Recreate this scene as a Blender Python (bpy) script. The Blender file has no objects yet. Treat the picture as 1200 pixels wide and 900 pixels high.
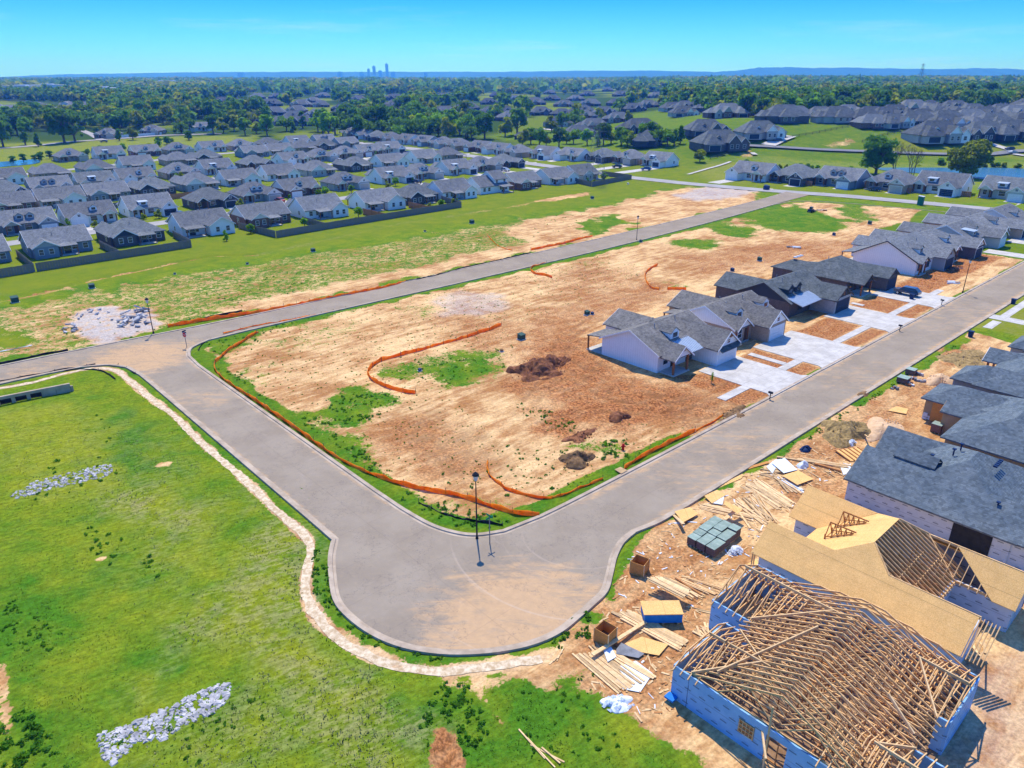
import bpy, bmesh, math, random
import numpy as np
from mathutils import Vector, Matrix
random.seed(7); RNG = np.random.default_rng(7)
C = bpy.context.scene.collection
R = math.radians
# ------------------------------------------------------------------ camera model
CAM_H, F, HZ = 40.0, 850.0, 88.0
PITCH = math.atan((450-HZ)/F)
SP, CP = math.sin(PITCH), math.cos(PITCH)
TH = R(42.5); AX = (math.cos(TH), math.sin(TH)); BX = (-AX[1], AX[0])     # street direction a, across-street direction b
OX, OY = -3.197, 56.80                                                      # kerb corner beside the first street lamp

def sst(e0, e1, v):
    t = min(1.0, max(0.0, (v-e0)/(e1-e0))); return t*t*(3-2*t)
def T(x, y):                                                              # far terrain: flat estate, rising ground behind
    wr = sst(0.05, 0.3, x/max(y, 1.0))
    return 15*sst(345, 470, y)*wr + 8*sst(450, 900, y)*(1-wr)
def npsst(e0, e1, v):
    t = np.clip((v-e0)/(e1-e0), 0, 1); return t*t*(3-2*t)
def W(a, b, z=0.0):
    x, y = OX+a*AX[0]+b*BX[0], OY+a*AX[1]+b*BX[1]
    return Vector((x, y, z+T(x, y)))
def AB(x, y):
    return ((x-OX)*AX[0]+(y-OY)*AX[1], (x-OX)*BX[0]+(y-OY)*BX[1])
def ground_at(x, y, z=0.0):                                               # where a sight line of the photo meets the terrain
    u, v = (x-600)/F, (y-450)/F
    d, f = SP+v*CP, CP-v*SP
    t0, t = 20.0, 22.0
    while t < 9000:
        if CAM_H-t*d < T(t*u, t*f)+z: break
        t0, t = t, t*1.02+.5
    for _ in range(30):
        m = (t0+t)/2
        if CAM_H-m*d < T(m*u, m*f)+z: t = m
        else: t0 = m
    return Vector((t*u, t*f, CAM_H-t*d))
G = ground_at
def Gab(x, y, z=0.0):
    p = G(x, y, z); return AB(p.x, p.y)
def proj(x, y, z):
    zz = z-CAM_H
    depth = y*CP-zz*SP; up = y*SP+zz*CP
    return 600+F*x/depth, 450-F*up/depth

# ------------------------------------------------------------------ mesh helper
class MB:
    def __init__(s): s.v=[]; s.f=[]; s.m=[]
    def add(s, vs, fs, m=0):
        o=len(s.v); s.v += [tuple(p) for p in vs]
        s.f += [tuple(o+i for i in q) for q in fs]; s.m += [m]*len(fs)
    def quad(s, *p, m=0): s.add(p, [tuple(range(len(p)))], m)
    def box(s, x0,x1,y0,y1,z0,z1, m=0):
        s.add([(x0,y0,z0),(x1,y0,z0),(x1,y1,z0),(x0,y1,z0),(x0,y0,z1),(x1,y0,z1),(x1,y1,z1),(x0,y1,z1)],
              [(3,2,1,0),(4,5,6,7),(0,1,5,4),(1,2,6,5),(2,3,7,6),(3,0,4,7)], m)
    def slab(s, pts, t, m=0):                       # polygon with thickness t below
        n=len(pts); top=[tuple(p) for p in pts]; bot=[(p[0],p[1],p[2]-t) for p in pts]
        s.add(top+bot, [tuple(range(n)), tuple(range(2*n-1,n-1,-1))]+[(i,i+n,(i+1)%n+n,(i+1)%n) for i in range(n)], m)
    def bar(s, p, q, w, h=None, m=0, up=(0,0,1)):
        p, q = Vector(p), Vector(q); h = h or w
        d=(q-p); 
        if d.length<1e-6: return
        d.normalize(); u=Vector(up)
        if abs(d.dot(u))>.98: u=Vector((1,0,0))
        sd=d.cross(u).normalized(); u=sd.cross(d)
        vs=[]
        for c in (p,q):
            for i,j in ((-1,-1),(1,-1),(1,1),(-1,1)): vs.append(c+sd*(i*w/2)+u*(j*h/2))
        s.add(vs, [(0,1,2,3),(7,6,5,4),(0,4,5,1),(1,5,6,2),(2,6,7,3),(3,7,4,0)], m)
    def tube(s, pts, rad, n=8, m=0, cap=True):
        pts=[Vector(p) for p in pts]; rad=rad if isinstance(rad,(list,tuple)) else [rad]*len(pts); o=len(s.v)
        for i,p in enumerate(pts):
            d=(pts[min(i+1,len(pts)-1)]-pts[max(i-1,0)]).normalized()
            u=Vector((1,0,0)) if abs(d.x)<.9 else Vector((0,1,0)); e=d.cross(u).normalized(); g=d.cross(e)
            for k in range(n):
                an=2*math.pi*k/n; s.v.append(tuple(p+(e*math.cos(an)+g*math.sin(an))*rad[i]))
        for i in range(len(pts)-1):
            for k in range(n):
                s.f.append((o+i*n+k,o+i*n+(k+1)%n,o+(i+1)*n+(k+1)%n,o+(i+1)*n+k)); s.m.append(m)
        if cap:
            s.f.append(tuple(o+k for k in range(n-1,-1,-1))); s.m.append(m)
            s.f.append(tuple(o+(len(pts)-1)*n+k for k in range(n))); s.m.append(m)
    def build(s, name, mats, parent=None, smooth=False, fix=True):
        me=bpy.data.meshes.new(name); me.from_pydata(s.v,[],s.f)
        mats = mats if isinstance(mats,(list,tuple)) else [mats]
        for k in mats: me.materials.append(k)
        if len(mats)>1: me.polygons.foreach_set('material_index', s.m)
        if smooth: me.polygons.foreach_set('use_smooth',[True]*len(me.polygons))
        if fix and len(s.f)<20000:
            bm=bmesh.new(); bm.from_mesh(me); bmesh.ops.recalc_face_normals(bm,faces=bm.faces); bm.to_mesh(me); bm.free()
        me.update()
        o=bpy.data.objects.new(name,me); C.objects.link(o)
        if parent is not None: o.parent=parent
        return o

def tag(o, label, cat, group=None, kind=None):
    o['label']=label; o['category']=cat
    if group: o['group']=group
    if kind: o['kind']=kind
    return o
def structure(o): o['kind']='structure'; return o
def stuff(o, label=None, cat=None):
    o['kind']='stuff'
    if label: o['label']=label; o['category']=cat
    return o
def thing(name, label, cat, loc=(0,0,0), rot=0, group=None):
    o=bpy.data.objects.new(name,None); C.objects.link(o); o.empty_display_size=.3
    o.location=loc; o.rotation_euler=(0,0,rot)
    return tag(o,label,cat,group)
KIDS={}
def kids(o): return [c for c in KIDS.get(o.name, ())]
def remember(root):                                  # read the part tree of a finished thing once
    for o in C.objects:
        if o.parent is not None: 
            l=KIDS.setdefault(o.parent.name,[])
            if o not in l: l.append(o)
def copy_tree(o, parent=None):
    c=o.copy(); C.objects.link(c); c.parent=parent
    for ch in kids(o): copy_tree(ch, c)
    return c
ORD=['','first','second','third','fourth','fifth','sixth','seventh','eighth','ninth','tenth','eleventh','twelfth','thirteenth','fourteenth','fifteenth','sixteenth','seventeenth','eighteenth','nineteenth','twentieth',
 'twenty-first','twenty-second','twenty-third','twenty-fourth','twenty-fifth','twenty-sixth','twenty-seventh','twenty-eighth','twenty-ninth','thirtieth']

# ------------------------------------------------------------------ materials
class NT:
    def __init__(s, name):
        s.mat=bpy.data.materials.new(name); s.mat.use_nodes=True
        s.t=s.mat.node_tree; s.n=s.t.nodes; s.l=s.t.links
        s.b=s.n['Principled BSDF']; s.b.inputs['Specular IOR Level'].default_value=.08
    def node(s, ty, **k):
        n=s.n.new(ty)
        for a,b in k.items(): setattr(n,a,b)
        return n
    def put(s, sock, v):
        if isinstance(v, bpy.types.NodeSocket): s.l.new(v, sock)
        elif v is not None: sock.default_value=v
    def coord(s, kind='Object'): return s.node('ShaderNodeTexCoord').outputs[kind]
    def world(s): return s.node('ShaderNodeNewGeometry').outputs['Position']
    def noise(s, vec, scale, detail=4, rough=.6, dist=0):
        n=s.node('ShaderNodeTexNoise'); s.put(n.inputs['Vector'],vec); n.inputs['Scale'].default_value=scale
        n.inputs['Detail'].default_value=detail; n.inputs['Roughness'].default_value=rough; n.inputs['Distortion'].default_value=dist
        return n.outputs['Fac']
    def math(s, op, a, b=None, c=None, clamp=False):
        n=s.node('ShaderNodeMath',operation=op,use_clamp=clamp); s.put(n.inputs[0],a)
        if b is not None: s.put(n.inputs[1],b)
        if c is not None: s.put(n.inputs[2],c)
        return n.outputs[0]
    def step(s, v, lo, hi):
        n=s.node('ShaderNodeMapRange',interpolation_type='SMOOTHSTEP'); s.put(n.inputs['Value'],v)
        s.put(n.inputs['From Min'],lo); s.put(n.inputs['From Max'],hi); return n.outputs['Result']
    def mix(s, f, a, b, mode='MIX'):
        n=s.node('ShaderNodeMix',data_type='RGBA',blend_type=mode); s.put(n.inputs['Factor'],f)
        s.put(n.inputs[6], a if isinstance(a,bpy.types.NodeSocket) else (*a,1)); s.put(n.inputs[7], b if isinstance(b,bpy.types.NodeSocket) else (*b,1))
        return n.outputs[2]
    def sep(s, v):
        n=s.node('ShaderNodeSeparateXYZ'); s.put(n.inputs[0],v); return n.outputs
    def comb(s, x,y,z):
        n=s.node('ShaderNodeCombineXYZ'); s.put(n.inputs[0],x); s.put(n.inputs[1],y); s.put(n.inputs[2],z); return n.outputs[0]
    def rand(s): return s.node('ShaderNodeObjectInfo').outputs['Random']
    def bump(s, h, strength=.3, dist=.05):
        n=s.node('ShaderNodeBump'); n.inputs['Strength'].default_value=strength; n.inputs['Distance'].default_value=dist
        s.put(n.inputs['Height'],h); s.l.new(n.outputs[0], s.b.inputs['Normal'])
    def col(s, c, rough=.85, metal=0):
        s.put(s.b.inputs['Base Color'], c if isinstance(c,bpy.types.NodeSocket) else (*c,1))
        s.b.inputs['Roughness'].default_value=rough; s.b.inputs['Metallic'].default_value=metal
        return s.mat
def varied(name, c0, c1, scale=1.5, rough=.85, bump=.2, rnd=0.0, metal=0, kind='Object'):
    t=NT(name); v=t.coord(kind) if kind!='World' else t.world()
    f=t.noise(v,scale,5,.65); f2=t.step(f,.3,.7)
    c=t.mix(f2,c0,c1)
    if rnd:
        g=t.math('MULTIPLY_ADD',t.rand(),2*rnd,1-rnd); c=t.mix(1.0,c,t.comb(g,g,g),'MULTIPLY')
    if bump: t.bump(t.noise(v,scale*6,3),bump,.03)
    return t.col(c,rough,metal)
def roof_mat(name, c0, c1, rnd=.12):
    t=NT(name); o=t.coord(); x,y,z=t.sep(o)
    n=t.step(t.noise(o,.5,4,.6),.3,.7); g=t.noise(o,9,2,.7)
    c=t.mix(n,c0,c1)
    tab=t.math('FRACT',t.math('MULTIPLY',z,11.0))
    br=t.node('ShaderNodeTexVoronoi'); t.put(br.inputs['Vector'],t.comb(x,y,t.math('MULTIPLY',z,2.2))); br.inputs['Scale'].default_value=3.2
    k=t.math('MULTIPLY_ADD',t.sep(br.outputs['Color'])[0],.5,.72)
    k=t.math('MULTIPLY',k,t.math('MULTIPLY_ADD',t.step(tab,0,.35),.22,.84))
    k=t.math('MULTIPLY',k,t.math('MULTIPLY_ADD',g,.5,.75))
    k=t.math('MULTIPLY',k,t.math('MULTIPLY_ADD',t.rand(),2*rnd,1-rnd))
    c=t.mix(1.0,c,t.comb(k,k,k),'MULTIPLY')
    t.bump(t.math('ADD',tab,g),.35,.03)
    return t.col(c,.9)
def siding(name, c, period=.42, depth=.18, rnd=.05):
    t=NT(name); o=t.coord(); x,y,z=t.sep(o)
    u=t.math('FRACT',t.math('MULTIPLY',t.math('ADD',x,y),1/period))
    ln=t.math('SUBTRACT',1.0,t.step(u,0.02,.16))
    n=t.math('MULTIPLY_ADD',t.noise(o,1.2,4,.6),.16,.92)
    k=t.math('MULTIPLY',n,t.math('MULTIPLY_ADD',ln,-depth,1.0)); k=t.math('MULTIPLY',k,t.math('MULTIPLY_ADD',t.rand(),2*rnd,1-rnd))
    c=t.mix(1.0,c,t.comb(k,k,k),'MULTIPLY'); t.bump(ln,.5,.03)
    return t.col(c,.7)
def brick(name, c0, c1, mortar):
    t=NT(name); o=t.coord(); x,y,z=t.sep(o)
    b=t.node('ShaderNodeTexBrick'); t.put(b.inputs['Vector'],t.comb(t.math('ADD',x,y),z,0.0)); b.inputs['Scale'].default_value=1.0
    b.inputs['Brick Width'].default_value=.24; b.inputs['Row Height'].default_value=.09; b.inputs['Mortar Size'].default_value=.008
    b.inputs['Color1'].default_value=(*c0,1); b.inputs['Color2'].default_value=(*c1,1); b.inputs['Mortar'].default_value=(*mortar,1)
    n=t.math('MULTIPLY_ADD',t.noise(o,1.0,4,.6),.5,.75)
    return t.col(t.mix(1.0,b.outputs['Color'],t.comb(n,n,n),'MULTIPLY'),.85)
def wrap_mat(name, c, dirty):
    t=NT(name); o=t.coord(); x,y,z=t.sep(o); u=t.math('ADD',x,y)
    n=t.step(t.noise(o,.8,4,.6),.35,.75); base=t.mix(n,c,dirty)
    row=t.math('FRACT',t.math('MULTIPLY',z,1/.62)); rid=t.math('FLOOR',t.math('MULTIPLY',z,1/.62))
    uu=t.math('FRACT',t.math('ADD',t.math('MULTIPLY',u,1/1.15),t.math('MULTIPLY',rid,.47)))
    a=t.math('MULTIPLY',t.math('LESS_THAN',uu,.42),t.math('LESS_THAN',t.math('ABSOLUTE',t.math('SUBTRACT',row,.5)),.085))
    a2=t.math('MULTIPLY',t.math('LESS_THAN',t.math('ABSOLUTE',t.math('SUBTRACT',uu,.2)),.1),t.math('LESS_THAN',t.math('ABSOLUTE',t.math('SUBTRACT',row,.72)),.05))
    seam=t.math('MULTIPLY',t.math('LESS_THAN',t.math('ABSOLUTE',t.math('SUBTRACT',z,1.35)),.02),.4)
    m=t.math('MULTIPLY',t.math('MAXIMUM',a,t.math('MULTIPLY',a2,.4)),.6); m=t.math('MAXIMUM',m,seam)
    t.bump(t.noise(o,3,3),.3,.05)
    return t.col(t.mix(m,base,(.03,.04,.06)),.5)
def osb_mat(name, c0, c1):
    t=NT(name); o=t.coord(); x,y,z=t.sep(o)
    fl=t.noise(o,14,3,.7); n=t.noise(o,.9,3)
    c=t.mix(t.step(fl,.35,.65),c0,c1)
    def line(v,p): 
        q=t.math('FRACT',t.math('MULTIPLY',v,1/p)); return t.math('LESS_THAN',q,.02)
    ln=t.math('MAXIMUM',line(x,2.44),line(z,.5))
    c=t.mix(t.math('MULTIPLY',ln,.35),c,(.2,.11,.04))
    k=t.math('MULTIPLY_ADD',n,.4,.8); c=t.mix(1.0,c,t.comb(k,k,k),'MULTIPLY')
    return t.col(c,.8)
def glass(name, c=(.03,.045,.06), rough=.08):
    t=NT(name); t.b.inputs['Specular IOR Level'].default_value=.8
    return t.col(c,rough)
M={}
M['roof_brown']=roof_mat('roof_brown',(.145,.158,.168),(.195,.205,.212),.16)
M['roof_grey']=roof_mat('roof_grey',(.13,.148,.154),(.18,.195,.198),.18)
M['roof_warm']=roof_mat('roof_warm',(.15,.145,.135),(.2,.19,.175),.05)
M['roof_slate']=roof_mat('roof_slate',(.095,.125,.15),(.135,.165,.185),.05)
M['roof_dark']=roof_mat('roof_dark',(.088,.104,.108),(.135,.152,.155),.16)
M['floor_dusty']=varied('floor_dusty',(.2,.12,.07),(.34,.22,.13),.8,.9,.2)
M['roof_metal']=varied('roof_metal',(.42,.5,.58),(.5,.58,.66),2,.35,0,metal=.3)
M['white']=siding('white_siding',(.82,.83,.84))
M['cream']=siding('cream_siding',(.72,.7,.68))
M['grey']=siding('grey_siding',(.36,.4,.42),.3)
M['sage']=siding('sage_siding',(.46,.47,.44),.3)
M['bluegrey']=siding('blue_grey_siding',(.2,.25,.31),.3)
M['charcoal']=siding('charcoal_siding',(.05,.06,.075),.3)
M['brick_red']=brick('brick_red',(.2,.085,.06),(.13,.06,.05),(.3,.26,.23))
M['brick_tan']=brick('brick_tan',(.4,.3,.22),(.3,.22,.16),(.45,.4,.34))
M['brick_dark']=brick('brick_dark',(.12,.1,.1),(.075,.07,.075),(.2,.19,.18))
M['stone']=brick('stone',(.42,.4,.37),(.3,.29,.28),(.5,.48,.45))
M['trim']=varied('white_trim',(.74,.76,.78),(.8,.81,.82),3,.6,0)
M['trim_dark']=varied('dark_trim',(.05,.05,.055),(.08,.08,.085),3,.6,0)
M['glass']=glass('window_glass')
M['garage_white']=siding('garage_white',(.74,.76,.78),1.0,.1)
M['garage_dark']=siding('garage_dark',(.03,.05,.08),1.0,.1)
M['garage_tan']=siding('garage_tan',(.5,.45,.38),1.0,.1)
M['timber']=varied('timber_post',(.24,.1,.045),(.32,.14,.06),4,.7,.2)
M['door']=varied('door',(.09,.05,.03),(.13,.07,.04),3,.5,0)
M['pvc']=varied('vent_grey',(.16,.2,.26),(.22,.26,.32),3,.5,0)
M['concrete']=varied('concrete',(.56,.54,.5),(.72,.69,.64),.5,.9,.15,kind='World')
t=NT('driveway_concrete'); P=t.world(); x_,y_,z_=t.sep(P); qx=t.math('SUBTRACT',x_,OX); qy=t.math('SUBTRACT',y_,OY); ca,sa=math.cos(TH),math.sin(TH)
ga=t.math('ADD',t.math('MULTIPLY',qx,ca),t.math('MULTIPLY',qy,sa)); gb=t.math('SUBTRACT',t.math('MULTIPLY',qy,ca),t.math('MULTIPLY',qx,sa))
def joint_(v,per): return t.math('LESS_THAN',t.math('FRACT',t.math('MULTIPLY',v,1/per)),.035/per*1.6)
n=t.noise(P,.5,5,.65); c=t.mix(t.step(n,.35,.65),(.43,.41,.375),(.56,.54,.5)); c=t.mix(t.math('MULTIPLY',t.step(t.noise(P,1.7,4,.7),.55,.72),.45),c,(.4,.31,.22))
c=t.mix(t.math('MULTIPLY',t.math('MAXIMUM',joint_(ga,3.1),joint_(gb,3.1)),.5),c,(.2,.18,.16)); t.bump(n,.1,.02); M['drive']=t.col(c,.9)
M['kerb']=varied('kerb_concrete',(.33,.26,.19),(.5,.41,.31),.6,.9,.2,kind='World')
M['lumber']=varied('lumber',(.62,.4,.19),(.78,.56,.3),2.5,.75,.15,.18)
M['truss']=varied('truss_lumber',(.62,.35,.14),(.8,.53,.26),2.5,.75,.1,.12)
M['truss_dark']=varied('stud_lumber',(.36,.15,.05),(.5,.24,.09),2.5,.75,.1,.12)
M['osb']=osb_mat('osb',(.68,.38,.12),(.84,.53,.21))
M['osb_dark']=osb_mat('osb_weathered',(.5,.22,.06),(.62,.3,.09))
M['wrap']=wrap_mat('house_wrap_white',(.56,.62,.7),(.45,.52,.62))
M['wrap_shade_blue']=wrap_mat('house_wrap_shade_blue',(.27,.5,.78),(.2,.42,.7))  # the blue is the wall's shade, painted into the wrap colour
M['sheath_tan']=varied('tan_sheathing',(.3,.22,.13),(.38,.28,.17),1.2,.8,.1)
t=NT('orange_mesh'); c_=t.mix(t.step(t.noise(t.coord(),1.2,4),.35,.65),(.95,.27,.015),(1.0,.4,.04)); M['orange']=t.col(c_,.75)
tr_=t.node('ShaderNodeBsdfTranslucent'); t.put(tr_.inputs[0],c_); ad_=t.node('ShaderNodeMixShader'); ad_.inputs[0].default_value=.5
t.l.new(t.b.outputs[0],ad_.inputs[1]); t.l.new(tr_.outputs[0],ad_.inputs[2]); t.l.new(ad_.outputs[0],t.n['Material Output'].inputs[0])
M['black_fabric']=varied('black_silt_fabric',(.012,.014,.018),(.03,.032,.04),1.5,.8,.4)
M['fence']=siding('weathered_fence',(.21,.19,.165),.15,.5,.06)
M['fence_new']=siding('new_fence',(.46,.2,.09),.15,.4,.06)
M['steel']=varied('galvanised_steel',(.16,.18,.2),(.24,.26,.28),2,.45,0,metal=.4)
M['lampblack']=varied('lamp_black',(.02,.022,.026),(.035,.037,.04),2,.45,0)
M['lamphead']=varied('lamp_head',(.5,.52,.54),(.62,.64,.66),2,.4,0)
M['red']=varied('sign_red',(.55,.02,.02),(.62,.03,.03),2,.45,0)
M['white_paint']=varied('white_paint',(.78,.78,.78),(.82,.82,.82),2,.5,0)
M['sign_green']=varied('sign_green',(.01,.22,.1),(.015,.26,.12),2,.5,0)
M['box_green']=varied('utility_green',(.03,.075,.06),(.045,.1,.08),2,.5,0)
M['porta_green']=varied('toilet_green',(.015,.16,.11),(.02,.2,.14),2,.5,0)
M['blue_plastic']=varied('blue_plastic',(.01,.09,.3),(.02,.13,.38),2,.5,0)
M['navy']=varied('navy_plastic',(.012,.03,.085),(.02,.045,.12),2,.5,0)
M['tarp_blue']=varied('blue_skip',(.01,.16,.5),(.02,.2,.58),2,.5,0)
M['pallet_green']=varied('pallet_cover',(.22,.3,.25),(.34,.42,.36),1.5,.6,.2,.12)
M['brown_brick']=brick('stacked_brick',(.16,.1,.08),(.11,.07,.06),(.2,.17,.15))
M['rubble']=varied('broken_concrete',(.34,.34,.36),(.52,.51,.5),1.2,.9,.5,.25)
M['riprap']=varied('riprap_stone',(.26,.26,.27),(.6,.58,.56),1.1,.9,.4,kind='World')
M['soil_red']=varied('heap_red_soil',(.13,.05,.025),(.3,.13,.06),1.6,.95,1.0,kind='World')
M['soil_brown']=varied('heap_brown_soil',(.12,.07,.035),(.28,.17,.08),1.6,.95,1.0,kind='World')
M['sand']=varied('heap_sand',(.56,.36,.2),(.68,.47,.28),1.6,.95,.6,kind='World')
M['straw']=varied('heap_straw',(.2,.14,.06),(.42,.29,.12),2.5,.95,1.0,kind='World')
M['tyre']=varied('tyre_rubber',(.015,.015,.016),(.03,.03,.03),3,.8,0)
M['rim']=varied('wheel_rim',(.4,.41,.43),(.5,.51,.53),3,.35,0,metal=.6)
M['plastic_sheet']=varied('plastic_sheet',(.6,.66,.72),(.78,.82,.86),2,.3,.5)
M['grey_sheet']=varied('grey_sheet',(.14,.15,.17),(.24,.25,.27),2,.6,.3)
M['bark']=varied('bark',(.1,.075,.055),(.17,.13,.1),3,.9,.4)
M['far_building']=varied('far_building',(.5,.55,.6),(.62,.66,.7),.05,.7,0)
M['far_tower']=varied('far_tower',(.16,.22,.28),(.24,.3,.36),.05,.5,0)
M['bale']=varied('pallet_wood',(.4,.27,.14),(.55,.38,.2),2,.8,.2,.1)
def carpaint(n,c): 
    t=NT(n); t.b.inputs['Coat Weight'].default_value=.6; t.b.inputs['Specular IOR Level'].default_value=.5
    return t.col(c,.35,.2)
CARC={'dark blue':carpaint('paint_dark_blue',(.02,.035,.075)),'white':carpaint('paint_white',(.7,.71,.72)),'silver':carpaint('paint_silver',(.42,.45,.48)),
      'red':carpaint('paint_red',(.35,.02,.03)),'black':carpaint('paint_black',(.015,.016,.02)),'blue':carpaint('paint_blue',(.02,.09,.3))}
def leaf_mat(name, c0, c1, c2, rnd=.35):
    t=NT(name); o=t.world(); n=t.step(t.noise(o,.35,3,.6),.35,.65); n2=t.step(t.noise(o,2.2,2,.6),.35,.7)
    c=t.mix(n,c0,c1); c=t.mix(t.math('MULTIPLY',n2,.55),c,c2)
    g=t.math('MULTIPLY_ADD',t.rand(),2*rnd,1-rnd); c=t.mix(1.0,c,t.comb(g,g,t.math('MULTIPLY',g,.9)),'MULTIPLY')
    m=t.col(c,.7)
    tr=t.node('ShaderNodeBsdfTranslucent'); t.put(tr.inputs[0],t.mix(1.0,c,(1.7,1.6,.6),'MULTIPLY'))
    ad=t.node('ShaderNodeMixShader'); ad.inputs[0].default_value=.5
    t.l.new(t.b.outputs[0],ad.inputs[1]); t.l.new(tr.outputs[0],ad.inputs[2]); t.l.new(ad.outputs[0],t.n['Material Output'].inputs[0])
    return m
M['leaf']=leaf_mat('leaf_green',(.08,.2,.022),(.13,.28,.03),(.2,.34,.035),.28)
M['leaf_dark']=leaf_mat('leaf_dark_green',(.045,.135,.022),(.075,.19,.028),(.12,.23,.03),.3)
M['leaf_yellow']=leaf_mat('leaf_yellow_green',(.17,.25,.02),(.24,.31,.025),(.32,.34,.03),.25)
M['leaf_weed']=leaf_mat('leaf_weed',(.05,.17,.02),(.09,.25,.025),(.15,.3,.03),.1)
# ------------------------------------------------------------------ ground sheet with painted cover (what grows or lies where)
def lines(lo, f0, f1, hi, step, grow):
    v=list(np.arange(f0,f1+1e-6,step)); s=step
    a=[f1]; 
    while a[-1]<hi: s=min(s*grow,900); a.append(a[-1]+s)
    s=step; b=[f0]
    while b[-1]>lo: s=min(s*grow,900); b.append(b[-1]-s)
    return np.array(b[::-1][:-1]+v+a[1:])
GX=lines(-9500,-62,92,9500,.46,1.022); GY=lines(18,29,150,9800,.46,1.02)
NX,NY=len(GX),len(GY)
XX,YY=np.meshgrid(GX,GY); XX=XX.ravel(); YY=YY.ravel()
AA=(XX-OX)*AX[0]+(YY-OY)*AX[1]; BB=(XX-OX)*BX[0]+(YY-OY)*BX[1]
lay={k:np.zeros(len(XX)) for k in ('dirt','lush','red','gravel','mow','dark','dry','rut')}
_perm=RNG.random((257,257))
def vnoise(x,y,s,seed=0):
    u=x/s+seed*17.3; v=y/s+seed*9.1
    i=np.floor(u).astype(int); j=np.floor(v).astype(int); fu=u-i; fv=v-j; fu=fu*fu*(3-2*fu); fv=fv*fv*(3-2*fv)
    g=lambda a,b:_perm[a%257,b%257]
    return (g(i,j)*(1-fu)+g(i+1,j)*fu)*(1-fv)+(g(i,j+1)*(1-fu)+g(i+1,j+1)*fu)*fv
def sdf_poly(P, X, Y):
    P=np.asarray(P); n=len(P); d=np.full(len(X),1e18); ins=np.zeros(len(X),bool)
    for i in range(n):
        ax,ay=P[i]; bx,by=P[(i+1)%n]; ex,ey=bx-ax,by-ay
        wx,wy=X-ax,Y-ay; t=np.clip((wx*ex+wy*ey)/(ex*ex+ey*ey+1e-12),0,1)
        d=np.minimum(d,(wx-ex*t)**2+(wy-ey*t)**2)
        c=(ay>Y)!=(by>Y); xi=ax+(Y-ay)*ex/(ey if abs(ey)>1e-12 else 1e-12); ins^=(c&(X<xi))
    return np.where(ins,-1,1)*np.sqrt(d)
def sdf_line(P, X, Y):
    d=np.full(len(X),1e18)
    for (ax,ay),(bx,by) in zip(P[:-1],P[1:]):
        ex,ey=bx-ax,by-ay; wx,wy=X-ax,Y-ay; t=np.clip((wx*ex+wy*ey)/(ex*ex+ey*ey+1e-12),0,1)
        d=np.minimum(d,(wx-ex*t)**2+(wy-ey*t)**2)
    return np.sqrt(d)
def near(P, pad):
    P=np.asarray(P); lo=P.min(0)-pad; hi=P.max(0)+pad
    return np.where((XX>=lo[0])&(XX<=hi[0])&(YY>=lo[1])&(YY<=hi[1]))[0]
def w2(p): return [(q[0],q[1]) for q in p]
def pxl(P): return [tuple(G(*p)[:2]) for p in P]
def abl(P): return [tuple(W(*p)[:2]) for p in P]
def paint(P, soft=1.5, wob=1.5, **vals):
    i=near(P,soft+wob+1); s=sdf_poly(P,XX[i],YY[i])+wob*2*(vnoise(XX[i],YY[i],4.5,3)-.5)+wob*(vnoise(XX[i],YY[i],1.6,5)-.5)
    c=1-npsst(-soft,soft,s)
    for k,v in vals.items(): lay[k][i]=lay[k][i]*(1-c)+v*c
def streak(P, w, soft=.5, wob=.5, **vals):
    i=near(P,w+soft+wob+1); s=sdf_line(P,XX[i],YY[i])-w/2+wob*2*(vnoise(XX[i],YY[i],3,8)-.5)
    c=1-npsst(-soft,soft,s)
    for k,v in vals.items(): lay[k][i]=lay[k][i]*(1-c)+v*c
def smooth(P, n=6, closed=False):                     # Catmull-Rom through the points
    P=[Vector((p[0],p[1],0)) for p in P]; out=[]; N=len(P)
    for i in range(N if closed else N-1):
        g=(lambda k:P[k%N]) if closed else (lambda k:P[min(max(k,0),N-1)])
        a,b,c,d=g(i-1),g(i),g(i+1),g(i+2)
        for j in range(n):
            t=j/n; out.append(.5*((2*b)+(c-a)*t+(2*a-5*b+4*c-d)*t*t+(3*b-a-3*c+d)*t**3))
    if not closed: out.append(P[-1])
    return [(q.x,q.y) for q in out]

# road outlines, in street coordinates (a along, b across)
knuckle=pxl([(412,722),(396,702),(391,675),(394,645)])
A_LO=[(13.5,-9.3),(16,-9.55),(25,-9.6),(50,-9.6),(90,-9.7),(125,-9.7),(175,-9.7),(236,-9.7)]
bulb=pxl([(394,632),(390,652),(391,675),(396,702),(412,722),(440,742),(475,756),(517,763),(560,763),(600,758),(630,750),(655,738),(675,722),(692,707),(707,692),(713,672),(718,652),(727,635),(742,622)])
B_L=abl([(-9.75,12),(-9.75,26),(-9.75,46),(-9.75,58),(-9.8,64)])
turnL=abl([(-10.3,68.5),(-12.2,71.6),(-15.5,73.4)])
C_LOW_L=abl([(-20,73.9),(-30,74.1),(-60,74.2)])
A_UP=[(236,-2.0),(175,-2.0),(125,-2.0),(80,-1.95),(40,-1.9),(14,-1.7),(7,-1.5)]
inner=[(2.6,-.9),(.2,.4),(-1.2,2.3),(-2.1,5),(-2.5,9)]
B_R=[(-2.6,14),(-2.6,30),(-2.6,50),(-2.6,62)]
turnR=[(-2.2,67),(-.6,70.5),(3.0,72.6)]
C_LO=[(10,72.9),(30,72.8),(60,72.6),(110,73.4),(160,76.3),(196,79.4)]
endR=[(206,78.6),(213,73),(218,60),(222,40),(226,10),(228,-2)]
C_UP=[(226,90.5),(205,87.6),(160,84.4),(110,82),(60,80.8),(14,80.2),(-11,81.3),(-30,81.8),(-60,82)]
A_S=bulb[::-1]
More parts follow.
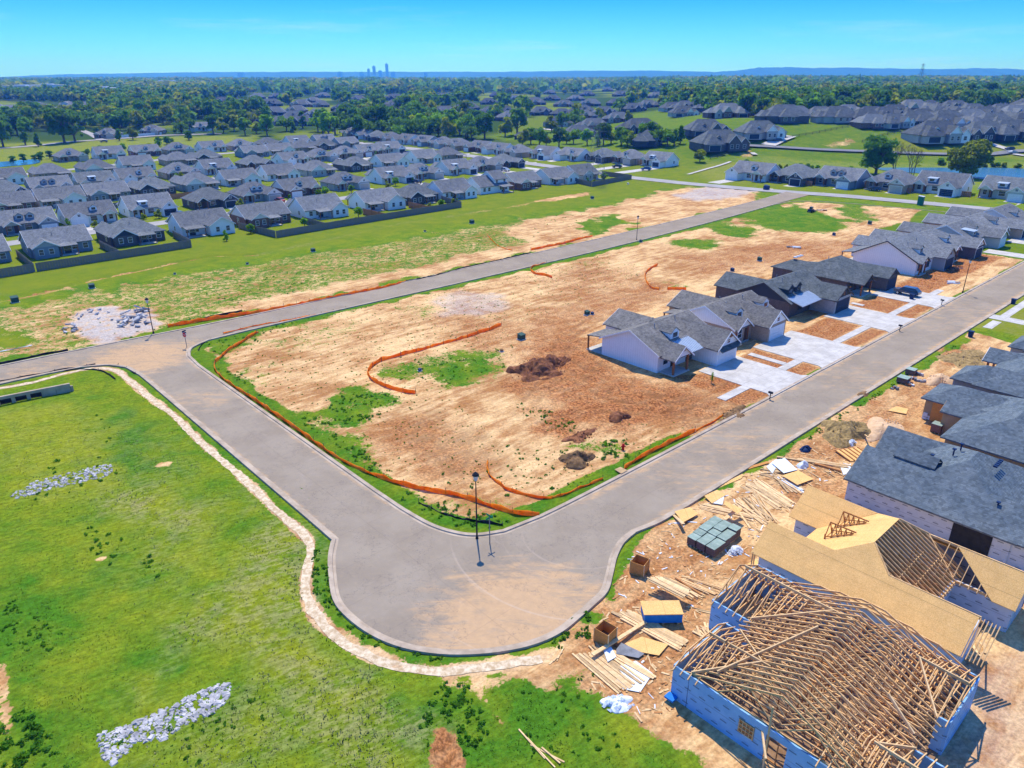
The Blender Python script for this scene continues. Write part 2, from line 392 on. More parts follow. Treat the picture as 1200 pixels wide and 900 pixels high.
ROAD=(smooth(C_LOW_L[::-1],3)+smooth(turnL[::-1],5)+smooth(B_L[::-1],4)+smooth(bulb,4)
      +smooth(abl(A_LO),4)+smooth(abl(A_UP),4)+smooth(abl(inner),5)+smooth(abl(B_R),3)+smooth(abl(turnR),5)+smooth(abl(C_LO),4)+abl([(226,81.5)])+smooth(abl(C_UP),4))
DST=[(237,30),(234,50),(230,72),(223,100),(217,130),(216,158),(219,190),(222,250),(224,330),(222,420)]
DPOLY=abl([(236.5,25),(233.5,45),(229,70),(220.5,98),(214,130),(212,158),(215,190),(218,250),(219,330),(217,425),(226,425),(229,330),(227,250),(223,190),(220,158),(222,130),(228.5,98),(237,72),(241,48),(244,25)])
NST=[([(-40,176),(0,181.5),(60,185.5),(120,191),(180,197),(216,199)],6.5),([(-40,255),(0,258),(60,267),(120,281),(180,293),(219,300)],6.5),([(20,340),(60,352),(120,372),(180,376),(219,378)],6.5)]
def inland(x,y): return T(x,y)
# --- cover, broad to narrow
depth=YY
lay['lush'][:]=.45; lay['dark'][:]=npsst(430,520,YY)*(1-npsst(.05,.25,XX/np.maximum(YY,1)))
lay['dark']=np.maximum(lay['dark'],npsst(520,600,YY)); lay['dark']*= .9*npsst(.25,.5,vnoise(XX,YY,80.0,12))
lay['mow'][:]=npsst(118,130,BB)*.9
paint(pxl([(-60,172),(60,166),(200,160),(300,158),(300,168),(200,176),(110,186),(-60,196)]),6,4,dark=0,mow=.3,lush=.25,dry=.35)
for P in ([(560,160),(640,150),(700,140),(780,128),(840,135),(900,140),(1000,135),(1200,130),(1260,150),(1260,215),(860,215),(800,186)],):
    paint(pxl(P),8,4,dark=0,lush=.75,mow=.6)
paint(pxl([(1010,178),(1050,160),(1200,160),(1260,190),(1130,182),(1010,182)]),4,2,lush=.15,mow=1,dry=.25)
paint(pxl([(990,190),(1230,190),(1260,240),(1030,206),(860,190),(860,180)]),4,2,mow=0,lush=.45,dry=.3)
paint(pxl([(840,215),(812,200),(830,190),(870,190),(880,212)]),4,2,dry=.5,lush=.2)
for P in ([(958,172),(980,163),(1008,160),(1006,168),(985,174)],[(862,180),(880,172),(892,183),(872,186)]): paint(pxl(P),3,2,dirt=.55)
for P in ([(430,114),(470,108),(450,118),(425,122)],[(420,148),(440,140),(520,136),(560,138),(520,148),(450,152)],[(605,140),(640,134),(660,144),(600,158)]): paint(pxl(P),5,4,dark=.1,lush=.6)
# lots between the far kerb of the long street and the fence
paint(abl([(-70,82),(0,81),(110,82),(205,88),(214,125),(150,118),(60,117),(10,120),(-12,117),(-30,121),(-70,130)]),3,4,dirt=.47,lush=.72)
paint(abl([(-24,84),(-11,82.5),(-8,88),(-4,100),(-10,117),(-26,112),(-28,96)]),2,3,dirt=.52)
paint(abl([(10,82),(110,83.5),(205,89.5),(206,108),(150,100),(110,93),(60,89),(10,88)]),2,2,dirt=.76)
paint(pxl([(595,266),(660,251),(720,240),(800,221),(895,226),(896,234),(690,281),(640,290)]),3,3,dirt=.8)
paint(pxl([(680,262),(720,252),(740,262),(690,276)]),2,3,dirt=.3)
paint(pxl([(20,390),(-60,370),(-60,410),(15,402)]),3,3,dirt=.05,lush=.15,mow=.8)
paint(pxl([(790,229),(830,219),(888,222),(866,232),(815,235)]),2,2,gravel=.75,dirt=.8)
paint(pxl([(84,372),(104,362),(130,360),(172,366),(180,388),(116,405)]),1.2,2.4,gravel=.8,dirt=1)
# the building block inside the corner
blk=abl([(-1.9,8),(-1.9,64),(1,70),(8,72),(60,72),(110,72.8),(160,75.7),(196,79),(210,74),(222,45),(226,0),(175,-1.4),(80,-1.4),(14,-1.2),(4,-.6),(.5,1.5)])
paint(blk,.5,.4,dirt=.77,lush=.7)
streak(abl([(200,78),(160,75),(110,72.2),(60,71.6),(20,72),(4,71.5),(-.5,68.5)]),3.2,.8,1.2,dirt=.22,lush=.75)
streak(abl([(-.5,69),(-1.4,60),(-1.4,30),(-1.4,12),(-.6,5),(1.5,1.6),(5,.3),(9,-.2),(19,-.6),(30,-.9)]),2.6,.6,.5,dirt=.03,lush=.8)
streak(abl([(30,-.7),(46,-.9)]),1.3,.5,.6,dirt=.25)
for P,v in (([(222,402),(250,392),(300,384),(345,372),(352,379),(310,392),(288,400),(268,420),(282,455),(262,440),(235,425)],.35),
            ([(262,430),(300,420),(318,450),(300,465),(280,455)],.5),
            ([(388,500),(382,480),(392,466),(420,455),(455,460),(462,475),(440,490),(420,506)],.22),
            ([(300,455),(345,482),(380,488),(420,515),(462,548),(445,562),(400,540),(330,490)],.3),([(235,398),(262,392),(300,388),(280,410),(262,425),(275,452),(300,470),(262,446),(240,425)],.15),([(455,555),(500,560),(560,578),(600,590),(580,596),(500,575)],.6),([(640,520),(700,512),(690,530),(640,545)],.85),([(300,400),(380,380),(440,372),(420,390),(330,420)],.9),
            ([(442,440),(455,425),(500,416),(560,412),(600,405),(610,430),(570,450),(520,455),(470,448)],.42),
            ([(520,430),(560,425),(600,428),(598,442),(560,452),(525,446)],.15),
            ([(600,471),(590,462),(640,478),(690,498),(680,509),(640,495)],.2),
            ([(705,520),(735,514),(742,535),(715,540)],.35),([(600,412),(620,408),(616,425),(600,428)],.2),
            ([(820,266),(840,259),(885,270),(882,281),(850,278)],.28),([(786,286),(800,277),(846,283),(840,297),(805,293)],.28),
            ([(880,246),(935,240),(995,258),(980,272),(920,272),(870,260)],.25),([(985,236),(1010,238),(1030,258),(1000,262),(980,250)],.35),
            ([(655,320),(690,305),(720,308),(690,322)],.55),([(757,334),(776,329),(800,337),(780,344)],.25),([(750,318),(770,318),(768,326)],.3),
            ([(480,360),(520,355),(530,380),(500,385)],.7)):
    paint(pxl(P),3.0,2.6,dirt=min(.62,v*.4+.22),lush=.75)
paint(pxl([(505,352),(540,342),(590,345),(600,358),(560,372),(520,368)]),1.5,1.5,gravel=.45,dirt=1)
# churned red soil
for P,v in (([(590,440),(600,405),(640,385),(690,375),(700,400),(760,440),(790,450),(880,460),(900,470),(860,488),(780,500),(720,505),(660,490),(610,470)],.75),
            ([(620,380),(680,340),(760,330),(800,345),(700,380),(640,400)],.55),([(455,490),(500,485),(560,500),(580,540),(560,565),(500,560),(470,530)],.5),
            ([(500,380),(540,368),(600,372),(620,395),(560,400)],.45),([(640,330),(700,310),(760,320),(740,345),(660,350)],.35),
            ([(800,300),(900,285),(1000,280),(1060,270),(1000,300),(900,310),(820,325)],.55),([(640,480),(700,485),(690,505),(650,500)],.9)):
    paint(pxl(P),4,3,red=v,dirt=1)
def tracks(P, n=3, w=.8, gap=1.9, v=.95):
    n=min(n,2) if gap>1.35 else n
    P=smooth(pxl(P),6)
    for k in range(n):
        o=(k-(n-1)/2)*gap; Q=[]
        for i,p in enumerate(P):
            a=Vector(P[max(i-1,0)]); b=Vector(P[min(i+1,len(P)-1)]); d=(b-a).normalized(); Q.append((p[0]-d.y*o,p[1]+d.x*o))
        streak(Q,w*.8,.3,.28,rut=v)
tracks([(620,470),(660,440),(720,465),(800,470),(850,478)],4); tracks([(640,395),(700,430),(780,462),(860,470)],4,.6)
tracks([(860,488),(800,495),(800,475),(850,470)],3); tracks([(480,470),(540,500),(590,545),(600,580)],4,.5,1.5,.5); tracks([(470,500),(520,530),(545,565)],5,.45,1.3,.6)
tracks([(560,460),(640,520),(720,540)],4,.5,1.8,.4); tracks([(500,395),(560,385),(640,360),(720,350),(790,345)],4,.6,2.2,.5)
tracks([(640,330),(700,318),(760,322),(830,300),(900,290)],3,.6,2,.5); tracks([(300,440),(360,420),(430,400),(520,375)],3,.5,2,.3); tracks([(280,400),(360,450),(440,480)],3,.4,2,.3)
tracks([(455,520),(490,505),(530,520),(560,560)],6,.4,1.0,.8); tracks([(470,480),(520,495),(560,520),(590,560)],4,.35,1.1,.7); tracks([(520,500),(555,520),(560,548),(535,560)],4,.35,.8,.8)
tracks([(700,440),(740,462),(800,468),(850,458),(870,440)],3,.6,1.8); tracks([(640,500),(700,480),(780,486),(840,494)],3,.5,1.6); tracks([(800,452),(850,470),(862,486),(838,492),(790,486)],3,.5,1.4); tracks([(700,372),(660,400),(665,425),(720,450)],3,.7,2)
tracks([(560,340),(640,350),(700,372),(780,380)],4,.5,1.8,.8); tracks([(620,330),(700,340),(790,352)],3,.5,2,.7); tracks([(780,300),(850,296),(940,290),(1040,270)],3,.7,2.2,.7); tracks([(760,320),(745,335),(775,350)],3,.5,1.6,.6)
tracks([(420,470),(480,500),(540,540),(600,570)],3,.3,2.2,.5); tracks([(600,520),(650,530),(700,545)],4,.3,1.3,.5); tracks([(500,380),(560,372),(610,355)],3,.5,1.5,.6)
tracks([(540,420),(600,440),(680,455),(740,445)],3,.6,2,.6)
# yards between drives
for P in ([(45.5,3.2),(51,3.2),(51,9),(45.5,13)],[(60.5,3.2),(65.5,3.2),(65.5,9.5),(60.5,9.5)],[(78.2,3.2),(89.5,3.2),(89.5,9.5),(78.2,9.5)],[(100.5,3.2),(110.5,3.2),(110.5,10),(100.5,10)],[(120,3),(166,3),(166,10),(120,10)],
          [(45,-.8),(51,-.8),(51,1.6),(45,1.6)],[(60.5,-.8),(65.5,-.8),(65.5,1.6),(60.5,1.6)],[(78.2,-.8),(89.5,-.8),(89.5,1.6),(78.2,1.6)],[(100.5,-.8),(110,-.8),(110,1.6),(100.5,1.6)]):
    paint(abl(P),.3,.2,dirt=.97,red=.8)
paint(abl([(166.5,-.8),(216,-.8),(216,9),(166.5,9)]),.5,.3,dirt=0,lush=.8,mow=.8)
paint(abl([(178,28),(225,28),(232,44),(214,40),(196,36),(180,38)]),1,.6,dirt=0,lush=.85,mow=.8)
for P in ([(228,60),(240,40),(262,30),(285,60),(262,125),(225,125)],): paint(abl(P),2,1,dirt=0,lush=.4,mow=1)
# south side building yards
yard=pxl([(604,782),(640,772),(668,742),(690,722),(716,690),(722,655),(742,628),(800,590),(840,567),(900,534),(985,482),(1060,436),(1140,391),(1160,392),(1260,420),(1260,980),(840,960),(822,895),(760,862),(735,838),(712,815),(690,812),(640,800),(610,795)])
paint(yard,1.2,1.2,dirt=.93,lush=.8)
streak(pxl([(650,752),(672,738),(690,722)]),1.5,.7,.8,dirt=.2); streak(pxl([(716,700),(718,665),(727,643),(748,625),(790,600)]),1.3,.6,.7,dirt=.2)
streak(pxl([(905,535),(940,512),(970,495)]),1.0,.6,.8,dirt=.35); streak(pxl([(1000,474),(1030,455),(1075,430),(1130,397)]),1.6,.6,.9,dirt=.3)
for P,v in (([(660,800),(690,790),(720,830),(700,850),(668,840)],.3),([(690,790),(760,780),(790,840),(760,850)],.75)): paint(pxl(P),1,1,dirt=v)
for P,v in (([(1110,405),(1150,405),(1165,425),(1130,432),(1100,425)],.7),([(730,640),(760,620),(830,640),(870,680),(800,700),(740,700)],.25),([(900,570),(960,540),(1000,560),(960,590)],.5),([(1120,760),(1200,780),(1200,900),(1090,900)],.15)): paint(pxl(P),2,2,red=v)
for P in ([(730,640),(760,620),(860,640),(880,680),(800,760),(760,860),(700,760)],[(880,560),(1000,480),(1100,430),(1130,470),(1000,560)]): paint(pxl(P),3,3,red=.45)
paint(pxl([(1120,770),(1210,760),(1210,910),(1090,910)]),1.5,1,dirt=1,gravel=.25)
paint(abl([(103,-9.9),(160,-9.9),(160,-20),(104,-20)]),.4,.2,dirt=0,lush=.15,mow=1,dry=.5)
# big grass basin bottom left: mown tone patches, bare spots, dark growth
for P,k in (([(0,480),(90,470),(150,480),(230,560),(300,640),(300,700),(200,680),(100,600),(0,590)],dict(lush=.2,dry=.15)),
            ([(0,500),(80,480),(110,540),(60,580),(0,580)],dict(lush=.08,dry=.1)),
            ([(110,500),(150,480),(190,540),(170,570),(130,560)],dict(lush=.9)),([(180,540),(230,540),(280,600),(300,650),(260,640)],dict(lush=.55)),
            ([(60,600),(110,590),(170,650),(180,680),(130,680)],dict(lush=.75,dry=.1)),([(130,580),(170,570),(230,620),(190,650)],dict(dry=.65,lush=.3)),
            ([(200,700),(340,640),(360,740),(300,780),(230,760)],dict(lush=.3,dry=.45)),([(0,690),(60,690),(70,760),(20,770),(0,760)],dict(lush=.95)),
            ([(280,560),(330,610),(358,660),(352,700),(310,650)],dict(dry=.55,lush=.35)),([(330,760),(420,790),(480,850),(400,900),(320,860)],dict(dry=.5,lush=.4)),
            ([(480,800),(560,795),(640,800),(690,830),(720,900),(560,900),(500,850)],dict(lush=.95)),([(0,800),(60,830),(110,900),(0,900)],dict(lush=.9)),
            ([(140,760),(230,770),(240,800),(160,830)],dict(lush=.7)),([(150,840),(270,800),(330,850),(260,900),(170,900)],dict(lush=.55,dry=.3)),
            ([(600,810),(660,800),(720,860),(770,900),(640,900)],dict(lush=.8))):
    paint(pxl(P),2.5,3,**k)
streak(pxl([(600,790),(585,800),(560,810),(575,835),(600,855),(625,885)]),.6,.5,.6,dirt=.6)
streak(pxl([(560,798),(548,805),(520,800)]),1.2,.6,.8,dirt=.6)
streak(pxl([(2,782),(6,840),(10,880)]),.5,.3,.3,dirt=.75,lush=.5)
for q in ((191,546),(118,655)): 
    p=G(*q); paint([(p.x-.6,p.y-.5),(p.x+.6,p.y-.4),(p.x+.5,p.y+.6),(p.x-.5,p.y+.4)],.4,.4,dirt=.8)
gul=pxl([(511,905),(513,876),(520,860),(530,866),(536,905)]); paint(gul,.6,.9,dirt=.7,red=.6)
# verge left of the side street, between worn footpath and kerb
PATH=smooth(pxl([(-70,463),(0,455),(40,448),(75,438),(108,432),(135,434),(152,446),(178,468),(205,488),(237,520),(266,544),(297,572),(322,597),(345,616),(362,635),(363,655),(359,682),(360,700),(366,714),(385,739),(417,761),(462,779),(512,786),(550,784),(600,778),(640,771)]),5)
i=near(PATH,9); v=sdf_line(PATH,XX[i],YY[i]); 
verge=pxl([(135,429),(160,436),(190,464),(219,488),(300,556),(360,610),(378,622),(388,650),(392,700),(410,726),(440,746),(475,760),(517,766),(600,762),(600,775),(550,782),(512,784),(462,776),(417,759),(385,737),(366,712),(361,690),(364,640),(345,614),(297,570),(237,518),(178,466),(150,442)])
paint(verge,.6,.5,lush=.85,dirt=.08)
paint(pxl([(385,737),(372,722),(390,728),(440,752),(475,766),(517,770),(600,766),(640,760),(640,772),(550,784),(462,778)]),.7,.9,dirt=.62)
streak(PATH,1.1,.4,.3,dirt=.93,gravel=.2)
# trench line across the mown strip
TRENCH=pxl([(-40,360),(0,353),(60,340),(110,328),(160,318),(210,307),(250,300),(300,299)]); streak(TRENCH,.9,.4,.5,dirt=.85,red=.6)
streak(pxl([(-60,362),(0,354),(80,338)]),2.2,.8,.8,dirt=.55)
streak(pxl([(560,249),(600,242),(650,232),(690,226)]),3,1,1.5,dirt=.5,red=.2); streak(pxl([(300,300),(380,282),(470,262),(560,249)]),1.2,1,1,dry=.8)
paint(pxl([(620,236),(650,231),(690,225),(690,229),(650,236)]),1,1,dirt=.75)
# height
ZZ=np.array([0.0]*len(XX)); wr=npsst(.05,.3,XX/np.maximum(YY,1))
ZZ=15*npsst(345,470,YY)*wr+8*npsst(450,900,YY)*(1-wr)
nearf=1-npsst(150,300,YY)
dz=lay['dirt']*((vnoise(XX,YY,6,1)-.5)*.22+(vnoise(XX,YY,2.2,2)-.5)*.16+(vnoise(XX,YY,.95,4)-.5)*.12*(.5+lay['red']*2.4))-lay['red']*.12
dz+=(1-lay['dirt'])*((vnoise(XX,YY,9,6)-.5)*.3+(vnoise(XX,YY,1.3,7)-.5)*.1)*(1-lay['mow'])
dz-=lay['rut']*.16; dz*=nearf
i=near(PATH,3); dz[i]-=.12*(1-npsst(.3,1.1,sdf_line(PATH,XX[i],YY[i])))
i=near(TRENCH,3); dz[i]-=.35*(1-npsst(.2,.9,sdf_line(TRENCH,XX[i],YY[i])))
i=near(gul,4); s=sdf_poly(gul,XX[i],YY[i]); dz[i]-=1.0*(1-npsst(-1.0,.3,s))*(.4+1.2*vnoise(XX[i]*2.2-YY[i]*.4,YY[i]*.5,1.2,9))
flat=np.ones(len(XX)); drop=np.zeros(len(XX))
def keep_flat(P, pad, fall, dep):
    i=near(P,pad+fall+1); s=sdf_poly(P,XX[i],YY[i]); f=npsst(pad,pad+fall,s); flat[i]=np.minimum(flat[i],f)
    drop[i]=np.minimum(drop[i], -dep*(1-npsst(.0,.45,s-.25)))
keep_flat(ROAD,.4,2.0,.18); keep_flat(DPOLY,.5,3,.25)
YARDS=[(45,61,9,27),(63.5,77.5,9,27),(83,99,9,28),(106,120,9,28),(131,147,9,27),(149,216,6,28),(-3,13,-40,-21),(14,28,-40,-20),(31,47,-40,-20),(48,66,-40,-19)]
for a0,a1,b0,b1 in YARDS: keep_flat(abl([(a0,b0),(a1,b0),(a1,b1),(a0,b1)]),0,2,0)
keep_flat(abl([(42,-2),(122,-2),(122,10),(42,10)]),0,.8,0)
ZZ+=dz*flat+drop+.06*flat*nearf
def gz(x,y):                                                  # ground height under a point
    i=int(np.searchsorted(GX,x)); j=int(np.searchsorted(GY,y)); i=min(max(i,1),NX-1); j=min(max(j,1),NY-1)
    fx=(x-GX[i-1])/(GX[i]-GX[i-1]); fy=(y-GY[j-1])/(GY[j]-GY[j-1]); q=lambda b,a:ZZ[b*NX+a]
    return float((q(j-1,i-1)*(1-fx)+q(j-1,i)*fx)*(1-fy)+(q(j,i-1)*(1-fx)+q(j,i)*fx)*fy)
def at(x,y,dz=0.0): p=G(x,y); return Vector((p.x,p.y,gz(p.x,p.y)+dz))
def on(a,b,dz=0.0): p=W(a,b); return Vector((p.x,p.y,gz(p.x,p.y)+dz))
me=bpy.data.meshes.new('ground'); n=NX*NY
me.vertices.add(n); me.vertices.foreach_set('co',np.stack([XX,YY,ZZ],1).ravel())
jj,ii=np.meshgrid(np.arange(NY-1),np.arange(NX-1),indexing='ij'); k=(jj*NX+ii).ravel()
q=np.stack([k,k+1,k+NX+1,k+NX],1).ravel().astype(np.int32)
me.loops.add(len(q)); me.loops.foreach_set('vertex_index',q); me.polygons.add(len(q)//4)
me.polygons.foreach_set('loop_start',np.arange(0,len(q),4,dtype=np.int32)); me.polygons.foreach_set('use_smooth',np.ones(len(q)//4,bool)); me.update(calc_edges=True)
for nm,ks in (('cover',('dirt','lush','red','gravel')),('tone',('mow','dark','dry','rut'))):
    at_=me.attributes.new(nm,'FLOAT_COLOR','POINT'); d=np.ones((n,4)); 
    for c,kk in enumerate(ks): d[:,c]=lay[kk]
    at_.data.foreach_set('color',d.ravel())
t=NT('ground_cover'); P=t.world()
c1=t.node('ShaderNodeAttribute',attribute_name='cover'); c2=t.node('ShaderNodeAttribute',attribute_name='tone')
dirt,lush,red=t.sep(c1.outputs['Color']); grav=c1.outputs['Alpha']; mow,dark,dry=t.sep(c2.outputs['Color']); rut=c2.outputs['Alpha']
n0=t.noise(P,.09,4,.6); n1=t.noise(P,.55,6,.68); n2=t.noise(P,3.2,5,.7); n3=t.noise(P,.22,5,.62,.6); n4=t.noise(P,9,3,.7)
px_=t.sep(P); ps=t.comb(t.math('ADD',t.math('MULTIPLY',px_[0],.35),t.math('MULTIPLY',px_[1],.2)),t.math('SUBTRACT',px_[1],t.math('MULTIPLY',px_[0],.55)),0.0)
n5=t.noise(ps,2.4,4,.7)
# grass
gl=t.math('ADD',lush,t.math('MULTIPLY',t.math('SUBTRACT',n3,.5),2.0)); gl=t.math('ADD',gl,t.math('MULTIPLY',t.math('SUBTRACT',n1,.5),.7),clamp=True)
gcol=t.mix(gl,(.21,.245,.016),(.06,.165,.012))
gcol=t.mix(t.math('MULTIPLY',dry,t.step(t.math('ADD',n1,t.math('MULTIPLY',t.math('SUBTRACT',n5,.5),.9)),.4,.62)),gcol,(.3,.26,.13))
tex=t.math('MULTIPLY_ADD',t.step(n2,.3,.7),.4,.8); tex=t.math('MULTIPLY',tex,t.math('MULTIPLY_ADD',t.step(n5,.35,.65),.36,.82))
texm=t.math('ADD',t.math('MULTIPLY',tex,t.math('SUBTRACT',1.0,t.math('MULTIPLY',mow,.75))),t.math('MULTIPLY',mow,.75))
gcol=t.mix(1.0,gcol,t.comb(texm,texm,texm),'MULTIPLY')
gcol=t.mix(mow,gcol,t.mix(.5,gcol,(.165,.185,.015)))
gcol=t.mix(dark,gcol,(.03,.07,.015))
# bare soil
ca,sa=math.cos(TH),math.sin(TH); qx=t.math('SUBTRACT',px_[0],OX); qy=t.math('SUBTRACT',px_[1],OY)
ga=t.math('ADD',t.math('MULTIPLY',qx,ca),t.math('MULTIPLY',qy,sa)); gb=t.math('SUBTRACT',t.math('MULTIPLY',qy,ca),t.math('MULTIPLY',qx,sa))
n6=t.noise(t.comb(t.math('MULTIPLY',ga,.22),t.math('MULTIPLY',gb,1.1),0.0),.7,5,.7,.4)
ft=t.math('ADD',t.math('MULTIPLY',n0,.75),t.math('ADD',t.math('MULTIPLY',n1,.4),t.math('MULTIPLY',n6,.75)))
dcol=t.mix(t.step(ft,.76,1.12),(.4,.19,.07),(.8,.54,.26)); dcol=t.mix(t.math('MULTIPLY',t.step(n6,.58,.7),.4),dcol,(.88,.66,.38))
dcol=t.mix(t.math('MULTIPLY',t.step(n5,.48,.68),.35),dcol,(.34,.19,.09))
rm=t.math('MULTIPLY',t.math('MULTIPLY',red,1.35),t.math('MULTIPLY_ADD',t.step(n1,.3,.65),-.3,1.0),clamp=True)
dcol=t.mix(rm,dcol,t.mix(t.step(n2,.4,.6),(.19,.068,.026),(.48,.195,.07)))
dk=t.math('MULTIPLY_ADD',t.step(n2,.3,.7),.42,.72); dcol=t.mix(1.0,dcol,t.comb(dk,dk,dk),'MULTIPLY')
rk=t.math('MULTIPLY',rut,t.step(n2,.25,.6)); dcol=t.mix(t.math('MULTIPLY',rk,t.math('MULTIPLY',t.step(n1,.38,.6),.8)),dcol,(.17,.072,.03))
sp=t.step(n4,.62,.7); dcol=t.mix(t.math('MULTIPLY',sp,.35),dcol,(.2,.12,.06))
gvc=t.mix(t.step(n2,.35,.65),(.3,.3,.31),(.54,.52,.5)); dcol=t.mix(t.math('MULTIPLY',grav,t.step(n1,.25,.55)),dcol,gvc)
cov=t.math('ADD',t.math('MULTIPLY',n1,.34),t.math('ADD',t.math('MULTIPLY',n2,.4),t.math('MULTIPLY',t.noise(P,1.4,4,.7),.26)))
cov=t.math('MULTIPLY_ADD',t.math('SUBTRACT',cov,.5),3.0,.5)
dm=t.step(t.math('SUBTRACT',t.math('MULTIPLY_ADD',dirt,1.5,-.25),cov),-.1,.1)
dm=t.math('MULTIPLY',dm,t.step(dirt,.01,.1))
fin=t.mix(dm,gcol,dcol)
hb=t.math('ADD',t.math('MULTIPLY',n2,1.0),t.math('MULTIPLY',n4,.5)); hb=t.math('MULTIPLY',hb,t.math('SUBTRACT',1.0,t.math('MULTIPLY',mow,.7)))
t.bump(hb,.5,.12); t.col(fin,.95); t.b.inputs['Specular IOR Level'].default_value=0.0
me.materials.append(t.mat)
gro=bpy.data.objects.new('ground',me); C.objects.link(gro); structure(gro)

# ------------------------------------------------------------------ roads, kerbs, paths, drives
from mathutils.geometry import tessellate_polygon
def sheet(name, P, z, mat, follow=False):
    bm=bmesh.new(); vs=[Vector((p[0],p[1],z+(T(p[0],p[1]) if follow else 0))) for p in P]
    bv=[bm.verts.new(v) for v in vs]
    for tri in tessellate_polygon([vs]): 
        try: bm.faces.new([bv[i] for i in tri])
        except ValueError: pass
    bmesh.ops.recalc_face_normals(bm,faces=bm.faces)
    for f in bm.faces:
        if f.normal.z<0: f.normal_flip()
    me=bpy.data.meshes.new(name); bm.to_mesh(me); bm.free(); me.materials.append(mat)
    o=bpy.data.objects.new(name,me); C.objects.link(o); return structure(o)
def strip(name, P, w, z, mat, follow=True, mb=None):
    Q=[]
    for a,b in zip(P[:-1],P[1:]):
        a,b=Vector(a[:2]),Vector(b[:2]); m=max(1,int((b-a).length/4))
        for k in range(m): Q.append(a.lerp(b,k/m))
    Q.append(Vector(P[-1][:2])); mb_=mb or MB(); o=len(mb_.v)
    for i,p in enumerate(Q):
        d=(Q[min(i+1,len(Q)-1)]-Q[max(i-1,0)]).normalized(); nn=Vector((-d.y,d.x))*w/2
        for s in (p+nn,p-nn): mb_.v.append((s.x,s.y,z+(max(gz(s.x,s.y),gz(p.x,p.y)) if follow else 0)))
    for i in range(len(Q)-1): mb_.f.append((o+2*i,o+2*i+1,o+2*i+3,o+2*i+2)); mb_.m.append(0)
    if mb is None: return structure(mb_.build(name,mat))
t=NT('road_surface'); P=t.world(); 
x,y,z=t.sep(P); ca,sa=math.cos(TH),math.sin(TH)
xx=t.math('SUBTRACT',x,OX); yy=t.math('SUBTRACT',y,OY)
ra=t.math('ADD',t.math('MULTIPLY',xx,ca),t.math('MULTIPLY',yy,sa)); rb=t.math('SUBTRACT',t.math('MULTIPLY',yy,ca),t.math('MULTIPLY',xx,sa))
n1=t.noise(P,.16,5,.65); n2=t.noise(P,1.6,5,.7); n3=t.noise(t.comb(t.math('MULTIPLY',ra,.25),t.math('MULTIPLY',rb,1.6),0.0),.8,4,.7); n4=t.noise(t.comb(t.math('MULTIPLY',ra,1.6),t.math('MULTIPLY',rb,.25),0.0),.8,4,.7)
base=t.mix(t.step(n1,.35,.65),(.268,.222,.168),(.318,.268,.205)); base=t.mix(t.math('MULTIPLY',t.step(n2,.45,.75),.3),base,(.38,.295,.2))
def spot(cx,cy,r0,r1):
    d=t.math('SQRT',t.math('ADD',t.math('POWER',t.math('SUBTRACT',x,cx),2.0),t.math('POWER',t.math('SUBTRACT',y,cy),2.0))); return t.math('SUBTRACT',1.0,t.step(d,r0,r1))
dust=None
for (qx,qy,r0,r1,v) in ((160,420,2,13,1.0),(200,412,1,10,.8),(235,470,1,9,.45),(610,728,2,13,1.0),(540,748,1,6,.7),(645,722,1,7,.9),(700,700,1,4,.7),(800,555,2,8,.4),(860,520,2,14,.4),(1000,440,3,20,.35),(1120,370,5,30,.35),(60,438,3,14,.5),(440,560,.5,4,.25)):
    g=G(qx,qy); s=t.math('MULTIPLY',spot(g.x,g.y,r0,r1),v); dust=s if dust is None else t.math('MAXIMUM',dust,s)
edgeA=t.math('MULTIPLY',t.math('SUBTRACT',1.0,t.step(rb,0,3)),t.math('MULTIPLY',t.step(t.math('ABSOLUTE',t.math('ADD',rb,5.8)),2.2,3.9),t.step(ra,6,16))); edgeB=t.math('MULTIPLY',t.math('SUBTRACT',1.0,t.step(ra,-1,1)),t.math('MULTIPLY',t.step(t.math('ABSOLUTE',t.math('ADD',ra,6.2)),2.5,3.7),t.math('MULTIPLY',t.step(rb,6,12),t.math('SUBTRACT',1.0,t.step(rb,64,70)))))
dust=t.math('MAXIMUM',dust,t.math('MULTIPLY',t.math('MAXIMUM',edgeA,edgeB),.74))
nx=t.noise(t.comb(t.math('MULTIPLY',x,.3),t.math('MULTIPLY',y,1.1),0.0),1.0,5,.7,.5)
dust=t.math('ADD',dust,t.math('MULTIPLY',t.math('SUBTRACT',nx,.5),t.math('MULTIPLY',t.step(dust,.05,.5),2.2)))
dm=t.step(t.math('ADD',dust,t.math('MULTIPLY',t.math('SUBTRACT',t.math('ADD',t.math('MULTIPLY',n1,.5),t.math('MULTIPLY',t.math('MINIMUM',n3,n4),.6)),.5),1.3)),.25,1.0)
dm=t.math('MULTIPLY',dm,t.math('MULTIPLY_ADD',n2,.6,.55),clamp=True)
base=t.mix(dm,base,t.mix(n2,(.46,.29,.15),(.58,.39,.22)))
streaks=t.math('MULTIPLY',t.step(t.math('MAXIMUM',n3,n4),.6,.8),.22); base=t.mix(streaks,base,(.52,.46,.4))
ck=t.math('LESS_THAN',t.math('ABSOLUTE',t.math('SUBTRACT',t.noise(P,.12,6,.75),.5)),.0035); base=t.mix(t.math('MULTIPLY',ck,.4),base,(.14,.12,.11))
def jl(v,per): return t.math('LESS_THAN',t.math('FRACT',t.math('MULTIPLY',v,1/per)),.05/per)
inA=t.math('MULTIPLY',t.step(ra,8,9),t.math('SUBTRACT',1.0,t.step(rb,1,2))); inB=t.math('SUBTRACT',1.0,t.step(ra,-3,-2))
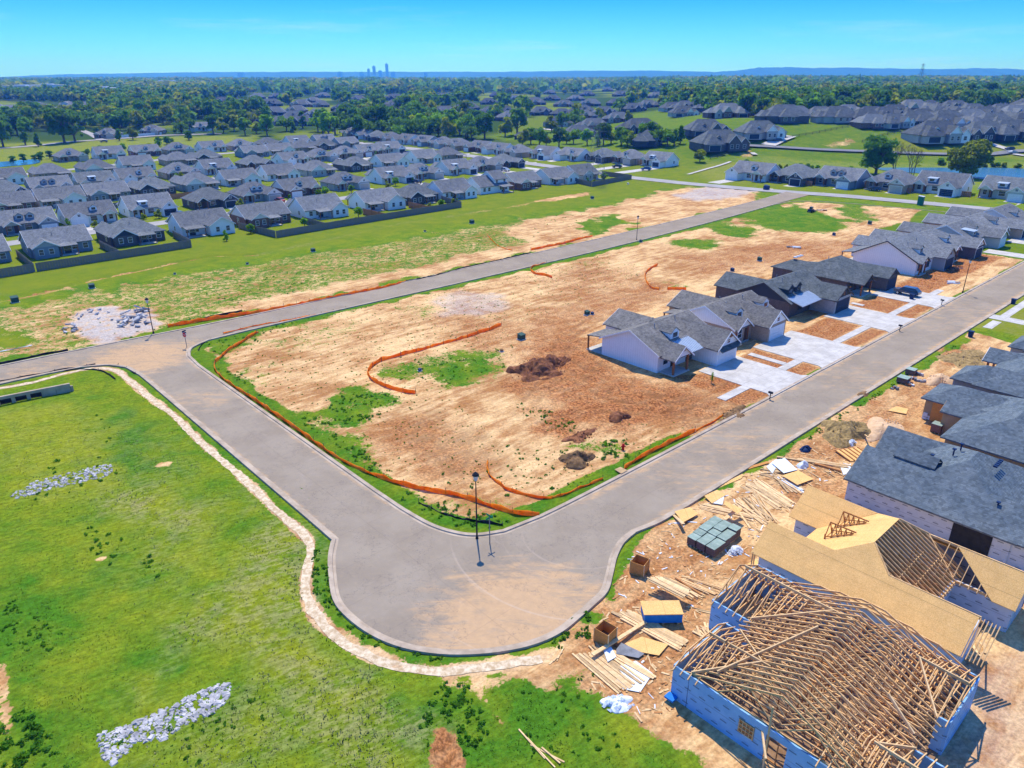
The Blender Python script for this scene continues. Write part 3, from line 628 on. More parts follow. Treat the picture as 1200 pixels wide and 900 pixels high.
jm=t.math('MAXIMUM',t.math('MULTIPLY',inA,jl(ra,4.6)),t.math('MULTIPLY',inB,jl(rb,4.6))); jm=t.math('MAXIMUM',jm,t.math('MULTIPLY',inA,t.math('LESS_THAN',t.math('ABSOLUTE',t.math('ADD',rb,5.8)),.03)))
jm=t.math('MAXIMUM',jm,t.math('MULTIPLY',t.math('SUBTRACT',1.0,t.step(ra,-4,-3)),t.math('LESS_THAN',t.math('ABSOLUTE',t.math('ADD',ra,6.2)),.03)))
base=t.mix(t.math('MULTIPLY',jm,.2),base,(.12,.1,.09))
t.bump(n2,.15,.02); ringn=t.math('SQRT',t.math('ADD',t.math('POWER',t.math('SUBTRACT',x,6.5),2.0),t.math('POWER',t.math('SUBTRACT',y,58.0),2.0)))
arc=t.noise(t.comb(t.math('MULTIPLY',ringn,1.5),t.math('MULTIPLY',n1,.6),0.0),1.0,4,.65); am=t.math('MULTIPLY',t.step(arc,.56,.7),spot(1.5,48.5,5,13)); base=t.mix(t.math('MULTIPLY',am,.35),base,(.56,.45,.35))
tyre=t.math('MULTIPLY',t.step(t.noise(t.comb(t.math('MULTIPLY',ringn,2.4),0.0,0.0),1.0,3,.6),.58,.66),spot(2.5,50,3,14)); base=t.mix(t.math('MULTIPLY',tyre,t.math('MULTIPLY',t.step(n2,.35,.65),.3)),base,(.17,.15,.135))
t.b.inputs['Specular IOR Level'].default_value=0.0
M['road']=t.col(base,.9)
M['road_far']=varied('road_concrete',(.3,.29,.285),(.38,.365,.35),.2,.9,.1,kind='World')
sheet('road',ROAD,0.0,M['road'])
sheet('cross_street',DPOLY,-.004,M['road_far'])
t=NT('footpath_chalk'); P=t.world(); M['chalk']=t.col(t.mix(t.step(t.noise(P,2.0,5,.7),.35,.65),(.45,.32,.18),(.72,.6,.42)),.95)
fp=MB(); Q=[]
for a,b in zip(PATH[:-1],PATH[1:]):
    a,b=Vector(a),Vector(b); m=max(1,int((b-a).length/.35)); Q+=[a.lerp(b,k/m) for k in range(m)]
for i,p in enumerate(Q):
    d=(Q[min(i+1,len(Q)-1)]-Q[max(i-1,0)]).normalized(); nn=Vector((-d.y,d.x)); 
    for sgn in (1,-1):
        wd=.2+.3*float(vnoise(np.array([p.x+sgn*40]),np.array([p.y]),1.1,3)[0])+.12*random.random(); q=p+nn*sgn*wd; fp.v.append((q.x,q.y,gz(q.x,q.y)+.03))
for i in range(len(Q)-1): fp.f.append((2*i,2*i+1,2*i+3,2*i+2)); fp.m.append(0)
structure(fp.build('footpath',M['chalk'],fix=False))
kb=MB()
def kerb(P, side, w=.42, hgt=.13):
    P=[Vector(p[:2]) for p in P]; o=len(kb.v)
    for i,p in enumerate(P):
        d=(P[min(i+1,len(P)-1)]-P[max(i-1,0)]).normalized(); nn=Vector((-d.y,d.x))*side
        for off,zz in ((-.25,.008),(-.02,.012),(.04,hgt),(w,hgt+.005),(w+.02,-.1)):
            s=p+nn*off; kb.v.append((s.x,s.y,zz))
    for i in range(len(P)-1):
        for k in range(4): a=o+i*5+k; kb.f.append((a,a+1,a+6,a+5)); kb.m.append(0)
kerb(smooth(C_LOW_L[::-1],3)+smooth(turnL[::-1],5)+smooth(B_L[::-1],4)+smooth(bulb,4)+smooth(abl(A_LO),4),-1)
kerb(smooth(abl(A_UP),4)+smooth(abl(inner),5)+smooth(abl(B_R),3)+smooth(abl(turnR),5)+smooth(abl(C_LO),4)+smooth(abl(endR),4),-1)
kerb(smooth(abl(C_UP),4),-1)
structure(kb.build('kerb',M['kerb'],fix=False,smooth=False))
dv=MB()
def pad(a0,a1,b0,b1,z=.075): 
    ps=[W(a0,b0),W(a1,b0),W(a1,b1),W(a0,b1)]; dv.slab([(p.x,p.y,p.z+z) for p in ps],.14)
def flare(a0,a1,b0,b1,z=.075):           # drive with an apron widening to the gutter
    ps=[W(a0-.9,-1.93),W(a1+.9,-1.93),W(a1,b0+1.2),W(a1,b1),W(a0,b1),W(a0,b0+1.2)]
    dv.slab([(p.x,p.y,z if k>1 else .135) for k,p in enumerate(ps)],.12)
for a0,a1,b1 in ((50.8,60.4,10.2),(65.8,78,10.2),(89.8,99.8,10.2),(110.2,119.6,10.6)): flare(a0,a1,-1.9,b1)
M['_']=M['drive']
structure(dv.build('driveway',M['drive']))
dv=MB()
for a0,a1 in ((44.5,50.75),(60.45,65.75),(78.05,89.75),(99.85,110.15),(119.65,124)): pad(a0,a1,1.7,3.0,.08)
pad(62.2,63.4,3.05,9,.08); pad(101.2,102.3,8.2,10.5,.08)
structure(dv.build('sidewalk',M['drive']))
dv=MB()
for a0,a1 in ((168,173),(186,196),(203,212)): pad(a0,a1,-1.9,8,.09)
pad(110.5,113.5,-20,-10.2,.09); pad(104,109.5,-12.6,-11.2,.085); pad(113.6,150,-12.6,-11.2,.085)
structure(dv.build('driveway',M['drive']))
M['asphalt']=varied('asphalt_worn',(.16,.165,.17),(.22,.225,.23),.2,.9,.1,kind='World')
# drives and streets of the estate behind
nb=MB()
for P,w in NST: strip('',smooth(abl(P),3),w,.06,None,mb=nb)
structure(nb.build('estate_street',M['road_far'],fix=False))
strip('country_road',smooth(pxl([(-80,177),(0,174),(40,171),(90,166),(150,162),(190,159),(260,157)]),3),7,.25,M['road_far'])
strip('country_road',pxl([(118,164),(108,158),(96,153),(92,149)]),5,.25,M['road_far'])
strip('hill_road',smooth(pxl([(868,171),(910,173),(960,176),(1010,178),(1060,180),(1120,181.5),(1160,181.5),(1190,178),(1240,176)]),3),6,.3,M['asphalt'])
for P,w in (([(1186,177),(1170,172),(1150,166),(1136,160)],5),([(900,171),(912,165),(925,160)],8),([(1200,183),(1187,181)],4),([(1187,163),(1200,165),(1230,167)],5),([(806,205),(830,198),(856,190)],1.5),([(880,181),(886,181)],6),([(636,151),(650,153),(668,153)],6),([(745,155),(700,160),(690,152)],4)):
    strip('hill_driveway',pxl(P),w,.3,M['drive'])
t=NT('pond_water'); P=t.world(); t.bump(t.noise(P,.6,3),.12,.1); t.b.inputs['Specular IOR Level'].default_value=.6
M['water']=t.col((.06,.22,.4),.15)  # blue base colour carries some of the sky reflection
def pond(P): 
    P=smooth(pxl(P),4,True); sheet('pond_water',P,.16,M['water'])
pond([(1030,191),(1070,192),(1110,193.5),(1150,196),(1200,198),(1300,203),(1300,222),(1200,214),(1150,210),(1110,206),(1060,202),(1030,199)])
pond([(-40,191),(0,190),(30,187.5),(46,188),(42,192),(0,196),(-40,198)])
# ------------------------------------------------------------------ houses
def roof_gable(mb, x0,x1,y0,y1,h,p,ov,og,t,axis,m=0,half=None):
    S=(lambda u,v,z:(u,v,z)) if axis=='gx' else (lambda u,v,z:(v,u,z))
    if axis=='gy': x0,x1,y0,y1=y0,y1,x0,x1
    ym=(y0+y1)/2; zr=h+(y1-y0)/2*p; ze=h-ov*p
    if half!='back': mb.slab([S(x0-og,y0-ov,ze+t),S(x1+og,y0-ov,ze+t),S(x1+og,ym,zr+t),S(x0-og,ym,zr+t)],t,m)
    if half!='front': mb.slab([S(x0-og,y1+ov,ze+t),S(x1+og,y1+ov,ze+t),S(x1+og,ym,zr+t),S(x0-og,ym,zr+t)],t,m)
    return zr+t
def roof_hip(mb, x0,x1,y0,y1,h,p,ov,t,m=0):
    X0,X1,Y0,Y1=x0-ov,x1+ov,y0-ov,y1+ov; z=h-ov*p+t
    w,d=X1-X0,Y1-Y0; s=min(w,d)/2; zr=z+s*p
    A=(X0,Y0,z);B=(X1,Y0,z);Cc=(X1,Y1,z);D=(X0,Y1,z)
    if w>=d: E=(X0+s,(Y0+Y1)/2,zr);Fv=(X1-s,(Y0+Y1)/2,zr); f=[(A,B,Fv,E),(B,Cc,Fv),(Cc,D,E,Fv),(D,A,E)]
    else: E=((X0+X1)/2,Y0+s,zr);Fv=((X0+X1)/2,Y1-s,zr); f=[(A,B,E),(B,Cc,Fv,E),(Cc,D,Fv),(D,A,E,Fv)]
    for q in f: mb.quad(*q,m=m)
    for a,b in ((A,B),(B,Cc),(Cc,D),(D,A)): mb.quad((a[0],a[1],a[2]-t),(b[0],b[1],b[2]-t),b,a,m=m)
    mb.quad(*[(q[0],q[1],q[2]-t) for q in (A,D,Cc,B)],m=m)
    return zr
class House:
    def __init__(s, root, roof, trim, mir=1, detail=False, pane=True):
        s.r=root; s.roofm=M[roof]; s.trimm=M[trim]; s.m=mir; s.d=detail
        s.walls={}; s.roof=MB(); s.trim=MB(); s.win=[]; s.rakes=[]; s.t=.16
    def X(s,x0,x1): return (x0,x1) if s.m>0 else (-x1,-x0)
    def wall(s,key): return s.walls.setdefault(key,MB())
    def block(s, kind, x0,x1,y0,y1,h,p,wall,gable=None,ov=.42,og=.3,walls='fblr',roof=True,base=None):
        x0,x1=s.X(x0,x1); gable=gable or wall; w=s.wall(wall); g=s.wall(gable)
        sides={'f':((x0,y0),(x1,y0)),'b':((x1,y1),(x0,y1)),'l':((x0,y1),(x0,y0)),'r':((x1,y0),(x1,y1))}
        if s.m<0: walls=walls.translate(str.maketrans('lr','rl'))
        for c in walls:
            (ax,ay),(bx,by)=sides[c]; w.quad((ax,ay,-.3),(bx,by,-.3),(bx,by,h+.05),(ax,ay,h+.05))
            isg=(kind=='gx' and c in 'lr') or (kind=='gy' and c in 'fb')
            if isg:
                L=math.hypot(bx-ax,by-ay); g.quad((ax,ay,h+.05),(bx,by,h+.05),((ax+bx)/2,(ay+by)/2,h+L/2*p+.03))
        zr=None
        if roof:
            if kind=='hip': zr=roof_hip(s.roof,x0,x1,y0,y1,h,p,ov,s.t)
            else:
                zr=roof_gable(s.roof,x0,x1,y0,y1,h,p,ov,og,s.t,kind)
                if kind=='gx': ends=[(x0-og-.02,'x'),(x1+og+.02,'x')]
                else: ends=[(y0-og-.02,'y')] if (y0+y1)/2<0 else [(y1+og+.02,'y')]
                for e,k in ends:
                    a,b=(y0-ov,y1+ov) if k=='x' else (x0-ov,x1+ov); mid=(a+b)/2; z0=h-ov*p+.03; z1=h+(b-a-2*ov)/2*p+.03
                    P=(lambda v,z,d:(e+d,v,z)) if k=='x' else (lambda v,z,d:(v,e+d,z)); t_=MB()
                    L=[(a,z0-.12),(mid,z1-.12),(b,z0-.12),(b,z0+.12),(mid,z1+.12),(a,z0+.12)]
                    t_.add([P(v,z,-.03) for v,z in L]+[P(v,z,.03) for v,z in L],[(0,1,4,5),(1,2,3,4),(11,10,7,6),(10,9,8,7)]+[(i,i+6,(i+1)%6+6,(i+1)%6) for i in range(6)])
                    s.rakes.append(t_)
        return zr
    def opening(s, face, u, z, w, h, at, name='window'):
        if face in 'fb': u = u*s.m
        else: 
            at=at*s.m
            if s.m<0: face={'l':'r','r':'l'}[face]
        s.win.append((face,u,z,w,h,at,name))
    def put(s, face, u, v, at):                      # local wall frame: u along wall, v outward
        return {'f':(u,at-v),'b':(u,at+v),'l':(at-v,u),'r':(at+v,u)}[face]
    def bx(s, mb, face, at, u0,u1,v0,v1,z0,z1):
        a=s.put(face,u0,v0,at); b=s.put(face,u1,v1,at)
        mb.box(min(a[0],b[0]),max(a[0],b[0]),min(a[1],b[1]),max(a[1],b[1]),z0,z1)
    def finish(s, gdoor='garage_white', door='door', frame=None):
        n=0
        for k,mb in s.walls.items():
            if mb.f: mb.build('wall',M[k],s.r)
        s.roof.build('roof',s.roofm,s.r)
        for t_ in s.rakes: t_.build('rake_board',s.trimm,s.r)
        fr=frame or s.trimm
        for face,u,z,w,h,at,name in s.win:
            f=MB(); g=MB(); e=.09
            if name=='garage_door':
                s.bx(f,face,at,u-w/2-.12,u-w/2,0,.06,z,z+h+.12); s.bx(f,face,at,u+w/2,u+w/2+.12,0,.06,z,z+h+.12); s.bx(f,face,at,u-w/2,u+w/2,0,.06,z+h,z+h+.12)
                o=f.build('garage_frame',fr)
                for k in range(4): s.bx(g,face,at,u-w/2,u+w/2,0,.03+.004*(k%2),z+k*h/4+.012,z+(k+1)*h/4-.012)
                d=g.build('garage_door',M[gdoor],s.r); o.parent=d; continue
            if name=='door':
                s.bx(f,face,at,u-w/2,u+w/2,0,.06,z,z+h); f.build('door',M[door],s.r); continue
            s.bx(f,face,at,u-w/2-e,u-w/2,0,.06,z-e,z+h+e); s.bx(f,face,at,u+w/2,u+w/2+e,0,.06,z-e,z+h+e)
            s.bx(f,face,at,u-w/2,u+w/2,0,.06,z-e,z); s.bx(f,face,at,u-w/2,u+w/2,0,.06,z+h,z+h+e); s.bx(f,face,at,u-w/2,u+w/2,0.03,.055,z+h/2-.03,z+h/2+.03)
            s.bx(g,face,at,u-w/2,u+w/2,0,.025,z,z+h)
            if s.d:
                o=f.build('window',fr,s.r); g.build('pane',M['glass'],o)
            else:
                k=len(f.f); f.v,o0=f.v+g.v,len(f.v); f.f+= [tuple(i+o0 for i in q) for q in g.f]; f.m+=[1]*len(g.f)
                f.build('window',[fr,M['glass']],s.r)
    def dormer(s, x, yf, w, h0, pitch, eave, fy, kind='gable', wall='white', wh=1.15, metal=False):
        x*=s.m; zb=eave+(yf-fy)*pitch
        q=MB(); x0,x1=x-w/2,x+w/2; zt=zb+wh
        run=min((wh+.35)/pitch+.3, 4.2)
        q.quad((x0,yf,zb-.3),(x1,yf,zb-.3),(x1,yf,zt),(x0,yf,zt))
        q.quad((x0,yf,zb-.3),(x0,yf,zt),(x0,yf+run,zt)); q.quad((x1,yf,zb-.3),(x1,yf,zt),(x1,yf+run,zt))
        if kind=='gable':
            q.quad((x0,yf,zt),(x1,yf,zt),(x,yf,zt+w/2*.7)); d=q.build('dormer',M[wall],s.r)
            r=MB(); roof_gable(r,x0,x1,yf,yf+run+w*.35/pitch*.6,zt,.7,.18,.15,.1,'gy'); r.build('dormer_roof',s.roofm,d)
        else:
            d=q.build('dormer',M[wall],s.r); r=MB()
            r.slab([(x0-.25,yf-.3,zt+.12),(x1+.25,yf-.3,zt+.12),(x1+.25,yf+run+1.2,zt+.45),(x0-.25,yf+run+1.2,zt+.45)],.12); r.build('dormer_roof',M['roof_metal'] if metal else s.roofm,d)
        f=MB(); e=.08; ww,hh=w*.55,wh*.62; z0=zb+wh*.3
        f.box(x-ww/2-e,x+ww/2+e,yf-.05,yf-.003,z0-e,z0+hh+e); f.box(x-ww/2,x+ww/2,yf-.08,yf-.051,z0,z0+hh,m=1)
        f.build('dormer_window',[s.trimm,M['glass']],d)
    def posts(s, xs, y, h, w=.22, mat='timber'):
        for x in xs:
            f=MB(); x*=s.m; f.box(x-w/2,x+w/2,y-w/2,y+w/2,0,h); f.build('porch_post',M[mat],s.r)
    def slab(s,x0,x1,y0,y1,z=.12,name='porch_slab'):
        x0,x1=s.X(x0,x1); f=MB(); f.box(x0,x1,y0,y1,-.3,z); f.build(name,M['drive'],s.r)
    def patio(s, x0,x1,y0,y1,h,drop=.5,metal=True):
        a,b=s.X(x0,x1); f=MB(); f.slab([(a,y0,h),(b,y0,h),(b,y1,h-drop),(a,y1,h-drop)],.14); f.build('patio_roof',s.roofm if not metal else M['roof_metal'],s.r)
        s.posts((x0+.2,x1-.2),y1-.2,h-drop-.1,.2); s.slab(x0,x1,y0,y1,.1,'patio_slab')
    def vents(s, pts, h=.45):
        for x,y,z in pts:
            f=MB(); f.tube([(x*s.m,y,z-.2),(x*s.m,y,z+h)],.06,6); f.tube([(x*s.m,y,z+h),(x*s.m,y,z+h+.1)],.1,6); f.build('vent_pipe',M['pvc'],s.r)
    def brace(s, x, y, z, r=.7):                        # timber king-post decoration in a front gable
        f=MB(); x*=s.m
        f.bar((x-r*.6,y,z-r*.5),(x+r*.6,y,z-r*.5),.1,.12); f.bar((x,y,z-r*.7),(x,y,z+.1),.1,.12); f.bar((x-r*.45,y,z-r*.45),(x,y,z-.1),.08,.1); f.bar((x+r*.45,y,z-r*.45),(x,y,z-.1),.08,.1)
        f.build('gable_brace',M['timber'],s.r)

def std_house(root, w=14.4, fy=-5.2, by=5.4, wall='white', gable=None, roof='roof_brown', trim='trim', mir=1, main='gx', pitch=.42, eave=2.75,
              garage=(2.2,7.2,-9.6), gkind='gy', porch=(-6.9,-2.9,-7.9), rear=(-.5,6.6,9.5), rkind='gy', patio=(-7.1,-1.5,9,), dormers=((0,'gable'),), gdoor='garage_white', detail=False,
              porch_post='timber', gwall=None, base=None, metal_porch=False, garage_pitch=None, braces=False, two=False, door='door', sidewin=True):
    H=House(root,roof,trim,mir,detail); gp=garage_pitch or pitch*1.15; gwall=gwall or wall
    xl,xr=-w/2,w/2; d=by-fy; zr=eave+d/2*pitch
    if porch: porch=(max(porch[0],xl+.5),porch[1],porch[2])
    if garage: garage=(garage[0],min(garage[1],xr-.45),garage[2])
    if rear: rear=(max(rear[0],xl+.5),min(rear[1],xr-.5),rear[2])
    H.block(main,xl,xr,fy,by,eave,pitch,wall,gable)
    if garage:
        g0,g1,gf=garage; H.block(gkind,g0,g1,gf,fy+ (d*.45 if gkind!='hip' else d*.5),eave,gp,gwall,gable)
        H.opening('f',(g0+g1)/2,.05,(g1-g0)*.8,2.15,gf,'garage_door')
        if gkind=='gy': H.opening('f',(g0+g1)/2,eave+.35,.7,.6,gf)
    if porch:
        p0,p1,pf=porch; H.block('gy',p0,p1,pf,fy+3.2,eave-.1,gp,gable or wall,None,walls=''); x0,x1=H.X(p0,p1)
        g=H.wall(gable or wall); z=eave-.1; g.quad((x0,pf+.05,z),(x1,pf+.05,z),((x0+x1)/2,pf+.05,z+(x1-x0)/2*gp))
        H.posts((p0+.3,p1-.3),pf+.35,eave,.26,porch_post); H.slab(p0,p1,pf,fy)
        H.opening('f',(p0+p1)/2-.6,.9,1.1,1.4,fy); H.opening('f',p1-.7,.1,1.0,2.1,fy,'door')
        if braces: H.brace((p0+p1)/2,pf-.02,eave+(p1-p0)/2*gp-.35)
    a0=(porch[1]+.4) if porch else xl+1; a1=(garage[0]-.4) if garage else xr-1
    if a1-a0>2.2: 
        H.opening('f',(a0+a1)/2,.85,min(1.8,(a1-a0)*.5),1.45,fy)
        if metal_porch:
            b0,b1=H.X(a0-.5,a1+.5); q=MB(); q.slab([(b0,fy-2.2,eave-.25),(b1,fy-2.2,eave-.25),(b1,fy+2.4,eave+1.0),(b0,fy+2.4,eave+1.0)],.1)
            for k in range(int((b1-b0)/.4)): q.box(b0+.1+k*.4,b0+.14+k*.4,fy-2.2,fy-2.16,eave-.22,eave-.16); q.bar((b0+.12+k*.4,fy-2.2,eave-.22),(b0+.12+k*.4,fy+2.4,eave+1.03),.04,.06)
            q.build('porch_roof',M['roof_metal'],root)
    elif not garage: pass
    for k,x in enumerate((xl+1.6,xl+4.2,xr-2,xr-4.4)): H.opening('b',x,.9,1.15,1.35,by) if not (rear and rear[0]-.6<x<rear[1]+.6) else None
    if rear:
        r0,r1,rb=rear; H.block(rkind,r0,r1,by-d*.4,rb,eave,pitch,wall,gable)
        H.opening('b',r0+(r1-r0)*.3,.9,1.0,1.35,rb); H.opening('b',r0+(r1-r0)*.72,.9,1.0,1.35,rb)
    if patio: H.patio(patio[0],patio[1],by,patio[2],eave+.1,.45,False); H.opening('b',(patio[0]+patio[1])/2,.1,1.7,2.0,by)
    if sidewin: H.opening('l',0,1.0,1.0,1.2,xl) ; H.opening('r',1.5,1.0,1.0,1.2,xr)
    for x,k in dormers: H.dormer(x,fy+(1.5 if k!='metal' else .9),2.0 if k=='gable' else 2.6,0,pitch,eave,fy,'gable' if k=='gable' else 'shed',gable or wall,metal=(k=='metal'))
    if two:
        x0,x1=two; H.block('gx',x0,x1,fy+1,by-1,5.0,pitch,gable or wall); 
        for x in (x0+1.2,x1-1.2): H.opening('f',x,3.6,1.0,1.2,fy+1); H.opening('b',x,3.6,1.0,1.2,by-1)
    zz=lambda y: eave+((y-fy) if y<(fy+by)/2 else (by-y))*pitch+.16
    H.vents([(1.0,by-3.2,zz(by-3.2)),(-2.6,fy+4.4,zz(fy+4.4)),(2.8,fy+4.6,zz(fy+4.6))] if main=='gx' else [(.6,by-3.4,zz(by-3.4))])
    if braces and garage: H.brace((garage[0]+garage[1])/2,garage[2]-.35,eave+(garage[1]-garage[0])/2*gp-.25,.8)
    H.finish(gdoor,door); return H

GROUP1='new houses along the concrete street'
def place(a,b): p=W(a,b); return (p.x,p.y,0.06)
TH0=TH
# --- the row between the two streets
r=thing('house','white board-and-batten house with grey shingles and timber porch posts, nearest corner lot','house',place(52.9,19.2),TH0,GROUP1)
H1=std_house(r,14.4,-5.3,5.3,'white',sidewin=False,main='gx',pitch=.46,garage=(1.4,7.2,-9.7),porch=(-6.9,-2.8,-7.9),rear=(-1.6,5.4,9.4),patio=(-7.3,-2.8,8.4),dormers=((-1.3,'gable'),),detail=True,metal_porch=True,braces=True,roof='roof_warm',garage_pitch=.78)
q=MB(); q.slab([(1.35,-10.5,2.35),(6.8,-10.5,2.35),(6.8,-9.72,2.85),(1.35,-9.72,2.85)],.08); q.build('garage_awning',M['roof_dark'],r)
q=MB(); q.box(-.2,1.38,-5.4,-5.32,0,.7); q.build('brick_skirt',M['brick_dark'],r)
r=thing('house','brick and white gabled house with tiny roof dormer, second in the new row','house',place(70.6,19.0),TH0,GROUP1)
H=std_house(r,13.4,-6.2,4.8,'brick_tan',gable='white',main='gx',pitch=.47,garage=(-1.2,4.3,-9.2),porch=(-6.5,-2.2,-6.6),rear=(-3.2,4.6,8.8),patio=(-6.7,-3.4,7.6),dormers=((-3.0,'gable'),(5.2,'gable')),detail=True,roof='roof_warm',garage_pitch=.74)
r=thing('house','dark brick house with a pair of shaded dormers over a metal porch roof','house',place(91.2,19.6),TH0,GROUP1)
H=std_house(r,14.6,-5.6,5.0,'brick_dark',gable='charcoal',main='gx',pitch=.5,garage=(.8,7.2,-10.2),porch=None,rear=(-6.0,1.2,10.2),patio=None,dormers=((-4.6,'gable'),(-1.8,'gable')),gdoor='garage_dark',gwall='stone',detail=True,roof='roof_dark',metal_porch=True,trim='trim_dark',garage_pitch=.6)
r=thing('house','dark charcoal house with hipped slate roof behind a parked dark car','house',place(113.2,19.5),TH0,GROUP1)
H=std_house(r,13.6,-5.5,5.5,'brick_dark',gable='charcoal',main='hip',pitch=.5,garage=(1.6,6.6,-10),porch=(-6.6,-1.6,-8.6),rear=(-6.6,-.6,10.5),rkind='hip',patio=(-.4,4,9),dormers=(),gdoor='garage_dark',detail=True,roof='roof_dark',trim='trim_dark',garage_pitch=.6)
for x in (-3.4,-2.2,-1.0):
    f=MB(); f.box(x-.35,x+.35,7.0,7.7,4.62,4.8); f.build('skylight',M['lamphead'],r)
r=thing('house','white house with one huge bright side gable facing the corner','house',place(139.6,17.4),TH0,GROUP1)
H=std_house(r,15.4,-7.0,6.6,'white',sidewin=False,main='gx',pitch=.52,eave=2.9,garage=(1.6,7.4,-9.6),porch=(-7.4,-3.6,-7.9),rear=(1.2,7.4,10.8),patio=(-7.4,.8,9.6),dormers=((-2.0,'gable'),),gdoor='garage_dark',gwall='grey',detail=True,roof='roof_brown',trim='trim_dark')
for k,(a,b,lab,kw) in enumerate((
    (157,17,'grey sided house with brown roof beside the huge white side gable',dict(wall='bluegrey',gable='white',main='hip',pitch=.5,garage=(1.2,7.0,-10),porch=(-7.2,-3,-8),dormers=((-1.5,'gable'),),gdoor='garage_dark',gwall='brick_dark')),
    (173.6,16.5,'pale house with a bright metal shed dormer, second from the far end of its row',dict(wall='sage',gable='sage',main='gx',pitch=.46,garage=(1.4,7.0,-9.8),porch=None,dormers=((-3.0,'metal'),(-.2,'gable')),gdoor='garage_white',gwall='sage')),
    (191,16.5,'brown roofed house with hipped garage wing near the far cross street',dict(wall='brick_tan',gable='cream',main='hip',pitch=.5,garage=(1.2,7.0,-10.2),porch=(-7,-3,-8),dormers=((-1.6,'gable'),),gdoor='garage_dark')),
    (208.5,16.5,'sage green house at the far right end, partly cut by the frame',dict(wall='sage',gable='cream',main='gx',pitch=.46,garage=(1.2,7.0,-9.6),porch=(-7,-3,-8),dormers=((-1,'gable'),),gdoor='garage_tan')))):
    r=thing('house',lab,'house',place(a,b),TH0,GROUP1); std_house(r,15.0,-6.0,6.0,rear=(-6.8,.4,11.5),patio=(.6,6,9.2),detail=True,roof='roof_brown',**kw)
# --- south side, finished shells further along (fronts face the street)
THS=TH0+math.pi
r=thing('house','slate roofed shell with white house wrap walls and an open back porch','unfinished house',place(38.6,-28.4),THS,'houses being built on the near side')
H=House(r,'roof_slate','sheath_tan',1,True)
H.block('hip',-7.6,7.0,-5.8,6.2,2.8,.5,'wrap',ov=.45)
H.block('gy',-1.0,6.88,-8.2,-1,2.8,.5,'wrap','sheath_tan',ov=.45); H.block('gy',-6.9,-2.6,-9.0,-1,2.8,.62,'wrap','sheath_tan',ov=.4); H.block('gy',-3.8,.4,-8.4,-1,2.8,.6,'wrap','sheath_tan',ov=.4)
H.block('hip',.2,6.88,0,10.5,2.8,.5,'wrap',ov=.45,walls='lrb'); H.block('hip',-7.46,-2.4,0,8.5,2.8,.5,'wrap',ov=.45)
H.dormer(2.2,-5.6,1.8,0,.5,2.8,-8.2,'gable','sheath_tan',.9)
q=MB(); q.box(6.6,6.85,-8.15,-7.9,0,2.8); q.build('porch_post',M['timber'],r)
for x,y,z in ((.8,-3.0,4.75),(-.6,-1.6,5.45),(-2.0,-1.4,5.6),(4.4,4.0,4.05)):
    q=MB(); q.tube([(x,y,z-.3),(x,y,z+.45)],.07,7); q.box(x-.16,x+.16,y-.16,y+.16,z+.4,z+.5); q.build('vent_pipe',M['navy'],r)
q=MB()
for k in range(5): q.box(-1.9+k*.42,-1.65+k*.42,2.0,2.35,5.62,5.78)
q.build('ridge_vent',M['navy'],r)
q=MB(); q.box(7.002,7.06,1.6,4.8,.2,2.5); q.build('opening_shade_panel',M['lampblack'],r)  # black panel on the wall, painting the shade inside an opening
q=MB(); q.box(7.002,7.05,9.8,10.3,.0,2.7); q.build('corner_board',M['blue_plastic'],r)
H.finish()
r=thing('house','grey roofed shell with tan sheathing and orange panel beside its entry','unfinished house',place(57,-27.5),THS,'houses being built on the near side')
H=House(r,'roof_slate','sheath_tan',1,True)
H.block('hip',-8.4,8.4,-4.0,6,2.8,.46,'sheath_tan',ov=.45); H.block('hip',-7.0,-1.2,-9.5,0,2.9,.48,'sheath_tan',ov=.5); H.block('gy',-1.4,1.4,-6.6,-1,2.8,.5,'sheath_tan',ov=.35)
H.block('hip',1.6,8.2,-1,10.5,2.8,.46,'sheath_tan',ov=.45)
q=MB(); q.box(-1.15,-1.1,-8.6,-4.1,.02,2.7); q.box(-1.1,1.35,-6.66,-6.61,.02,2.7); q.build('orange_panel',M['osb_dark'],r)
q=MB(); q.box(-1.12,-1.06,-9.4,-8.9,0,.9); q.box(-1.3,-1.13,-9.46,-4.5,.05,.55); q.build('wall_wrap',M['wrap'],r)
for x,y,z in ((-4,2.4,4.6),(-5.4,3.4,4.2)):
    q=MB(); q.tube([(x,y,z-.3),(x,y,z+.6)],.08,7); q.build('vent_pipe',M['blue_plastic'],r)
H.finish()
r=thing('house','grey roofed finished house with pale lower walls at the right edge','house',place(76,-27.5),THS,'houses being built on the near side')
H=std_house(r,16.5,-6.8,5.5,'bluegrey',gable='grey',main='hip',pitch=.5,garage=(2.2,8.0,-9.6),gkind='hip',porch=(-7,-3,-9),rear=(0,8,9.5),rkind='hip',patio=None,dormers=(),roof='roof_slate',detail=True)
r=thing('house','slate roofed house with tall hipped front at the right edge beyond the lumber yards','house',place(95,-27.5),THS,'houses being built on the near side')
std_house(r,15.5,-6,5.5,'grey',main='hip',pitch=.55,garage=(1,7,-8.2),gkind='hip',porch=None,rear=None,patio=None,dormers=(),roof='roof_slate',detail=True)

# --- sheathed house with its back half still open rafters
r=thing('framed_house','half sheathed house with tan board roof and open rafters at the back','unfinished house',place(20.3,-28),THS,'houses being built on the near side')
r.scale=(.94,1,1)
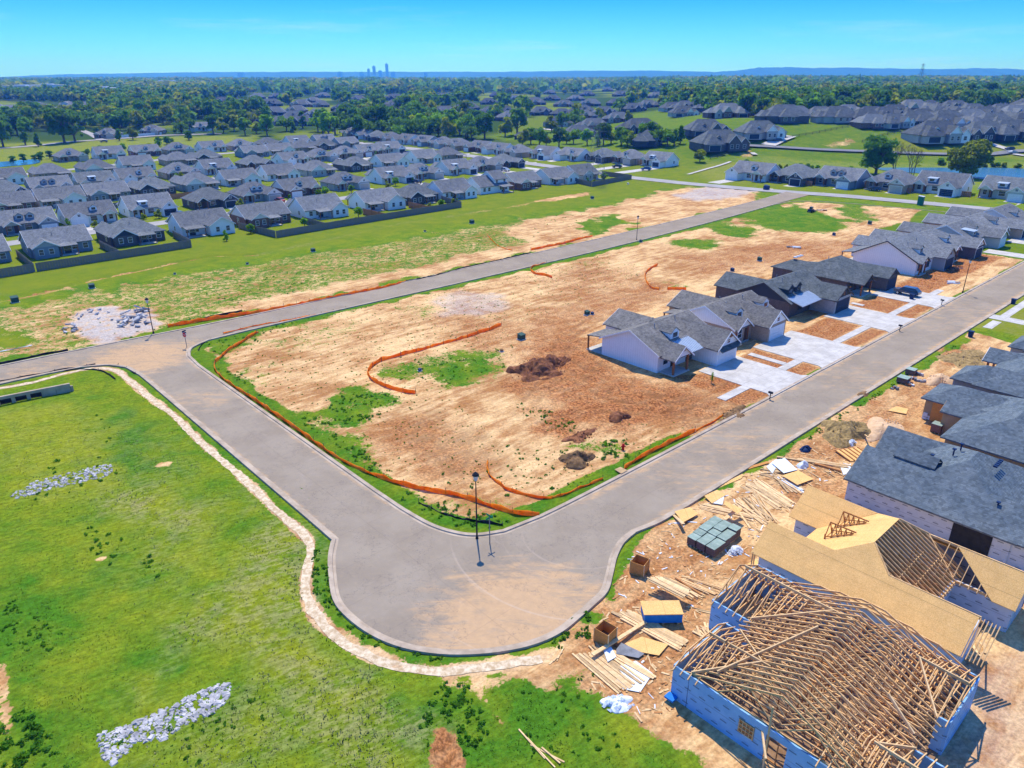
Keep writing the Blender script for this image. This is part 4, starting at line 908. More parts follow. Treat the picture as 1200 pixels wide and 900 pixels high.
# local x = toward the open lot (-a), y = away from the street (-b); centre of ridge at origin
H=House(r,'osb','wrap',1,True); H.roofm=M['osb']
hx=7.0; ev=2.75; pt=.5; hr=2.6                          # eave half width, ridge half length
e=ev-.25; zr=e+(7.1-hr)*.72
ew=MB()
def wallbox(mb,x0,y0,x1,y1,z0,z1,t=.12):
    if abs(x0-x1)<1e-6: mb.box(x0-t/2,x0+t/2,min(y0,y1),max(y0,y1),z0,z1)
    else: mb.box(min(x0,x1),max(x0,x1),y0-t/2,y0+t/2,z0,z1)
for s in ((6.6,-7.4,6.6,8.0),(1.9,-7.4,6.54,-7.4),(1.9,-7.34,1.9,-5.4),(-1.3,-5.4,1.84,-5.4),(-1.3,-8.0,-1.3,-5.46),(-6.6,-8.0,-1.36,-8.0),(-6.6,-7.94,-6.6,9.2),(-6.54,9.2,-2.2,9.2),(-2.2,5.0,-2.2,9.14),(-2.14,5.0,1.9,5.0),(1.9,5.06,1.9,8.0),(1.96,8.0,6.54,8.0)): wallbox(ew,*s,-.05,ev-.14)
ew.build('wall',M['wrap'],r)
rf=MB(); t=.05; r1=e+2.0; r2=e+2.1; ql=-2.3; qr=-2.1
E=(hr,0,zr); Wp=(-hr,0,zr)
rf.slab([(7.1,-5.6,e),(7.1,8.3,e),(4.3,8.3,r1),(4.3,2.0,r1),E,(4.3,ql,r1)],t)                                    # slope toward the open lot
rf.slab([(4.3,ql,r1),E,Wp,(-4.15,qr,r2),(-.95,-5.9,e),(1.5,-5.9,e)],t)                                          # front slope
rf.slab([(-7.1,-5.6,e),(-4.15,qr,r2),Wp,(-4.15,2.0,r2),(-4.15,9.5,r2),(-7.1,9.5,e)],t)                          # far slope
rf.slab([(7.1,-8.0,e),(7.1,-5.61,e),(4.3,ql-.02,r1),(4.3,-8.0,r1)],t); rf.slab([(4.3,-8.0,r1),(4.3,ql-.05,r1),(1.5,-5.92,e),(1.5,-8.0,e)],t)
rf.slab([(-.95,-8.6,e),(-.95,-5.92,e),(-4.15,qr-.05,r2),(-4.15,-8.6,r2)],t); rf.slab([(-4.15,-8.6,r2),(-4.15,qr-.06,r2),(-7.1,-5.62,e),(-7.1,-8.6,e)],t)
rf.slab([(-7.15,8.4,e-.02),(-7.15,11.4,e-.02),(-4.4,11.4,e+1.95),(-4.4,9.6,e+1.95)],t)
rf.build('roof',M['osb'],r)
def rafter(p,q,name='rafter',w=.06,h=.16,mat='truss'):
    m=MB(); m.bar(p,q,w,h); return m.build(name,M[mat],r,fix=False)
k=0
for i in range(17):                                        # open back slope
    x=-3.9+i*.5; top=zr-.1 if abs(x)<=hr else zr-.1-(abs(x)-hr)*.72; 
    y0=0 if abs(x)<=hr else (abs(x)-hr)*1.25
    rafter((x,y0,top),(x,5.3,e+.05))
rf=MB(); rf.slab([(-4.15,4.2,r2),(-4.15,9.5,r2),(-1.55,9.5,e),(-1.55,7.9,e)],.05); rf.build('wing_roof',M['osb'],r)
for i in range(8): 
    y=3.7+i*.62; rafter((4.25,y,r1-.1),(1.6,y,e)); rafter((-4.15,y,r2-.1),(-1.7,y,e))
for p,q in (((hr,0,zr-.08),(4.3,2.0,r1-.06)),((-hr,0,zr-.08),(-4.15,2.0,r2-.06)),((4.3,2.0,r1-.08),(1.7,5.2,e)),((-4.15,2.0,r2-.08),(-1.9,5.2,e)),((-2.1,5.2,e),(-2.1,9.3,e)),((1.8,5.2,e),(1.8,8.2,e)),((-2,5.15,e),(1.8,5.15,e)),((4.3,2.0,r1-.1),(4.3,8.4,r1-.1)),((-4.15,2.0,r2-.1),(-4.15,9.5,r2-.1))): rafter(p,q,'beam',.1,.22)
for i in range(9):
    x=-4+i; rafter((x,1.6,2.8),(x,5.0,2.8),'ceiling_joist',.06,.14,'truss_dark')
for y in (2.2,3.4): rafter((-3.5,y,3.3),(3.5,y,3.25),'purlin',.07,.12)
for i in range(14): 
    x=-3.5+(i%7)*1.15; y=1.6+(i//7)*1.8; rafter((x,y,.05),(x,y,3.0+random.random()*.6),'stud',.08,.1,'truss_dark')
for x in (.9,-1.7):                                        # two little dormer frames on the front slope
    d=MB(); yf=-4.2; zb=e+(5.9+yf)*.55
    for j in range(5):
        y=yf+j*.45; f=1-j*.2
        if f<=.05: continue
        z0=zb+j*.45*.55; hh=1.35*f; ww=.75*f
        d.bar((x-ww,y,z0),(x,y,z0+hh*1.0),.06,.1); d.bar((x+ww,y,z0),(x,y,z0+hh),.06,.1); d.bar((x-ww,y,z0+.02),(x+ww,y,z0+.02),.05,.08)
    d.bar((x,yf,zb+1.35),(x,yf+2.2,zb+1.4),.06,.12); d.bar((x-.75,yf,zb),(x-.75,yf,zb+.5),.06,.08); d.bar((x+.75,yf,zb),(x+.75,yf,zb+.5),.06,.08)
    d.bar((x-.75,yf,zb+.2),(x-.1,yf+2.0,zb+1.2),.05,.08); d.bar((x+.75,yf,zb+.2),(x+.1,yf+2.0,zb+1.2),.05,.08)
    d.build('dormer_frame',M['truss_dark'],r,fix=False)
s=MB(); s.box(-6.5,6.5,-7.3,7.9,-.3,.06); s.build('floor_slab',M['floor_dusty'],r)
for x,y in ((6.7,-7.8),(7.0,-7.85)): rafter((x,y,0),(x,y,2.6),'temporary_post',.09,.09,'truss')
s=MB(); 
for i in range(6): rafter((4.3,8.4+i*.24,r1-.1),(7.1,8.4+i*.24,e-.05),'rafter')
s=MB(); s.box(-6.7,-6.66,9.0,9.3,0,2.6); s.build('corner_board',M['blue_plastic'],r)

# --- trussed house: every truss a part
r=thing('framed_house','house frame of bare roof trusses over wrapped walls tinted with blue shade','unfinished house',place(5.2,-31.6),THS,'houses being built on the near side')
EV=2.75; FR=-7.0; BK=5.6; PT=.44
ww=MB()
for s in ((7.2,-6.9,7.2,-1.2),(7.2,.2,7.2,7.4),(1.0,-8.2,1.0,-6.96),(-7.0,-10.2,-7.0,6.3),(-6.94,-10.2,-.5,-10.2),(-.5,-10.14,-.5,-6.96),(-6.94,6.3,-1.5,6.3),(-1.5,5.6,-1.5,6.24),(2.2,7.4,7.14,7.4),(2.2,5.6,2.2,7.34)): wallbox(ww,*s,-.1,EV)
wallbox(ww,1.06,-8.2,7.2,-8.2,-.1,EV); wallbox(ww,7.2,-8.14,7.2,-6.96,-.1,EV)
wallbox(ww,7.2,-1.2,7.2,.2,2.2,EV)
w1=ww.build('wall',M['wrap_shade_blue'],r)
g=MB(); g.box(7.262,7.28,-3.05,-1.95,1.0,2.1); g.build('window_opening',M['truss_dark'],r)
tw=MB()
for k in range(5): tw.bar((7.3,-3.0+k*.25,1.0),(7.3,-3.0+k*.25,2.1),.05)
for k in range(4): tw.bar((7.31,-3.05,1.05+k*.33),(7.31,-1.95,1.05+k*.33),.05)
tw.build('window_frame',M['lumber'],r,fix=False)
s=MB(); s.box(-6.9,7.1,-8.1,6.2,-.4,.05); s.build('floor_slab',M['floor_dusty'],r)
def truss(u0,u1,fixed,axis,ev,p,name='roof_truss',ov=.4,webs=True,flat=None):
    m=MB(); P=(lambda u,z:(fixed,u,z)) if axis=='y' else (lambda u,z:(u,fixed,z))
    mid=(u0+u1)/2; hs=(u1-u0)/2; zr=ev+hs*p
    cut=flat if flat else zr
    w,h=.065,.13
    if flat:
        k=(flat-ev)/p; m.bar(P(u0-ov,ev-ov*p),P(u0+k,flat),w,h); m.bar(P(u1+ov,ev-ov*p),P(u1-k,flat),w,h); m.bar(P(u0+k,flat),P(u1-k,flat),w,h)
    else: m.bar(P(u0-ov,ev-ov*p),P(mid,zr),w,h); m.bar(P(u1+ov,ev-ov*p),P(mid,zr),w,h)
    m.bar(P(u0,ev-.02),P(u1,ev-.02),w,h)
    if webs:
        n=max(2,int(hs/2.1)); 
        top=lambda u: min(cut,ev+(hs-abs(u-mid))*p)
        us=[u0+(u1-u0)*k/(2*n) for k in range(1,2*n)]
        for k,u in enumerate(us):
            v=us[k+1] if k+1<len(us) else u
            if k%2==0: m.bar(P(u,ev),P(v,top(v)-.05),.045,.08); 
            else: m.bar(P(u,top(u)-.05),P(v,ev),.045,.08)
    return m.build(name,M['truss'],r,fix=False)
for i in range(24):
    x=-7.0+i*.61
    if i<3 : truss(FR,BK,x,'y',EV,PT,flat=EV+.9+i*.75)
    else: truss(FR,BK,x,'y',EV,PT)
for i in range(6): truss(-6.9,-.6,-10.1+i*.61,'x',EV,PT*1.2)
for i in range(4): truss(1.1,7.1,-8.1+i*.6,'x',EV,PT*1.1,flat=EV+.5+i*.35)
for i in range(9): truss(-7.0,-1.5,6.2-i*.58,'x',EV,PT,flat=None)
for i in range(10): truss(2.2,7.2,7.3-i*.58,'x',EV,PT,flat=(EV+.35+i*.3) if i<3 else None)
for x0,x1,ys,st,n in ((1.1,7.1,-6.0,.6,9),(-6.9,-.6,-6.4,.6,10),(-7.0,-1.5,2.2,-.6,0),(2.2,7.2,4.8,-.6,9),(-7.0,-1.5,4.9,-.6,9)):
    hs_=(x1-x0)/2; mid_=(x0+x1)/2                     # valley sets climbing the main slopes
    for k in range(n):
        y=ys+k*st; rise=(abs(y-FR) if y<0 else abs(BK-y))*PT; h2=hs_-rise/PT
        if h2>.4: truss(mid_-h2,mid_+h2,y,'x',EV+rise+.1,PT,'valley_truss',.1,False)
def beam(p,q,w=.09,h=.2,mat='lumber'): rafter(p,q,'beam',w,h,mat)
for p,q in (((-3.7,-9.6,EV+1.9),(-3.7,-1.2,EV+1.95)),((4.1,-7.6,EV+1.3),(4.1,-3,EV+1.5)),((-4.2,6.2,EV+1.3),(-4.2,3,EV+1.35)),((4.7,7.1,EV+1.2),(4.7,4,EV+1.25)),
            ((1.1,-6.9,EV+.2),(4.1,-3.6,EV+1.5)),((7.1,-6.9,EV+.2),(4.1,-3.6,EV+1.5)),((-.6,-7,EV+.2),(-3.7,-2.5,EV+1.95)),((-1.2,5.6,EV+.1),(-4.2,3.2,EV+1.4)),((2.2,5.6,EV+.1),(4.7,4.2,EV+1.3)),
            ((6.5,-5.4,EV+.95),(-1.0,-2.4,EV+2.2)),((1.0,3.2,EV+1.75),(1.6,5.2,EV+.5))): beam(p,q)
rafter((7.8,-.8,0),(7.5,-1.0,4.8),'prop_post',.1,.1,'lumber'); rafter((7.7,-1.3,2.7),(8.9,-.3,2.2),'prop_post',.12,.16,'lumber')
for (x0,y0,x1,y1) in ((-6.9,-1,3,-1),(0,-6.5,0,5.2),(-6.9,3.2,0,3.2),(3.4,-6.8,3.4,5.3),(-3.5,-6.8,-3.5,3),(3.4,1.5,7,1.5),(7.0,-6.8,7.0,7.2),(-6.8,-10,-6.8,6.1)):
    m=MB(); L=math.hypot(x1-x0,y1-y0); n=int(L/.61)
    for k in range(n+1):
        x=x0+(x1-x0)*k/n; y=y0+(y1-y0)*k/n; m.box(x-.03,x+.03,y-.03,y+.03,.05,EV-.06)
    m.bar((x0,y0,.08),(x1,y1,.08),.09,.06); m.bar((x0,y0,EV-.04),(x1,y1,EV-.04),.09,.08); m.build('stud_wall',M['truss_dark'],r,fix=False)
d=MB(); d.box(7.3,7.9,-8.3,-7.6,.2,.35); d.build('footing_form',M['tarp_blue'],r)
# ------------------------------------------------------------------ the estate behind: prototypes copied row by row
PROTO={}
def proto(key, desc, fn): PROTO[key]=dict(desc=desc, fn=fn, root=None)
def P_(key, desc, **kw):
    kw=dict(kw); kw['pitch']=kw.get('pitch',.44)+.13; kw.setdefault('fy',-5.5); kw.setdefault('by',5.6); kw['eave']=2.8; kw['w']=kw.get('w',14.4)+.1
    if kw.get('garage','x')=='x': kw['garage']=(1.9,7.2,-9.6)
    proto(key,desc,lambda r: std_house(r,**kw))
P_('w1','white gabled house with bright metal shed dormer',w=14.2,wall='white',dormers=((-2.2,'metal'),),gdoor='garage_dark',roof='roof_brown',rear=(-6.8,-1.0,9.0),patio=(-.6,4,9.4),pitch=.5)
P_('w2','white house with white garage and front gable',w=14.4,wall='white',dormers=((-1.2,'gable'),),gdoor='garage_white',roof='roof_brown',mir=-1,main='gx',pitch=.44)
P_('g1','grey sided house with hipped roof and gabled garage',w=14.4,wall='grey',gable='white',main='hip',dormers=((-1.0,'gable'),(1.2,'gable')),roof='roof_brown',gdoor='garage_tan',pitch=.5,garage=(1.6,7.4,-9.6))
P_('b1','dark brick house with gabled garage wing',w=14,wall='brick_dark',gable='charcoal',main='hip',dormers=(),roof='roof_grey',gdoor='garage_dark',pitch=.48,rear=(1.0,6.8,7.4),patio=(-4,.6,8.4))
P_('b2','red brick house with white gables',w=14.6,wall='brick_red',gable='cream',main='gx',dormers=((0,'gable'),),roof='roof_brown',gdoor='garage_white',pitch=.44,mir=-1,rear=(-6.8,-1.6,8.8),patio=(-1,3,8.6))
P_('t1','tan brick house with pale garage',w=14.2,wall='brick_tan',gable='cream',main='hip',dormers=((-1,'gable'),),roof='roof_brown',gdoor='garage_tan',pitch=.5,rear=None)
P_('s1','sage sided house with twin gables',w=13.8,wall='sage',gable='cream',main='gx',dormers=((-1.2,'metal'),),roof='roof_grey',gdoor='garage_white',pitch=.46,rear=(0.2,6.6,9.0))
P_('bl','blue grey house with twin front dormers',w=14.2,wall='bluegrey',gable='grey',main='gx',dormers=((-2.0,'gable'),(.8,'gable')),roof='roof_brown',gdoor='garage_white',pitch=.44,rear=(1.2,6.8,8.2),patio=(-3.4,.8,8.0))
P_('tw','white two storey house with side wing',w=14.6,wall='white',gable='white',main='gx',dormers=(),roof='roof_brown',gdoor='garage_white',pitch=.46,two=(-7,-.6),rear=None)
def put_house(key, loc, rot, label, group, scale=1.0, cat='house'):
    p=PROTO[key]
    if p['root'] is None:
        r=thing('house',label,cat,(0,0,0),0,group); p['fn'](r); p['root']=r; remember(r); o=r
    else: o=copy_tree(p['root']); o['label']=label; o['group']=group; o['category']=cat
    o.location=loc; o.rotation_euler=(0,0,rot); o.scale=(scale,)*3; return o
def row(name, cells, bfn, rot, view):
    g='houses of the estate'; cells=sorted(cells)
    for k,(a,key,*rest) in enumerate(cells):
        p=W(a,bfn(a)+(rest[0] if rest else 0)); p.z=gz(p.x,p.y)+.06
        put_house(key,p,rot+random.uniform(-.02,.02),f"{PROTO[key]['desc']}, {ORD[k+1]} from left, {name}",g,.93)
FRONT,BACK,SIDE=TH,TH+math.pi,TH-math.pi/2
row('row behind the field fence',[(-16,'bl'),(1.5,'bl'),(19,'b1'),(37,'w2'),(55,'b2'),(73.5,'w1'),(95,'w2'),(111,'b1'),(126.5,'w1'),(144.5,'tw'),(162,'b2'),(181,'w2'),(197,'s1')],lambda a:163+a*.03,BACK,'rear')
row('second estate row',[(-14,'g1'),(2,'bl'),(18,'w2'),(35.5,'w1'),(55.5,'b1'),(72,'g1'),(89,'b2'),(110,'g1'),(133,'w1'),(149,'g1'),(169.5,'w1'),(186,'t1'),(202,'b1')],lambda a:199+a*.115,FRONT,'front')
row('third estate row',[(-12,'b1'),(4.5,'b2'),(19.5,'w2'),(34.5,'bl'),(51,'b1'),(67.5,'g1'),(85,'w2'),(103.5,'w1'),(122.5,'g1'),(144,'b1'),(164,'w2'),(186,'w1'),(203.5,'t1')],lambda a:239+a*.14,BACK,'rear')
row('fourth estate row',[(-8,'t1'),(9,'b1'),(24,'bl'),(40,'s1'),(56,'w2'),(75,'t1'),(92.5,'w1'),(112.5,'b1'),(134,'w2'),(151,'g1'),(168,'t1'),(184,'b2'),(200,'w1')],lambda a:270+a*.235,FRONT,'front')
row('fifth estate row',[(0,'w1'),(17,'w2'),(34,'t1'),(53,'g1'),(71,'w1'),(92,'t1'),(107,'b1'),(135,'bl'),(151,'w2'),(167,'t1'),(184,'b1'),(201,'bl')],lambda a:312+a*.26,BACK,'rear')
row('farthest estate row',[(58,'t1'),(76,'w1'),(94,'b2'),(111,'g1'),(130,'w2'),(147,'t1'),(164,'b1'),(183,'w1'),(201,'bl')],lambda a:391,FRONT,'front')
for k,(b,a,key) in enumerate([(174,260,'w1'),(189,257,'t1'),(204,254,'b1'),(219.5,249,'w2'),(235,245,'w1'),(252,241,'t1'),(269,243,'w2'),(286,244,'b2'),(305,243,'t1'),(322,244,'g1'),(339,244,'bl'),(356,242,'w2'),(373,241,'t1'),(390,241,'b1'),(407,242,'w1'),(424,243,'t1')]):
    p=W(a,b); p.z=gz(p.x,p.y)+.06
    put_house(key,p,SIDE,f"{PROTO[key]['desc']}, {ORD[k+1]} from near end, side street",'houses of the estate',.95)
for k,(b,a,key,lab) in enumerate([(118,250.5,'w2','small white house beyond the cross street, leftmost of six'),(101.5,254,'b1','dark house with brick sides beyond the cross street, second of six'),
    (85,259,'bl','house with twin dormers beyond the cross street, third of six'),(67,263,'t1','tan brick house in front of the bare trees by the pond'),(51.5,268,'w1','white house with big dark garage and shed dormer, before the pond'),(31,272,'s1','low sage house at the right, just in front of the pond')]):
    p=W(a,b); p.z=gz(p.x,p.y)+.06; put_house(key,p,SIDE,lab,'houses beyond the cross street',1.12)
# driveways of the estate
dv=MB()
def rowdrives(cells,bfn,sgn,street):
    for a,m in cells:
        b0=bfn(a)+sgn*8.5; b1=street(a)
        q=[W(a+m-2.6,min(b0,b1)),W(a+m+2.6,min(b0,b1)),W(a+m+2.6,max(b0,b1)),W(a+m-2.6,max(b0,b1))]
        dv.quad(*[(v.x,v.y,gz(v.x,v.y)+.05) for v in q])
st1=lambda a:181.5+a*.08; st2=lambda a:258+a*.2
rowdrives([(a,4.6) for a in (-14,2,35.5,55.5,72,110,133,149,169.5,186,202)]+[(18,-4.6),(89,-4.6)],lambda a:199+a*.115,-1,lambda a:st1(a)+2)
rowdrives([(a,4.6) for a in (-8,9,24,40,75,92.5,112.5,151,168,200)]+[(56,-4.6),(134,-4.6),(184,-4.6)],lambda a:270+a*.235,-1,lambda a:st2(a)+2)
for b,a in ((174,260),(189,257),(204,254),(219.5,249),(235,245),(252,241),(286,244),(322,244),(118,250.5),(101.5,254),(85,259),(67,263),(51.5,268),(31,272)):
    m=-4.6 if a in (250.5,249) else 4.6; q=[W(a-8.5,b-m-2.8),W(a-8.5,b-m+2.8),W(224 if b>130 else 226.5+(118-b)*.14,b-m+2.8),W(224 if b>130 else 226.5+(118-b)*.14,b-m-2.8)]
    dv.quad(*[(v.x,v.y,gz(v.x,v.y)+.05) for v in q])
structure(dv.build('estate_driveway',M['drive']))
# large houses on the rising ground
def big(r, wall, gable, roof, mir, w, det):
    H=House(r,roof,'trim',mir); 
    H.block('hip',-w/2,w/2,-5.5,7,3.2,.8,wall); H.block('hip',-w/2+1,-w/2+9,-9,3,3.0,.85,wall,gable); H.block('gy',1.0,6.4,-8,0,3.6,1.1,wall,gable); H.block('gy',6.8,11,-6.9,0,3.2,1.0,gable,gable)
    H.block('hip',w/2-7,w/2+3,-2,5,3.0,.75,wall); H.block('hip',-4,5,0,9.5,3.0,.8,wall)
    for x in (2.4,5.0): H.opening('f',x,.9,1.2,1.6,-8)
    H.opening('f',-w/2+5,.1,5.2,2.3,-9,'garage_door'); H.opening('f',8.9,.9,1.3,1.5,-6.9); H.opening('b',-1.5,.9,1.6,1.6,9.5); H.opening('b',2.4,.9,1.6,1.6,9.5); H.opening('b',-8,.9,1.5,1.5,6); H.opening('b',8,.9,1.5,1.5,6); H.opening('f',-1.4,.1,1.2,2.3,-5.5,'door')
    if det: H.dormer(-2,-3.6,1.8,0,.62,3.0,-5.5,'gable',gable)
    H.finish('garage_dark')
proto('L1','large brick house with steep hipped roofs',lambda r:big(r,'brick_dark','brick_dark','roof_dark',1,22,True))
proto('L2','large brown brick house with steep roofs',lambda r:big(r,'brick_red','stone','roof_grey',-1,22,False))
proto('L3','large pale stone house with steep gables',lambda r:big(r,'stone','white','roof_dark',1,22,True))
proto('L4','large dark house with wide hipped roof',lambda r:big(r,'charcoal','brick_dark','roof_dark',-1,24,True))
BIG=[(624,154,'L4',.8,0),(678,152,'L1',.95,.3),(652,140,'L3',.9,-.2),(696,144,'L2',1,.2),(684,132,'L2',.9,.6),(708,128,'L1',.9,.1),(750,145,'L4',1,.4),(761,158,'L4',.95,1.2),(634,128,'L1',.9,.2),(788,123,'L3',.9,.3),(806,123,'L4',1,.1),
 (827,147,'L1',1,.1),(843,163,'L1',1.15,.2),(890,150,'L3',1.05,.1),(853,128,'L2',1.05,.2),(918,132,'L1',1.15,3.2),(898,121,'L2',.95,.1),(873,114,'L3',.9,.2),(907,117,'L4',.9,.1),(940,122,'L2',1,.2),(955,116,'L4',.9,.1),(980,132,'L3',1.05,3.3),(977,119,'L2',.9,.2),(992,118,'L1',.9,.1),
 (1000,122,'L2',1,.2),(1022,121,'L4',.95,.1),(1039,132,'L1',1,.2),(1070,124,'L2',1.1,.1),(1073,136,'L4',.95,3.2),(1108,136,'L1',1,3.2),(1097,154,'L3',1.25,.1),(1136,135,'L2',1,3.1),(1163,139,'L1',1,3.2),(1154,152,'L4',1.1,.15),(1184,150,'L1',1.1,.1),(1191,130,'L2',1,.1),(1174,126,'L3',.9,.2),(1141,126,'L1',.9,.1),(1205,140,'L4',1,.1),(1225,150,'L2',1,.1),
 (322,128,'L2',.9,.2),(345,133,'L1',.9,.4),(352,139,'L4',.9,.1),(330,139,'L2',.85,.3),(382,139,'L1',.85,.2),(372,131,'L2',.9,.1),(400,131,'L4',.85,.2),(460,136,'L2',1,.2),(562,133,'L1',.9,.5),(575,128,'L2',.9,.1),(545,140,'L4',.8,.3),(520,112,'L2',1,.2),(462,113,'L4',1,.1),(247,121,'L2',1,.1),(275,119,'L1',1,.2),(262,117,'L4',1,.3),(590,127,'L1',.9,.1),(420,114,'L2',.9,.1),(725,135,'L2',.9,.2),(742,124,'L1',.9,.1)]
bigpos=[]
names={'L1':'steep hipped roofs','L2':'brown roofs','L3':'pale stone gables','L4':'wide dark roofs'}
_r=random.Random(21); _have=[(b[0],b[1]) for b in BIG]
for _ in range(400):
    x=_r.uniform(775,1235); y=_r.uniform(115,129) if x<1010 else _r.uniform(116,141)
    if min(((x-q[0])/24)**2+((y-q[1])/4.2)**2 for q in _have)<1: continue
    _have.append((x,y)); BIG.append((round(x),round(y,1),_r.choice(('L1','L2','L4','L3')),round(_r.uniform(.8,1.0),2),round(_r.choice((.1,.2,3.2,1.7))+_r.uniform(-.1,.1),2)))
_k=0
for _ in range(600):
    x=_r.uniform(290,775); y=_r.uniform(109,139)-(6 if x>600 else 0)
    if _k>=34 or min(((x-q[0])/22)**2+((y-q[1])/5)**2 for q in _have)<1: continue
    _k+=1; _have.append((x,y)); BIG.append((round(x),round(y,1),_r.choice(('L1','L2','L4','L2')),round(_r.uniform(.8,1.0),2),round(_r.uniform(-.3,.6),2)))
BIG=sorted(BIG); 
def side_word(x): return 'on the wooded left' if x<600 else ('on the middle rise' if x<770 else ('left of the hill lawn' if x<930 else 'on the right hilltop'))
cnt={}
for x,y,key,s,dr in BIG:
    p=G(x,y,5); p.z=gz(p.x,p.y)+.05; bigpos.append((p.x,p.y)); z=(side_word(x),key); cnt[z]=cnt.get(z,0)+1
tot=dict(cnt); cnt={}
for x,y,key,s,dr in BIG:
    p=G(x,y,5); p.z=gz(p.x,p.y)+.05; z=(side_word(x),key); cnt[z]=cnt.get(z,0)+1
    lab=f"{PROTO[key]['desc']} {z[0]}" + (f", {ORD[cnt[z]]} from left" if tot[z]>1 else '')
    put_house(key,p,dr,lab,'large houses on the hill',s)
for k in range(46):                                            # dense far housing at the left
    x=random.uniform(-20,112); y=random.uniform(121.5,138)-(x*.012); p=G(x,y,4)
    if any((p.x-q[0])**2+(p.y-q[1])**2<15**2 for q in bigpos): continue
    bigpos.append((p.x,p.y)); p.z=gz(p.x,p.y)+.05; key=random.choice(('t1','b1','g1','b2'))
    put_house(key,p,random.choice((.2,1.77,3.3)),'grey roofed house packed among others in the far left housing tract','houses of the far left tract')
for x,y,lab in ((179,152,'low ranch house with pale roof by the blue fence under big trees'),(235,148,'low white ranch house alone on a lawn among trees'),(127,156,'small brown roofed cottage half hidden by the big left trees')):
    p=G(x,y,3); p.z=gz(p.x,p.y)+.05; put_house('t1' if x!=235 else 'w2',p,.1,lab,'old houses by the country road')
# ------------------------------------------------------------------ wooden and slat fences
def fence(pts, h, label, mat='fence', group='garden fences of the estate', boards=True):
    c=sum((Vector(p) for p in pts),Vector())/len(pts); r=thing('wooden_fence',label,'fence',tuple(c),0,group); m=MB()
    for a,b in zip(pts[:-1],pts[1:]):
        a,b=Vector(a)-c,Vector(b)-c; L=(b-a).length; n=max(1,int(L/.55))
        for k in range(n):
            p,q=a.lerp(b,k/n),a.lerp(b,(k+.94)/n); d=(q-p).normalized(); hh=h+random.uniform(-.04,.04); mid=(p+q)/2
            m.bar(mid+Vector((0,0,-.25)),mid+Vector((0,0,hh)),(q-p).length,.05,up=(-d.y,d.x,0))
    m.build('boards',M[mat],r,fix=False)
    for a,b in zip(pts[:-1],pts[1:]):
        a,b=Vector(a)-c,Vector(b)-c; nn=(b-a).normalized(); off=Vector((-nn.y,nn.x,0))*.09
        k=MB(); 
        for z in (.3,h*.5,h-.25): k.bar(a+off+Vector((0,0,z)),b+off+Vector((0,0,z)),.05,.1)
        k.build('rails',M[mat],r,fix=False)
    return r
def wz(a,b): return on(a,b)
fence([wz(-40,141.5),wz(-14.3,141.9),wz(-7.5,142.6)],1.9,'dark wooden fence running off at the left edge of the field')
fence([wz(-7.2,142.7),wz(10.5,143.6),wz(27.3,144.5)],1.9,'long weathered wooden fence behind the first two houses along the field')
fence([wz(27.3,144.6),wz(28.2,160)],1.9,'wooden side fence turning back beside the white house from the field','fence')
fence([wz(10.4,143.8),wz(10.2,160)],1.9,'wooden fence dividing the first two garden lawns')
fence([wz(-7.5,142.8),wz(-7.4,162)],1.9,'dark wooden fence at the side of the first blue grey house')
fence([wz(48.2,140.8),wz(68.9,142.8),wz(92,144.2),wz(115.3,145.6)],1.9,'longest weathered wooden fence along the middle of the field')
fence([wz(48.2,141.2),wz(46.2,160)],1.9,'wooden side fence along the lawn of the brown roofed middle house')
fence([wz(63.6,142.6),wz(63.8,156)],1.9,'wooden fence between two middle garden lawns')
fence([wz(84.5,143.9),wz(84.3,156)],1.9,'newer reddish wooden fence between white middle houses','fence_new'); fence([wz(102,145),wz(102.2,157)],1.9,'newer orange wooden fence beside the wide white house','fence_new')
fence([wz(115.3,145.8),wz(118,160)],1.9,'wooden fence end turning in beside the two storey white house')
fence([wz(182.6,148.6),wz(197,150.6),wz(211.7,152.4)],1.9,'wooden fence behind the last houses near the cross street'); fence([wz(211.7,152.6),wz(213,170)],1.9,'wooden fence along the cross street corner'); fence([wz(182.6,148.8),wz(187,165)],1.9,'wooden fence under the lattice mast beside a gabled house')
fence([wz(45,180-3),wz(46,190)],1.7,'short fence by the second row left of the dark brick house'); fence([wz(76,221),wz(97,224)],1.8,'grey fence across back gardens behind the second row','fence'); fence([wz(46,226),wz(64,229)],1.8,'red brown fence across back gardens behind the second row','fence_new'); fence([wz(25,220),wz(44,222)],1.8,'grey fence behind the white house of the second row')
for a,b0,lab in ((256,59.5,'short orange wooden fence left of the white house before the pond'),(262,41.5,'short orange wooden fence right of the white house before the pond'),(247,93,'orange wooden fence between the second and third houses across the street'),(250,109,'orange wooden fence between the leftmost houses across the street')):
    fence([on(a,b0-1.6),on(a,b0+1.6)],1.9,lab,'fence_new','short fences beyond the cross street')
m=[at(128,162.5),at(190,158)]; fence(m,1.8,'long pale blue grey fence along the country road','trim',None)
def slat(pts,label):
    c=Vector(pts[0]); r=thing('rail_fence',label,'fence',tuple(c),0,'dark rail fences on the hill'); 
    for k,p in enumerate(pts): pass
    P=[]; 
    for a,b in zip(pts[:-1],pts[1:]):
        a,b=Vector(a),Vector(b); n=max(1,int((b-a).length/5)); P+=[a.lerp(b,k/n) for k in range(n)]
    P.append(Vector(pts[-1])); P=[Vector((p.x,p.y,gz(p.x,p.y)))-c for p in P]
    for p in P: m=MB(); m.box(p.x-.1,p.x+.1,p.y-.1,p.y+.1,p.z-.3,p.z+1.4); m.build('post',M['trim_dark'],r,fix=False)
    m=MB()
    for a,b in zip(P[:-1],P[1:]):
        for z in (.45,.85,1.25): m.bar(a+Vector((0,0,z)),b+Vector((0,0,z)),.05,.12)
    m.build('rails',M['trim_dark'],r,fix=False)
